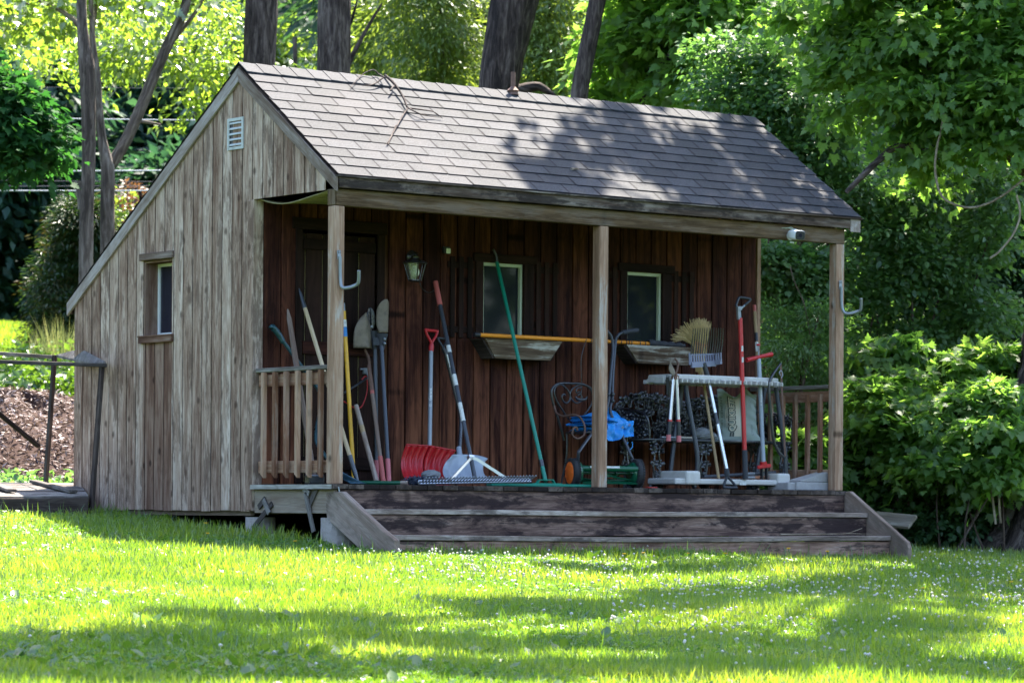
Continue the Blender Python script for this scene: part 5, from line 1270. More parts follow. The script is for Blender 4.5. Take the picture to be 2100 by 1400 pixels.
# red scrap, concrete blocks
mb = MB(); p = PY(1336, 999, .10); p[2] = .004; mb.board(p+V((-.05,0,.004)), p+V((.055,.01,.004)), .035, .007, (0,1,0)); tag(mb.build('red_scrap', M['redpaint'], loc=p, bevel=.002), 'flat red plastic scrap on the deck edge before the bench leg', 'scrap')
def block(name, label, px0, px1, y, z0, h, dep, mat, wedge=False):
    a, b = PY(px0, 995, y)[0], PY(px1, 995, y)[0]
    mb = MB()
    if wedge: mb.hexa([(a,y,z0),(b,y,z0),(b,y+dep,z0),(a,y+dep,z0),(a+.005,y,z0+.012),(b-.01,y,z0+h),(b-.01,y+dep,z0+h),(a+.01,y+dep,z0+.018)], (1,0,0))
    else: mb.box((a,y,z0),(b,y+dep,z0+h))
    o = mb.build(name, M[mat], loc=((a+b)/2, y+dep/2, z0), bevel=.008, seg=2); tag(o, label, 'concrete block', 'concrete blocks at the right post')
block('concrete_block', 'grey concrete block flat on the deck against the right post', 1634, 1712, .10, .002, .068, .20, 'conc_lt')
block('concrete_block', 'broken wedge of concrete lying on top of the block at the right post', 1641, 1700, .11, .072, .085, .14, 'conc_lt', True)
block('concrete_block', 'pale concrete slab low on the deck beside the right caster of the rack', 1616, 1633, .12, .002, .062, .25, 'conc_lt')

# ================================================================== fixtures
def hook(px, label):
    x0 = px[0][0]; t = thing('steel_hook', label, 'hook', PY(*px[2], -.02), 'galvanised J hooks on the porch posts')
    mb = MB(); a, b = PY(*px[0], -.012), PY(*px[1], -.012); mb.board(a, b, .032, .005, (1,0,0)); pl = mb.build('mounting_plate', M['galv'], t, bevel=.002)
    mb = MB()
    for f in (.12,.3,.78,.95):
        for s in (-.007,.007): mb.disc(lerp(a,b,f)+V((s,-.003,0)), (0,1,0), .004, .003, 8)
    mb.build('screw', M['blackm'], pl)
    mb = MB(); P = smoothpath([b+V((0,-.008,.02)), PY(*px[2], -.015)]+[PY(x, y, -.03-.03*i) for i, (x, y) in enumerate(px[3:])]); mb.tube(P, .0125, 10); mb.build('hook_arm', M['galv'], t); return t
hook([(695,513),(696,532),(698,570),(701,588),(712,590),(728,585),(735,578),(736,555)], 'bent grey steel hook screwed to the left porch post')
hook([(1724,575),(1724,593),(1726,625),(1731,640),(1741,643),(1757,639),(1765,634),(1766,612)], 'bent grey steel hook screwed to the right porch post')
# wall lantern
c = PY(851, 548, YB-.12); t = thing('wall_lantern', 'dusty black coach lantern with white bulb on the porch wall', 'lantern', PY(846, 530, YB))
mb = MB(); q = PY(846, 527, YB-.008); mb.lathe(q+V((0,.008,0)), (0,-1,0), [(0,.055),(.012,.052),(.03,.03),(.035,.012)], 16); mb.tube(smoothpath([q, q+V((.0,-.06,.02)), c+V((0,.0,.075))]), .009, 8); mb.build('bracket', M['blackm'], t)
mb = MB(); mb.lathe(c+V((0,0,.03)), (0,0,1), [(0,.098),(.012,.09),(.03,.055),(.042,.03),(.055,.035),(.066,.012),(.08,.008)], 6, smooth=False); cp_ = mb.build('lantern_cap', M['blackm'], t)
mb = MB(); ht, hb = .085, .05; zt_, zb_ = c[2]+.03, c[2]-.10
for k in range(6):
    an = k*math.pi/3+.2; mb.tube([c+V((ht*math.cos(an), ht*math.sin(an), .03)), c+V((hb*math.cos(an), hb*math.sin(an), -.10))], .005, 6)
mb.lathe(c+V((0,0,-.115)), (0,0,1), [(0,.03),(.01,.053),(.018,.053)], 6, smooth=False); mb.build('lantern_frame', M['blackm'], t)
mb = MB()
for k in range(2,4):
    an, bn = k*math.pi/3+.2, (k+1)*math.pi/3+.2
    mb.add([c+V((.95*ht*math.cos(an), .95*ht*math.sin(an), .028)), c+V((.95*ht*math.cos(bn), .95*ht*math.sin(bn), .028)), c+V((.95*hb*math.cos(bn), .95*hb*math.sin(bn), -.098)), c+V((.95*hb*math.cos(an), .95*hb*math.sin(an), -.098))], [(0,1,2,3)])
mb.build('glass_pane', M['lampglass'], t, solid=.002)
mb = MB(); mb.lathe(c+V((0,0,-.075)), (0,0,1), [(0,.005),(.006,.026),(.03,.037),(.055,.034),(.08,.018),(.09,.016)], 14); mb.build('bulb', M['bulb'], t)
mb = MB(); mb.tube(smoothpath([c+V((.0,.02,-.10)), PY(858,575,YB-.01), PY(866,592,YB-.008), PY(880,600,YB-.008), PY(893,593,YB-.008)]), .0032, 5); mb.build('power_cord', M['black'], t)
# motion sensor
c = PY(916, 514, YB-.05); t = thing('motion_sensor', 'small motion sensor with white lens high on the porch wall', 'sensor', PY(914,511,YB))
mb = MB(); mb.tube([PY(912,511,YB), PY(913,512,YB-.03)], .022, 10); mb.box(c+V((-.032,-.012,-.022)), c+V((.03,.02,.032))); mb.build('housing', M['black'], t, bevel=.006)
mb = MB(); mb.box(c+V((-.018,-.024,-.024)), c+V((.026,-.0125,.018))); mb.build('lens', M['bulb'], t, bevel=.006)
# security camera
c = PY(1633, 482, -.10); t = thing('security_camera', 'white bullet security camera mounted on the porch beam', 'camera', PY(1624,484,-.01))
b0 = PY(1620, 484, -.006); mb = MB(); mb.disc(b0, (0,1,0), .034, .012, 20); mb.tube(smoothpath([b0, b0+V((-.005,-.03,.035)), b0+V((.01,-.06,.045)), c+V((.0,.03,.02))]), .009, 8); mb.board(b0+V((-.005,-.008,-.05)), b0+V((.015,-.03,-.055)), .04, .01, (1,0,0)); mb.build('mount', M['white'], t)
ax = nrm(V((-.12,-1,-.12))); e1 = nrm(np.cross(ax, [0,0,1])); e2 = np.cross(e1, ax)
def rr(k, d): return [c+ax*d+(e1*.052*math.copysign(abs(math.cos(a))**.5, math.cos(a))+e2*.04*math.copysign(abs(math.sin(a))**.5, math.sin(a)))*k for a in np.linspace(0, 6.2832, 24, endpoint=False)]
mb = MB(); rings = [rr(.6,-.07), rr(.85,-.06), rr(1,-.03), rr(1,.045), rr(.92,.055)]; vs = [p for r_ in rings for p in r_]
mb.add(vs, [(i*24+j, i*24+(j+1) % 24, (i+1)*24+(j+1) % 24, (i+1)*24+j) for i in range(4) for j in range(24)]+[tuple(range(23,-1,-1))], smooth=True); mb.build('housing', M['white'], t)
mb = MB(); vs = rr(.90,.0555)+rr(.82,.058); mb.add(vs, [(j, (j+1) % 24, 24+(j+1) % 24, 24+j) for j in range(24)]+[tuple(range(24,48))]); fc = mb.build('face_plate', M['black'], t)
mb = MB(); mb.disc(c+ax*.058, ax, .016, .006, 16); mb.disc(c+ax*.058+e1*.025-e2*.012, ax, .005, .004, 8); mb.build('lens', M['sideglass'], fc)
mb = MB(); mb.tube(smoothpath([c+V((-.01,.02,.035)), c+V((-.03,.04,.055)), c+V((-.06,.09,.06)), c+V((-.08,.10,.055))]), .003, 5); mb.tube(smoothpath([c+V((0,.02,.038)), c+V((-.01,.05,.065)), c+V((-.035,.09,.055))]), .003, 5); mb.build('cable', M['winwhite'], t)

# ================================================================== on the steps and roof
def twig_thing(name, label, cat, branches, mat, r):
    t = None; mb = MB()
    for k, b in enumerate(branches):
        P = smoothpath(b, 5); n = len(P); mb.tube(P, [r*(1-.75*i/n)*(1 if k == 0 else .6) for i in range(n)], 6)
    o = mb.build(name, M[mat], loc=branches[0][0]); return tag(o, label, cat)
Yt = -.47
twig_thing('fallen_twig', 'bare pale twig lying on the lower stair tread', 'twig', [[PY(x, y, Yt)*[1,1,0]+V((0,0,-.355+dz)) for x, y, dz in ((1600,1100,0),(1650,1099,.0),(1705,1099,.004),(1735,1098,.008),(1768,1092,.05))], [PY(x, y, Yt)*[1,1,0]+V((0,0,-.353+dz)) for x, y, dz in ((1735,1098,.006),(1760,1098,.004),(1790,1099,.003))], [PY(x, y, Yt)*[1,1,0]+V((0,0,-.355)) for x, y in ((1660,1100),(1630,1096),(1600,1097))]], 'vine', .008)
def RF(x, y, h=.02):                              # a point on the front roof slope
    n_ = np.array([0, -FS, 1.]); P0 = np.array([0, EY, EZ+h]); d = ray(x, y); t = ((P0-CAM)@n_)/(d@n_); return CAM+d*t
twig_thing('fallen_branch', 'bare forked branch lying over the roof ridge', 'branch', [
    [PY(790,155,1.26), RF(805,168,.05), RF(818,185,.045), RF(828,202,.04), RF(834,218,.03), RF(836,222,.025), RF(827,236,.03), RF(818,252,.03), RF(808,270,.02), RF(796,296,.015)],
    [RF(790,160,.07), PY(776,152,1.25), PY(765,149,1.25)*[1,1,1]+V((0,0,.02)), PY(745,152,1.24)+V((0,0,.0)), RF(728,168,.03), RF(718,182,.02)],
    [RF(785,160,.06), RF(768,172,.04), RF(750,176,.03), RF(722,172,.03)],
    [RF(836,221,.03), RF(855,231,.05), RF(872,237,.03), RF(905,241,.02)], [RF(838,222,.03), RF(870,226,.06), RF(890,230,.05), RF(908,243,.02)], [RF(808,176,.05), RF(800,186,.05), RF(806,184,.03)], [RF(812,258,.02), RF(800,285,.02), RF(792,296,.02)]], 'bark', .012)
twig_thing('fallen_twig', 'short bleached stick lying on the shaded part of the roof', 'twig', [[RF(1172,347,.012), RF(1180,346,.014), RF(1187,347,.012)]], 'vine', .012)
p = [PY(1800,1068,.9), PY(1872,1068,.55)]
mb = MB(); a, b = PY(1790,1062,.75), PY(1872,1070,.35); mb.board(a, b, .16, .03, (0,1,.25)); tag(mb.build('loose_board', M['board'], loc=(a+b)/2, bevel=.003), 'pale loose board sticking out behind the right stringer', 'board')
mb = MB(); mb.tube([ (a+b)/2*[1,1,0]+V((0,0,float(hill(a[0],a[1]))-.05)), (a+b)/2-V((0,0,.018))], .05, 8); 
tag(mb.build('stump', M['bark'], loc=(a+b)/2), 'short stump propping the loose board behind the steps', 'stump')

# ================================================================== frame and well cover at the left
t = thing('leaning_frame', 'old dark lumber frame with plywood gusset leaning left of the shed', 'frame', V((-.7, 3.0, float(hill(-.7, 3.0)))))
YF, YBk = 2.95, 4.3
def fb(name, p, q, w, d, mat): mb = MB(); mb.board(p, q, w, d, (0,1,0)); return mb.build(name, M[mat], t, bevel=.003)
fp = [PY(209,752,YF), PY(186,1040,YF)]; bp = [PY(112,728,YBk), PY(93,1000,YBk)]
fb('post', fp[0], fp[1]-V((0,0,.1)), .045, .03, 'darkwood'); fb('post', bp[0], bp[1], .045, .03, 'darkwood')
fb('rail', PY(218,749,YF-.04), PY(-140,737,YF-.04), .024, .03, 'greywood'); fb('rail', PY(112,732,YBk+.03), PY(-140,716,YBk+.03), .03, .03, 'greywood')
mb = MB(); mb.prism([PY(114,732,YBk), PY(165,719,YBk-.6), PY(217,746,YF-.01), PY(190,750,YF+.2)], (0,0,.018), (1,0,0)); mb.build('gusset', M['greywood'], t)
fb('brace', PY(80,915,YBk-.2), PY(-60,800,YBk-.2), .05, .03, 'darkwood')
wc = thing('well_cover', 'low planked wooden well cover in the grass left of the shed', 'well cover', V((-1.4, 3.4, float(hill(-1.4, 3.4)))))
A, B, C_, D_ = PY(182,1016,2.88), PY(-160,1018,2.88), PY(-160,986,4.05), PY(164,989,4.05)
mb = MB(); n = 10
for k in range(n):
    p, q = lerp(A, D_, k/n), lerp(A, D_, (k+.94)/n); r_, s_ = lerp(B, C_, k/n), lerp(B, C_, (k+.94)/n); j = V((0,0,random.uniform(-.004,.004)))
    mb.hexa([p-V((0,0,.03))+j, q-V((0,0,.03))+j, s_-V((0,0,.03))+j, r_-V((0,0,.03))+j, p+j, q+j, s_+j, r_+j], (1,0,0))
mb.build('top_planks', M['greywood'], wc, bevel=.004)
mb = MB(); mb.board(A+V((-.02,-.015,-.09)), B+V((0,-.015,-.09)), .15, .03, (0,0,1)); mb.board(A+V((-.02,.02,-.11)), D_+V((-.02,0,-.15)), .15, .03, (0,0,1)); mb.build('side_board', M['darkwood'], wc, bevel=.004)
mb = MB(); mb.board(PY(150,1011,3.0)+V((0,0,.014)), PY(68,990,3.95)+V((0,0,.014)), .07, .025, (1,0,0)); mb.build('batten', M['greywood'], wc, bevel=.003)
mb = MB(); mb.board(PY(24,1009,3.05)+V((0,0,.014)), PY(-10,996,3.6)+V((0,0,.014)), .08, .025, (1,0,0)); mb.build('batten', M['greywood'], wc, bevel=.003)
# ================================================================== trees and thicket
# ---- trees standing behind the shed (their crowns rise out of the picture)
def tall_tree(label, px, D, rpx, lean=0, crown_c=None, grp='tall trunks behind the shed', mat='bark', extra=None, rough=.07):
    k = D/F_PX
    pts = [PD(x, y, D) for x, y in px]; b = groundpt(pts[0] + (pts[0]-pts[1])*.0); b[:2] = pts[0][:2]
    t = thing('tall_tree', label, 'tree', b, grp)
    trunk('trunk', [b]+pts, [rpx[0]*k*1.18]+[r*k for r in rpx], t, M[mat], 26, rough)
    if extra:
        for q, rr in extra: trunk('limb', [PD(x, y, D) for x, y in q], [r*k for r in rr], t, M[mat], 14, rough)
    return t, pts
tops = []
for args in [
    ('dark furrowed trunk nearest the roof peak of the shed', [(530,300),(531,130),(537,0),(545,-260),(560,-700)], 37, [34,33,33,32,22], None),
    ('greyish trunk with a dead sprig, second from the roof peak', [(683,320),(684,150),(685,0),(690,-300),(680,-700)], 35, [34,34,33,31,22], [([(700,160),(728,105),(755,55),(783,8)],[7,5,3.5,2]), ([(703,80),(722,40),(735,-10)],[4,3,1.5])]),
    ('thickest trunk, leaning right above the roof ridge', [(1018,330),(1022,190),(1042,60),(1068,-60),(1105,-260),(1120,-700)], 34, [46,40,46,50,44,30], [([(1062,188),(1085,180),(1105,178),(1122,187),(1140,200)],[14,11,9,7,4]), ([(1040,60),(1035,-20),(1028,-120)],[20,18,14])]),
    ('slim dark trunk leaning right, rightmost above the ridge', [(1180,330),(1187,200),(1205,100),(1226,0),(1262,-200),(1300,-600)], 33.5, [18,18,17.5,17,15,10], None)]:
    t, pts = tall_tree(args[0], args[1], args[2], args[3], extra=args[4]); tops.append((t, pts, args[2]))
# ---- two pale-barked trees at the left
k = 37/F_PX
def left_tree(label, D, stems, rads, crowns):
    k = D/F_PX; b = PD(*stems[0][0], D); g = groundpt(b)
    t = thing('pale_trunk_tree', label, 'tree', g, 'pale barked trees left of the shed')
    for i, (st, rr) in enumerate(zip(stems, rads)):
        pts = [PD(x, y, D+.25*i) for x, y in st]
        if i == 0: pts = [g]+pts; rr = [rr[0]*1.25]+list(rr)
        trunk('trunk' if i == 0 else 'limb', pts, [r*k for r in rr], t, M['bark_gr'], 16, .05)
    if crowns: crown('crown', t, [pblob(x, y, D+dd+3, rx, ry) for x, y, dd, rx, ry in crowns[0]], *crowns[1:])
    return t
left_tree('pale straight trunk with a broken stub, leftmost beside the shed', 36,
    [[(176,560),(178,430),(182,330),(181,230),(178,140),(169,60),(166,-40),(163,-200)], [(168,430),(163,390),(160,372)], [(172,70),(150,40),(110,15),(60,-5)], [(174,120),(186,90),(196,20),(205,-60)]],
    [[14.5,14.5,14,14.5,17,11,10,8], [8,7,5], [6,5,4,3], [6,5,4,3]],
    ([(150,30,1,160,60), (60,90,2,110,70), (300,70,2,120,90), (120,130,3,120,40), (240,-60,0,220,90)], 95, .36, 26, .11, 'leaf', L_['farlit']))
left_tree('pale forked trunk whose right limb slants towards the roof', 36.4,
    [[(220,520),(220,420),(221,345),(210,290),(203,220),(199,150),(190,80),(184,-60)], [(223,345),(250,305),(285,230),(318,150),(350,80),(378,20),(395,-60)], [(345,95),(378,55),(405,20),(425,-20)], [(282,248),(310,252),(330,256)]],
    [[15,14.5,14,9.5,8,7,6,4], [12,12,12,11.5,11,10,8], [6,5,4,3], [4,3,2]],
    ([(330,90,1.5,110,70), (275,190,2,30,40), (430,120,2,80,90), (330,255,2,30,14), (400,215,2,40,30), (230,90,2,80,60), (450,30,1,60,60)], 120, .30, 26, .10, 'leaf', L_['farlit']))

# ---- dark wood far behind, one tree after another
def bg_tree(label, cat, x, ybase, ytop, D, rx, mat, tmpl='leaf', n=220, rs=.6, m=34, size=.2, grp=None, shape='round', name='background_tree', lim=None, droop=.35):
    k = D/F_PX; g = groundpt(PD(x, ybase, D)); top = PD(x, ytop, D)
    t = thing(name, label, cat, g, grp)
    trunk('trunk', [g, (g+top)/2+V((.1,.1,0)), top-V((0,0,.3))], [max(.1, rx*k*.09), rx*k*.05, .03], t, M['bark'], 9, .04, .5)
    h = top[2]-g[2]; bl = []
    if shape == 'cone':
        for i in range(9):
            f = (i+.5)/9; r = rx*k*(1.05-f)**.8
            bl.append((g+(top-g)*(.06+.94*f), (r, r, h/9*.9)))
    elif shape == 'column':
        for i in range(8):
            f = (i+.5)/8; r = rx*k*(.85+.25*math.sin(i*2.3+x)); bl.append((g+(top-g)*f+V((random.uniform(-.3,.3)*r, 0, 0)), (r, r, h/8)))
    else:
        for i in range(9):
            f = random.uniform(.12, .95); a = random.uniform(0, 6.28); q = random.uniform(.1, .75)
            bl.append((g+(top-g)*f+V((math.cos(a)*q*rx*k, math.sin(a)*q*rx*k, 0)), (rx*k*random.uniform(.4,.65), rx*k*random.uniform(.4,.65), rx*k*random.uniform(.3,.5))))
    crown('crown', t, bl, n, rs, m, size, tmpl, L_[mat], droop=droop)
    return t
G1 = 'dark trees at the far edge of the lawn'
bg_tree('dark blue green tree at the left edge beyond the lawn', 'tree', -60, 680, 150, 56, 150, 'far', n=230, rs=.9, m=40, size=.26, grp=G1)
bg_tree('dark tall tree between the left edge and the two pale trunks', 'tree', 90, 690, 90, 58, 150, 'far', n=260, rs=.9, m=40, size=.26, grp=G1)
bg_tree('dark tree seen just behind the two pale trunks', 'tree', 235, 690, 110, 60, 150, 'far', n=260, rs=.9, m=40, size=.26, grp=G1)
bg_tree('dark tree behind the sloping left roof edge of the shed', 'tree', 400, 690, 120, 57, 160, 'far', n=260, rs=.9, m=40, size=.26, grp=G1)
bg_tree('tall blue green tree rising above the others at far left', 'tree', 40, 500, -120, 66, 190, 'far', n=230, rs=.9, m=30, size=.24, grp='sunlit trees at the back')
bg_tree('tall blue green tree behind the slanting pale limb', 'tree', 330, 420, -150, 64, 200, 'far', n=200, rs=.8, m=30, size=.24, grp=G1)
bg_tree('small dark green cedar with russet tips behind the left roof slope', 'cedar', 150, 720, 400, 46, 105, 'cedar', 'needle', n=420, rs=.3, m=90, size=.085, name='cedar_tree', droop=.5)
bg_tree('low russet bush beside the forked pale trunk', 'bush', 288, 660, 345, 48, 34, 'russet', n=60, rs=.25, m=26, size=.09, name='russet_bush')
bg_tree('bright yellow green bush beside the forked pale trunk', 'bush', 262, 640, 330, 50, 60, 'farlit', n=120, rs=.36, m=26, size=.13, name='sunny_bush')
# ---- bright conifers and sunny trees above the ridge
G2 = 'feathery conifers above the roof ridge'
for lab, x, yb, yt, D, rx, n in [
    ('feathery bright conifer between the second and third trunk, left one', 770, 330, -160, 45, 120, 520),
    ('feathery bright conifer just left of the thickest leaning trunk', 905, 330, -190, 43, 130, 600),
    ('feathery bright conifer between the thickest and the slim trunk', 1125, 330, -150, 42, 105, 480)]:
    bg_tree(lab, 'conifer', x, yb, yt, D, rx, 'conifer', 'needle', n=n, rs=.36, m=90, size=.10, grp=G2, shape='column', name='feathery_conifer', droop=.55)
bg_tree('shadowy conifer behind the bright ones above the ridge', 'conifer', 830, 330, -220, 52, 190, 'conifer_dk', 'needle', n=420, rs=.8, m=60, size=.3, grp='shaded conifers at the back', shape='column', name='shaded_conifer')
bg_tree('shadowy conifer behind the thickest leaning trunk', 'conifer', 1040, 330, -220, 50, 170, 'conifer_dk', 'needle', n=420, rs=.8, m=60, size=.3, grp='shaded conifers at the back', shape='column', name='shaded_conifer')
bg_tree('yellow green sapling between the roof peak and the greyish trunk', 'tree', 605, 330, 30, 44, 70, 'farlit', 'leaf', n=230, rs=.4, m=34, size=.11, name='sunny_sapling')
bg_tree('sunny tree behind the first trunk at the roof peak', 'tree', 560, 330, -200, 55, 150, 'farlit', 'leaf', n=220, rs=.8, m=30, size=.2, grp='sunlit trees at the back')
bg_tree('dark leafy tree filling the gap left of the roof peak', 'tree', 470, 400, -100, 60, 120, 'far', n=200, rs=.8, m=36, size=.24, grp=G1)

# ---- maple above the right end of the ridge
k = 33/F_PX
mt = thing('ridge_maple', 'bright maple spreading over the right end of the roof ridge', 'tree', groundpt(PD(1290, 330, 34.5)))
g = world_loc(mt)
trunk('trunk', [g, PD(1320,300,34.5), PD(1345,120,34.4), PD(1372,20,34.2), PD(1390,-150,34)], [.10,.085,.07,.06,.03], mt, M['bark'], 12, .05)
trunk('limb', [PD(1352,170,34.4), PD(1362,135,34), PD(1375,112,33.6)], [.06,.05,.03], mt, M['bark'], 10, .05)
crown('crown', mt, [pblob(1400,60,34,150,60), pblob(1300,90,34.3,90,60), pblob(1440,150,33.6,90,50), pblob(1360,175,34,70,35), pblob(1330,10,34.5,120,60), pblob(1260,215,34.6,60,40), pblob(1470,10,33.6,110,60), pblob(1400,-70,34,180,60), pblob(1245,140,34.8,50,70)], 330, .34, 28, .10, 'maple', L_['maple'])
bg_tree('low sunny undergrowth bush peeping over the ridge right of the slim trunk', 'bush', 1270, 330, 165, 36, 60, 'farlit', 'oval', n=120, rs=.26, m=34, size=.085, name='sunny_bush')
bg_tree('dark wooded bank tree beyond the right end of the ridge', 'tree', 1400, 330, -80, 62, 210, 'far', n=300, rs=.9, m=40, size=.26, grp=G1)
bg_tree('dark tree behind the maple above the right roof end', 'tree', 1230, 330, -160, 58, 150, 'shrub_dk', n=240, rs=.9, m=40, size=.24, grp=G1)

# ---- the right-hand thicket: maple overhead, viburnum, yew, maple saplings, vines
rt_base = groundpt(PD(2128, 1104, 28.6)); rt_base[2] += .1
rm = thing('old_maple', 'big old maple at the right edge with flared trunk base and overhanging boughs', 'tree', rt_base)
trunk('trunk', [rt_base+V((0,0,-.25)), rt_base+V((.02,.02,.12)), rt_base+V((.06,.05,.5)), rt_base+V((.2,.1,1.3)), rt_base+V((.7,.2,4)), rt_base+V((.9,.3,8)), rt_base+V((.7,.4,14))], [.72,.46,.33,.27,.22,.19,.1], rm, M['bark'], 34, .13, .08)
for a in range(5):
    an = math.pi*.75 + a*.55; d_ = V((math.cos(an), math.sin(an), 0))
    trunk('root', [rt_base+d_*.2+V((0,0,.34)), rt_base+d_*.46+V((0,0,.06)), rt_base+d_*.8+V((0,0,-.12))], [.11,.09,.05], rm, M['bark'], 12, .12, .06)
bough = [pblob(1720,50,29.5,100,40), pblob(1800,95,29,110,40), pblob(1900,60,28.6,130,50), pblob(2010,90,28.4,120,45), pblob(1740,140,29.3,80,35), pblob(1860,180,28.7,120,40), pblob(1960,200,28.4,120,45), pblob(2070,180,28.2,90,50), pblob(1800,215,28.9,60,25), pblob(2050,280,28.4,100,35), pblob(1890,275,28.7,90,25),
    pblob(1650,15,30,90,35), pblob(1800,-40,29,180,50), pblob(2000,-30,28.6,180,60), pblob(2150,60,28.4,120,80), pblob(2180,250,28.4,90,80), pblob(1900,345,28.9,50,18), pblob(1720,225,29.4,40,25)]
crown('crown', rm, bough, 620, .27, 28, .078, 'maple', L_['maple'], droop=.5, flat=.10, shell=.6)
crown('crown', rm, [(rt_base+V((2.4,2.8,8.5)), (2.2,2.2,1.1)), (rt_base+V((4.6,4.4,9.5)), (2.2,2.2,1.2)), (rt_base+V((1.2,4.6,10.5)), (2.2,2.2,1.2)), (rt_base+V((-.2,2.2,10.0)), (1.8,1.8,1.0))], 75, .55, 34, .14, 'maple', L_['maple'])  # unseen upper crown, added to shade the saplings below
limb_pts = [rt_base+V((.35,.25,3.2)), rt_base+V((.38,.28,4.4)), rt_base+V((.38,.3,5.2))]
twigs('limb', rm, [(limb_pts[i % 3], bough[i][0]) for i in range(0, 18)], .05, M['twig'])

def thicket(name, label, cat, base_px, D, blobs, n, rs, m, size, tmpl, mat, stems=6, grp=None, stem_mat='twig', **kw):
    g = groundpt(PD(*base_px, D)); t = thing(name, label, cat, g, grp)
    bl = [pblob(x, y, D+dd, rx, ry) for x, y, dd, rx, ry in blobs]
    crown('foliage', t, bl, n, rs, m, size, tmpl, L_[mat], **kw)
    if stems: twigs('branches', t, [(g+V((random.uniform(-.3,.3), random.uniform(-.3,.3), 0)), bl[i % len(bl)][0]) for i in range(stems)], .012 if 'sapling' in cat else .028, M[stem_mat])
    return t
# dark backing row
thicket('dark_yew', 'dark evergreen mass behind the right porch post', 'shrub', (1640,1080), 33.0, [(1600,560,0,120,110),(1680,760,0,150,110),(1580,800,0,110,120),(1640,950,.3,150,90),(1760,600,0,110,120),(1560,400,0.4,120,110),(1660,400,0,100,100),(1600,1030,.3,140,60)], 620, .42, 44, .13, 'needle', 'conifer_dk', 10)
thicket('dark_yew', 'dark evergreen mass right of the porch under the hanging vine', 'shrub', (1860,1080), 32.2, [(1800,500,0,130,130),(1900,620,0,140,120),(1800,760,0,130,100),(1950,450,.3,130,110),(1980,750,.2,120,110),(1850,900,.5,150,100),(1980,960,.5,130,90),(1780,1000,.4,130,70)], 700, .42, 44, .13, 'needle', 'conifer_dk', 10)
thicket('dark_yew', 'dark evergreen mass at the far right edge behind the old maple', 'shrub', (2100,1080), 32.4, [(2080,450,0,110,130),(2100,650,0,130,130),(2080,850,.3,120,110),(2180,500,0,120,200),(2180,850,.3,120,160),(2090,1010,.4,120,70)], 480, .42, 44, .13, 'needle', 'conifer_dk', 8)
# viburnum with rounder leaves
thicket('round_leaf_shrub', 'tall round leaved shrub rising beside the right roof slope', 'shrub', (1600,1060), 31.0, [(1500,190,.2,80,60),(1560,240,0,80,80),(1640,200,-.2,90,70),(1560,320,0,70,60),(1620,330,-.2,90,70),(1700,290,-.3,80,70),(1680,400,-.3,80,60),(1760,380,-.4,70,60),(1480,110,.4,80,50),(1580,120,.1,80,60)], 470, .20, 32, .062, 'oval', 'shrub', 9, droop=.3, flat=.22)
thicket('round_leaf_shrub', 'round leaved shrub seen through the porch opening', 'shrub', (1640,1060), 30.2, [(1580,540,0,60,55),(1640,560,0,60,50),(1610,610,.1,60,35),(1690,560,.1,50,60),(1580,700,.3,40,40),(1660,700,.2,50,30)], 230, .18, 30, .066, 'oval', 'shrub', 6, droop=.3, flat=.22)
thicket('round_leaf_shrub', 'round leaved shrub right of the porch eave corner', 'shrub', (1850,1060), 30.6, [(1810,470,0,80,45),(1870,530,0,70,60),(1800,590,0,60,50),(1950,540,.1,80,70),(2030,480,.1,70,70),(1900,680,.1,70,40),(2010,640,.1,90,60),(1800,690,.2,60,50),(1880,410,.1,70,40),(2060,380,.1,60,60),(1980,350,.1,70,40)], 430, .20, 32, .062, 'oval', 'shrub', 8, droop=.3, flat=.22)
# fine-sprayed yew boughs in front
thicket('hemlock_bough', 'fine sprayed evergreen boughs behind the right porch railing', 'shrub', (1640,1060), 29.6, [(1650,700,0,90,30),(1630,770,.1,90,30),(1600,830,.1,70,30),(1680,640,.1,60,30),(1700,820,0,50,30),(1590,650,.2,50,50)], 200, .22, 60, .05, 'needle', 'shrub', 5, droop=.5, flat=.08)
# maple saplings, layered
G3 = 'layered maple saplings on the right'
thicket('maple_sapling', 'bright layered maple sapling right of the porch at rail height', 'sapling', (1850,1060), 28.6, [(1790,790,0,70,20),(1850,770,.2,60,16),(1830,830,-.2,90,22),(1900,860,-.3,90,22),(1960,820,-.2,90,20),(1870,900,-.3,80,22),(2040,800,-.2,80,20),(1790,860,.0,60,22)], 260, .23, 28, .072, 'maple', 'maple', 7, G3, droop=.55, flat=.06, shell=.8)
thicket('maple_sapling', 'bright layered maple sapling nearest the old maple trunk', 'sapling', (2000,1060), 28.2, [(1960,890,0,90,20),(2040,870,-.2,90,20),(2020,930,-.1,100,22),(2080,940,-.2,70,20),(2080,830,0,60,20),(1930,940,-.2,70,18),(2130,890,-.2,70,30),(2000,980,0,70,16)], 260, .23, 28, .072, 'maple', 'maple', 7, G3, droop=.55, flat=.06, shell=.8)
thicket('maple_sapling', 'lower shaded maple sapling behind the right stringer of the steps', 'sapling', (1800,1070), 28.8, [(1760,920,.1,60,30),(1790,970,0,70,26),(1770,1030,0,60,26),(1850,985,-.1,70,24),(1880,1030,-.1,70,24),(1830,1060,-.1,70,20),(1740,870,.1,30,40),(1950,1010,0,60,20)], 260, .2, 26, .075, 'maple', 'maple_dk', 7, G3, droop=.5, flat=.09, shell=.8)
thicket('maple_sapling', 'loose open maple sapling reaching up between the bright layered ones and the yews', 'sapling', (1900,1060), 29.2, [(1780,720,0,60,16),(1860,700,.1,60,14),(1940,740,0,70,16),(2030,720,0,70,16),(1990,780,0,60,14),(2080,760,0,60,18),(1900,790,0,60,14),(1810,750,.1,60,14)], 110, .22, 22, .085, 'maple', 'maple', 6, G3, droop=.5, flat=.08, shell=.8)
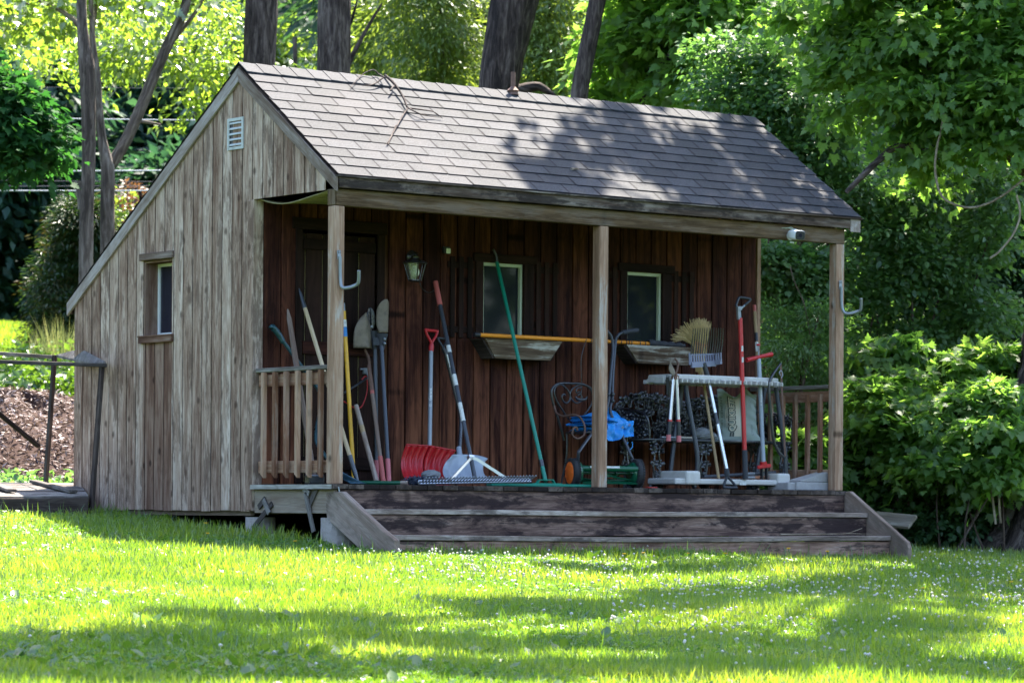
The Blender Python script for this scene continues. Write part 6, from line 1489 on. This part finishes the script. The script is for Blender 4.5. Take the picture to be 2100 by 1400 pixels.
thicket('low_bush', 'low leafy bush at the foot of the thicket beside the mown grass', 'bush', (1920,1085), 28.4, [(1880,1075,0,60,22),(1950,1070,.1,70,26),(1990,1060,.2,40,20),(1820,1085,.1,60,18),(1760,1085,.2,50,20)], 170, .16, 30, .06, 'oval', 'shrub_dk', 5, droop=.3, flat=.25)
# sprays behind the right railing low
thicket('maple_sapling', 'maple sapling seen through the right porch balusters', 'sapling', (1660,1060), 28.4, [(1630,900,0,50,18),(1680,930,.1,50,18),(1640,955,0,60,16),(1610,930,.2,30,30)], 60, .2, 20, .10, 'maple', 'maple', 4, G3, droop=.5, flat=.08, shell=.8)
# vines
def vine(label, px, D, r, mat='vine', name='hanging_vine', grp='bare vines hanging in the right thicket'):
    pts = [PD(x, y, D) for x, y in px]; P = []
    for i in range(len(pts)-1):
        a, b = pts[max(i-1,0)], pts[min(i+2, len(pts)-1)]
        for k in range(6):
            t = k/6; P.append(.5*((2*pts[i]) + (-a+pts[i+1])*t + (2*a-5*pts[i]+4*pts[i+1]-b)*t*t + (-a+3*pts[i]-3*pts[i+1]+b)*t**3))
    P.append(pts[-1]); mb = MB(); mb.tube(P, r*D/F_PX, 8); o = mb.build(name, M[mat], loc=P[0], label=None); return tag(o, label, 'vine', grp)
vine('pale vine hanging in a deep loop at the right', [(1935,230),(1930,270),(1922,300),(1918,350),(1930,400),(1960,420),(2000,425),(2050,405),(2110,360)], 28.2, 2.5)
vine('straight pale vine slanting up to the boughs at far right', [(1975,240),(1995,180),(2020,110),(2045,50)], 28.4, 2.2)
vine('thin pale stem crossing behind the loop vine', [(1920,230),(1980,190),(2050,160),(2110,145)], 28.8, 2.6)
vine('thin vine dangling below the eave seen through the porch', [(1620,545),(1630,580),(1648,620),(1660,680),(1668,740)], 29.6, 1.0, 'twig')
vine('kinked thin vine at the right edge below the loop vine', [(2085,400),(2092,440),(2078,480),(2050,515),(2030,530)], 28.2, 2.2)
trl = thing('crooked_branch', 'crooked dark branch arching inside the right thicket', 'branch', PD(1750,385,29.4))
trunk('limb', [PD(1735,395,28.55), PD(1785,345,28.55), PD(1830,305,28.55), PD(1860,298,28.55), PD(1900,305,28.55), PD(1950,290,28.55), PD(2030,250,28.55)], [.02,.03,.032,.03,.026,.022,.015], trl, M['bark'], 10, .05)
for lab, px in (('left one of two bare stalks at the foot of the old maple', [(2026,962),(2034,1010),(2042,1050)]), ('right one of two bare stalks at the foot of the old maple', [(2041,968),(2048,1015),(2052,1048)])):
    mb = MB(); P = [PD(x, y, 27.9) for x, y in px]; P[-1] = P[-1]-V((0,0,.1)); mb.tube(P, .011, 8); tag(mb.build('bare_stalk', M['vine'], loc=P[-1]), lab, 'stalk', 'bare stalks by the old maple')
# dark leaves of a near bough at the left edge
nb = thing('leafy_bough', 'dark green maple bough hanging in from the left edge', 'bough', PD(-160, 150, 31))
crown('foliage', nb, [pblob(20,190,31,70,50), pblob(-30,230,31,80,60), pblob(50,250,31,70,40), pblob(20,300,31,70,40), pblob(90,280,31,50,20), pblob(-80,150,31,80,80), pblob(60,330,31,40,12)], 170, .27, 26, .085, 'maple', L_['bough_dk'], droop=.5)
twigs('branches', nb, [(PD(-160,150,31), PD(x, y, 31)) for x, y in ((60,240),(20,300),(90,280))], .03, M['twig'])
pb = thing('leafy_bough', 'bright leafy bough hanging in from the top left', 'bough', PD(-160, -60, 37))
crown('foliage', pb, [pblob(60,0,37,150,40), pblob(250,-20,37,120,40), pblob(20,50,37.5,90,30), pblob(400,0,37,90,40)], 70, .3, 24, .085, 'maple', L_['farlit'], droop=.5)
twigs('branches', pb, [(PD(-160,-60,37), PD(x, y, 37)) for x, y in ((60,10),(250,-10),(400,10))], .04, M['twig'])

# ---- far hillside wood and what stands down the slope behind the camera
def backdrop():
    n = 900; t = rng.random(n); x = -400+3000*t
    D = 78+14*rng.random(n); y = rng.uniform(-420, 800, n)
    c = np.array([PD(a, b, d) for a, b, d in zip(x, y, D)])
    p, d, N, cr = sprays(c, nz(np.tile(-_f, (n,1))+rng.normal(0,.3,(n,3))), 1.5, 44, .3, .3)
    keep = p[:,2] > hill(p[:,0], p[:,1])
    o = leaves('far_wood', p[keep], d[keep], N[keep], .45, 'leaf', L_['far'], cr=cr[keep]); o['kind'] = 'stuff'; o['label'] = 'dark wooded hillside far behind'
backdrop()
def hillside():
    mb = MB()
    def fn(u, v):
        a = -.25+u*1.75; r = 92+v*40
        q = CAM + np.array([math.sin(a), math.cos(a), 0])*r
        return (q[0], q[1], float(hill(q[0], q[1])) - 4 + v*52 + 2.5*math.sin(u*23)+2*math.sin(u*51+v*9))
    mb.sheet(fn, 60, 10)
    o = mb.build('wooded_hill', plain('dark forest floor', (.012,.022,.014), .95, var=.6, scale=.7, spec=.1)); o['kind'] = 'structure'
hillside()
def behind():
    n = 1500; a = rng.uniform(0, 2*math.pi, n); ok = []
    for th in a:
        d = rng.uniform(38, 50); q = CAM + np.array([math.sin(th), math.cos(th), 0])*d
        dv = (th - YAW + math.pi) % (2*math.pi) - math.pi
        if abs(dv) > .9: ok.append(q)
    c = np.array(ok); c[:,2] = hill(c[:,0], c[:,1]) + rng.uniform(.5, 13, len(c))
    p, d, N, cr = sprays(c, nz(rng.normal(0,1,(len(c),3))), 2.3, 60, .3, .35)
    o = leaves('downhill_wood', p, d, N, .75, 'leaf', L_['shrub_dk'], cr=cr); o['kind'] = 'stuff'; o['label'] = 'trees down the slope around the garden'
behind()

# ---- young ash standing on the lawn to the right of the shed, out of frame (the right window mirrors it)
def mirror_ash():
    mp = lambda x, y, d=0: PY(x, y, 10.7+d)*[1,-1,1] + V((0, 2.2, 0))
    g = groundpt(mp(1325, 700)); t = thing('young_ash', 'young ash tree on the lawn right of the shed', 'tree', g)
    trunk('trunk', [g, mp(1345, 640), mp(1340, 520), mp(1338, 380)], [.06,.05,.035,.015], t, M['bark_gr'], 10, .05)
    k = 34/F_PX
    bl = [(mp(x, y), (rx*k, rx*k, ry*k)) for x, y, rx, ry in ((1305,570,26,10),(1318,590,30,12),(1300,606,22,10),(1325,625,22,10),(1322,645,14,8),(1345,560,20,14),(1330,500,60,30),(1290,470,40,20),(1380,480,50,30))]
    crown('crown', t, bl, 120, .16, 22, .13, 'leaf', L_['farlit'], t if False else .6)
mirror_ash()

# ---- boughs of the tall maples overhead, out of frame, placed so that their shade falls on the lawn and the roof
def casters():
    c, rs = [], []
    def add(G, t, r): c.append(np.asarray(G)+SUNV*t); rs.append(r)
    for x, y, r in SHADE_LAWN: add(PG(x, y), 9.5+rng.random()*2.5, r)
    n_ = np.array([0, -FS, 1.]); P0 = np.array([0, EY, EZ]); n_ = np.array([0, -FS, 1.])
    for x, y, r in SHADE_ROOF:
        d = ray(x, y); t = ((P0-CAM)@n_)/(d@n_); add(CAM+d*t, 6.5+rng.random()*1.5, r)
    c = np.array(c); rs = np.array(rs)
    t = thing('overhead_bough', 'leafy boughs arching high over the shed out of frame', 'bough', rt_base+V((.4,.3,8)))
    k_ = len(SHADE_LAWN); m_ = [rng.random(len(c)) < 2]
    p, d, N, cr = sprays(c[:k_], np.tile([.0,0,.2], (k_,1)), rs[:k_], 115, .2, .3); q2 = sprays(c[k_:], np.tile([.0,0,.2], (len(c)-k_,1)), rs[k_:], 20, .2, .3)
    p, d, N, cr = [np.concatenate(z) for z in zip((p, d, N, cr), q2)]
    leaves('foliage', p, d, N, .15, 'maple', L_['maple'], t, cr=cr)
    hub = rt_base+V((.4,.3,8))
    twigs('branches', t, [(hub, q) for q in c[::3]], .05, M['twig'])
# ================================================================== lawn
def lawn_points(n, d0, d1, x0, x1):
    u = rng.random(n); d = np.sqrt(d0*d0 + (d1*d1-d0*d0)*u); px = x0+(x1-x0)*rng.random(n)
    p = CAM + (_f[None] + _r[None]*((px-PX0)/F_PX)[:,None])*d[:,None]
    p[:,2] = hill(p[:,0], p[:,1]); return p
def clear(p, m=0.0):
    x, y = p[:,0], p[:,1]
    inside = (x > -.01-m) & (x < W+.02+m) & (y > .12) & (y < DEP)
    steps = (x > .05) & (x < W+.0) & (y > -.545) & (y <= .2)
    plat = (x > -2.6) & (x < -.40) & (y > 2.75) & (y < 4.1)
    under = (x > -.03) & (x < .3) & (y > -.4) & (y < .2)
    return p[~(inside | steps | plat | under)]
def patch(p, s=1., ph=0.):
    x, y = p[:,0]*s, p[:,1]*s
    return .5+.25*(np.sin(x*1.3+2*np.sin(y*.7+ph))+np.sin(y*1.9+1.5*np.sin(x*.9+ph)))*.9 + .12*np.sin(x*5.1+y*3.7+ph)
BL = ([(-.5,0,0),(.5,0,0),(-.42,.55,.06),(.42,.55,.06),(0,1,.28)], [(0,1,3),(0,3,2),(2,3,4)])
def grass(name, p, h, w, mat, label, lean=.4):
    n = len(p); a = rng.random(n)*2*math.pi
    X = np.stack([np.cos(a), np.sin(a), np.zeros(n)], 1)
    Yv = nz(np.tile(UP, (n,1)) + rng.normal(0, lean, (n,3))*[1,1,0]); Z = nz(np.cross(X, Yv))
    tv, tf = BL
    o = bulk(name, tv, tf, p, X*w[:,None], Yv*h[:,None], Z*h[:,None], mat, None, label, np.clip(.5*patch(p, 2.2)+.5*rng.random(n), 0, 1))
    o['kind'] = 'stuff'; return o
pts = np.concatenate([lawn_points(230000, 12.6, 21, -60, 2160), lawn_points(130000, 21, 31, -60, 2160)])
vis = clear(pts)
pn = patch(vis, 1.1); near_wall = np.exp(-np.minimum.reduce([np.abs(vis[:,1]+.62)+4*(vis[:,0] < -.1), np.abs(vis[:,0]+.08)+4*(vis[:,1] < 0)])*5.)
h = (.030+.055*pn)*(.45+rng.random(len(vis))) + .035*near_wall*rng.random(len(vis))
wd = .0055+.0040*rng.random(len(vis))
grass('lawn_grass', vis, h, wd, L_['grass'], 'green lawn grass in front of and around the shed')
tuft = clear(lawn_points(2600, 15, 27, -60, 2160)); grass('tall_grass_blades', tuft, .08+.09*rng.random(len(tuft)), np.full(len(tuft), .006), L_['weed'], 'taller grass blades standing out of the lawn', .3)
fl = lawn_points(90000, 31, 62, -100, 330); grass('far_meadow_grass', fl, .10+.10*rng.random(len(fl)), .014+.01*rng.random(len(fl)), L_['grass'], 'bright sunlit meadow beyond the mulch heap', .4)
# clover and low broad leaves
def _clover():
    v, f = [], []
    for k in range(3):
        a = k*2.094; c, s = math.cos(a), math.sin(a)
        for x, y, z in ((0,.04,0),(.42,.55,.06),(.22,.95,0),(-.22,.95,0),(-.42,.55,.06)): v.append((x*c-y*s, x*s+y*c, z))
        o = k*5; f += [(o,o+1,o+2),(o,o+2,o+3),(o,o+3,o+4)]
    return v, f
cp = clear(lawn_points(110000, 12.6, 27, -60, 2160)); q = patch(cp, 1.6, 2.)+rng.normal(0,.12,len(cp)); cp = cp[q > .56]; n = len(cp)
cp[:,2] += .015+.03*rng.random(n); N = nz(UP+rng.normal(0,.4,(n,3))); a = rng.random(n)*6.28; X = nz(np.cross(N, np.stack([np.cos(a),np.sin(a),0*a],1))); Yv = np.cross(N, X); s = (.011+.009*rng.random(n))[:,None]
o = bulk('clover_leaves', *_clover(), cp, X*s, Yv*s, N*s, L_['clover'], None, 'clover patches in the lawn'); o['kind'] = 'stuff'
# white clover heads
def clover_heads():
    # counted from the photo: thick on the right, sprinkled elsewhere
    P = []
    for (x0,y0,x1,y1,n) in [(1250,1165,2100,1300,330),(820,1140,1350,1200,190),(1350,1195,1950,1245,150),(600,1120,830,1150,26),(900,1150,1300,1300,60),(0,1290,900,1400,12),(1400,1290,2100,1400,90),(2000,1150,2100,1260,60),(1850,1130,2060,1200,60)]:
        for _ in range(n): P.append(PG(random.uniform(x0,x1), random.uniform(y0,y1)))
    P = np.array(P); P = clear(P); n = len(P)
    t, f = [], []
    m = 7
    for i, (z, r) in enumerate(((-.5,.35),(-.1,.95),(.35,.85),(.7,.4))):
        for j in range(m): t.append((r*math.cos(6.283*j/m+i*.4), r*math.sin(6.283*j/m+i*.4), z))
    for i in range(3):
        for j in range(m): f += [(i*m+j, i*m+(j+1) % m, (i+1)*m+(j+1) % m), (i*m+j, (i+1)*m+(j+1) % m, (i+1)*m+j)]
    t.append((0,0,.85)); f += [(3*m+j, 3*m+(j+1) % m, len(t)-1) for j in range(m)]
    b = len(t)
    P[:,2] += .035+.035*rng.random(n)
    t += [(-.12,0,-.4),(.12,0,-.4),(.1,0,-1.6),(-.1,0,-1.6)]; f += [(b,b+1,b+2),(b,b+2,b+3)]
    s = (.0075+.004*rng.random(n))[:,None]; e = np.eye(3)
    tilt = nz(UP+rng.normal(0,.12,(n,3)))
    X = nz(np.cross(tilt, np.tile([0,1.,.1],(n,1)))); Yv = np.cross(tilt, X)
    o = bulk('clover_blossoms', t, f, P, X*s, Yv*s, tilt*s, L_['petal'], None, 'small white clover blossoms scattered in the grass'); o['kind'] = 'stuff'
clover_heads()
# dandelions
M['stem'] = plain('green stem', (.06,.14,.02), .6)
DL = [(985,1072,'dandelion by the shed foundation, upper one',0),(993,1094,'dandelion by the shed foundation, lower larger one',0)]
def dandelion(gx, gy, hx, hy, label, r=.016, Y=None):
    g = PG(gx, gy) if Y is None else Y
    D = (g-CAM)@_f; h = PD(hx, hy, D); h[2] = max(h[2], g[2]+.04)
    t = thing('dandelion', label, 'flower', g, 'yellow dandelions in the grass')
    mb = MB(); mb.tube([g+V((0,0,-.02)), (g+h)/2+V((.006,0,0)), h], .0028, 5); mb.build('stem', M['stem'], t)
    mb = MB()
    for k in range(26):
        a = k*2.4; rr = r*(.35+.65*(k/26)**.5); el = .75-.75*(k/26)
        d = V((math.cos(a)*math.cos(el), math.sin(a)*math.cos(el), math.sin(el)+.25)); mb.board(h, h+d*rr, .006, .0015, np.cross(d, [0,0,1.01]))
    mb.build('flower_head', M['yellowfl'], t)
for args in [
    (985*.4286,1095,422,1073,'dandelion just in front of the shed wall'), (431,1112,426,1094,'larger dandelion below the one by the shed wall'),
    (66,1080,65,1075,'lone dandelion in the shade at far left'), (521,1090,519,1077,'dandelion touching the left concrete pier'),
    (606,1120,605,1110,'dandelion in shade left of the steps'), (1236,1172,1236,1157,'dandelion in the grass below the middle of the steps'),
    (1280,1150,1280,1136,'first dandelion from the left against the bottom riser'), (1320,1150,1319,1134,'second dandelion from the left against the bottom riser'),
    (1411,1150,1410,1135,'third dandelion from the left against the bottom riser'), (1489,1152,1488,1135,'fourth dandelion from the left against the bottom riser'),
    (1622,1155,1617,1125,'tall stemmed dandelion rising highest before the bottom riser'), (1698,1152,1697,1131,'dandelion at the right end of the bottom riser'),
    (1895,1218,1894,1206,'dandelion among clover at the right'), (1667,1285,1666,1277,'dandelion in the middle of the clover lawn'), (2074,1205,2074,1196,'small dandelion near the right edge of the lawn'), (1288,1402,1288,1392,'dandelion at the bottom of the picture')]:
    dandelion(*args)
# broad-leaved weeds
def rosette(gx, gy, label, r, n=7, up=.5, mat='weed'):
    g = PG(gx, gy); m = n
    a = np.arange(n)*6.283/n+rng.random(n); d = nz(np.stack([np.cos(a), np.sin(a), up*(.5+rng.random(n))],1)); N = nz(UP-d*(d@UP)[:,None]*.8)
    o = leaves('broadleaf_weed', np.tile(g, (n,1)), d, N, r, 'oval', L_[mat], var=.25); 
    for q in o.data.vertices: q.co -= Vector(g)
    o.location = g; tag(o, label, 'weed', 'broad leaved weeds in the lawn')
for args in [(372,1062,'upright broad leaved weed against the shed wall',.12,5,1.4),(340,1070,'spreading weed beside the upright one at the shed wall',.10,6,.5),(590,1290,'broad leaved weed in the sunny grass at lower left',.12,7,.9),(720,1296,'broad leaved weed right of the sunny lower left one',.11,7,.7),(300,1300,'broad leaved weed at the shade edge lower left',.12,7,.8),
    (560,1370,'weed rosette in the shaded lower left corner',.11,7,.5),(975,1345,'dark weed rosette in the lower middle',.11,8,.5),(850,1350,'weed rosette left of the dark lower middle one',.10,7,.5),(1215,1150,'pointed weed leaf standing before the bottom riser',.10,4,1.6),(1400,1165,'weed clump in front of the steps',.10,7,.7),(1350,1160,'weed clump left of the other before the steps',.09,6,.6),(1480,1178,'weed at the edge of the clover before the steps',.10,6,.8)]:
    rosette(*args)
pl = clear(np.concatenate([lawn_points(420, 13, 19, -60, 2160), lawn_points(520, 13, 18, -60, 900)])); n = len(pl); pl[:,2] += .02; a = rng.random(n)*6.28; d = nz(np.stack([np.cos(a), np.sin(a), .35+.9*rng.random(n)],1)); o = leaves('plantain_leaves', pl, d, nz(UP-d*(d@UP)[:,None]+rng.normal(0,.2,(n,3))), .06, 'oval', L_['weed'], var=.45); o['kind'] = 'stuff'; o['label'] = 'broad plantain leaves low in the lawn'
# tall seeding grass beyond the mulch heap
n = 900; px = rng.uniform(60, 160, n); D = rng.uniform(39.5, 41.5, n); g = np.array([PD(a, 700, d) for a, d in zip(px, D)]); g[:,2] = hill(g[:,0], g[:,1])
o = grass('tall_seeding_grass', g, .35+.75*rng.random(n)*(1-.5*np.abs(px-120)/60), np.full(n, .014), L_['seed'], 'tall seeding grasses beyond the mulch heap', .18)
n = 1500; px = rng.uniform(20, 200, n); D = rng.uniform(37, 41, n); g = np.array([PD(a, 700, d) for a, d in zip(px, D)]); g[:,2] = hill(g[:,0], g[:,1])+rng.random(n)*.5
cr = rng.random(n); p, d, N, cr = sprays(g, nz(rng.normal(0,1,(n,3))), .18, 6, .3, .5); o = leaves('meadow_weeds', p, d, N, .12, 'leaf', L_['weed'], cr=cr); o['kind'] = 'stuff'; o['label'] = 'bright leafy weeds beyond the mulch heap'
n = 700; px = rng.uniform(-60, 150, n); D = rng.uniform(27.2, 29.4, n); g = np.array([PD(a, 960, d) for a, d in zip(px, D)]); g[:,2] = hill(g[:,0], g[:,1])+rng.random(n)*.14
cr = rng.random(n); p, d, N, cr = sprays(g, nz(rng.normal(0,1,(n,3))), .10, 7, .3, .6); o = leaves('heap_weeds', p, d, N, .075, 'leaf', L_['shrub'], cr=cr); o['kind'] = 'stuff'; o['label'] = 'green weeds along the foot of the mulch heap'
# spots on the lawn and roof for the overhead boughs to shade
SHADE_LAWN = []
def ell(cx, cy, rx, ry, n, r, tilt=0):
    for _ in range(n):
        a, t = random.uniform(0,6.28), math.sqrt(random.random()); dx, dy = rx*t*math.cos(a), ry*t*math.sin(a)
        SHADE_LAWN.append((cx+dx, cy+dy+tilt*dx, r))
ell(150,1345,320,18,15,.40); ell(80,1390,260,14,12,.45); ell(420,1385,250,12,9,.35)
ell(640,1290,330,5,7,.25); ell(1150,1258,230,7,10,.28,-.02); ell(900,1335,220,8,8,.28); ell(1300,1330,240,8,10,.32,-.1)
ell(1700,1220,430,12,17,.34,-.05); ell(1850,1300,260,16,13,.36,-.35); ell(1640,1350,240,12,11,.36,-.2); ell(2020,1180,120,18,10,.4); ell(1150,1392,300,8,9,.35); ell(1930,1385,180,10,8,.35)
ell(1350,1175,200,7,6,.25); ell(1980,1115,130,8,9,.45)
SHADE_ROOF = []
for cx, cy, rx, ry, n in ((1205,320,18,45,4),(1150,365,60,12,4),(1280,290,10,45,3),(1325,300,10,40,3),(1400,335,60,16,5),(1480,330,50,30,5),(1440,385,90,10,4),(1560,320,30,30,3),(1590,390,60,12,3),(1500,255,60,8,2),(1690,425,40,8,2)):
    for _ in range(n):
        a, t = random.uniform(0,6.28), math.sqrt(random.random()); SHADE_ROOF.append((cx+rx*t*math.cos(a), cy+ry*t*math.sin(a), .13+.09*random.random()))
casters()
# ---- mulch heap
def mulch():
    c = PD(40, 960, 30.6); c[2] = float(hill(c[0], c[1]))
    mb = MB(); n = 40
    def fn(u, v):
        a = u*6.2832; r = v*2.3*(1+.12*math.sin(3*a+1)+.08*math.sin(7*a)); z = .86*(1-v*v)**1.2*(1+.1*math.sin(5*a+3*v)) - .08
        x, y = c[0]+r*math.cos(a), c[1]+r*math.sin(a); return (x, y, float(hill(x, y))+z)
    mb.sheet(fn, 48, 14)
    h = mb.build('mulch_heap', plain('damp mulch', (.05,.03,.025), .95, var=.5, scale=18, bump=.6, spec=.1), loc=c); tag(h, 'brown heap of bark mulch left of the shed behind the frame', 'mulch heap')
    m = 24000; a = rng.random(m)*6.283; v = np.sqrt(rng.random(m))*.98
    P = np.array([fn(x/6.2832, y) for x, y in zip(a, v)]); P[:,2] += .012
    d = nz(rng.normal(0,1,(m,3))*[1,1,.35]); N = nz(UP+rng.normal(0,.45,(m,3)))
    o = leaves('bark_chips', P, d, N, .06, 'needle', M['mulch'], h); o['kind'] = 'stuff'
mulch()
# ---- overhead wires far left
for lab, y0, y1, r, D in (('topmost thin utility wire at upper left',176,178,1.2,47),('second utility wire from the top at upper left',239,243,2.6,47),('thick pale utility wire, third from the top',349,347,3.2,47),('thin dark utility wire just under the thick pale one',368,370,1.5,47),('thin dark utility wire, second from the bottom',380,378,1.8,47),('lowest pale utility wire at left',389,388,3.0,47)):
    mb = MB(); pts = [PD(x, y0+(y1-y0)*x/320 + 3*math.sin(max(0,(x+200))/900*3.14), D) for x in range(-400, 900, 60)]
    mb.tube(pts, r*D/F_PX*.48, 6); tag(mb.build('utility_wire', plain('grey cable', (.5,.5,.52), .6) if r > 2 else M['steel_dk'], loc=pts[0]), lab, 'wire', 'utility wires across the dark trees')
mb = MB(); mb.tube([PD(1340, 206, 56), PD(1500, 222, 56)], .035, 8); tag(mb.build('utility_wire', plain('pale pipe', (.6,.58,.56), .6), loc=PD(1340,206,56)), 'short length of pale cable above the right end of the ridge', 'wire', 'utility wires across the dark trees')
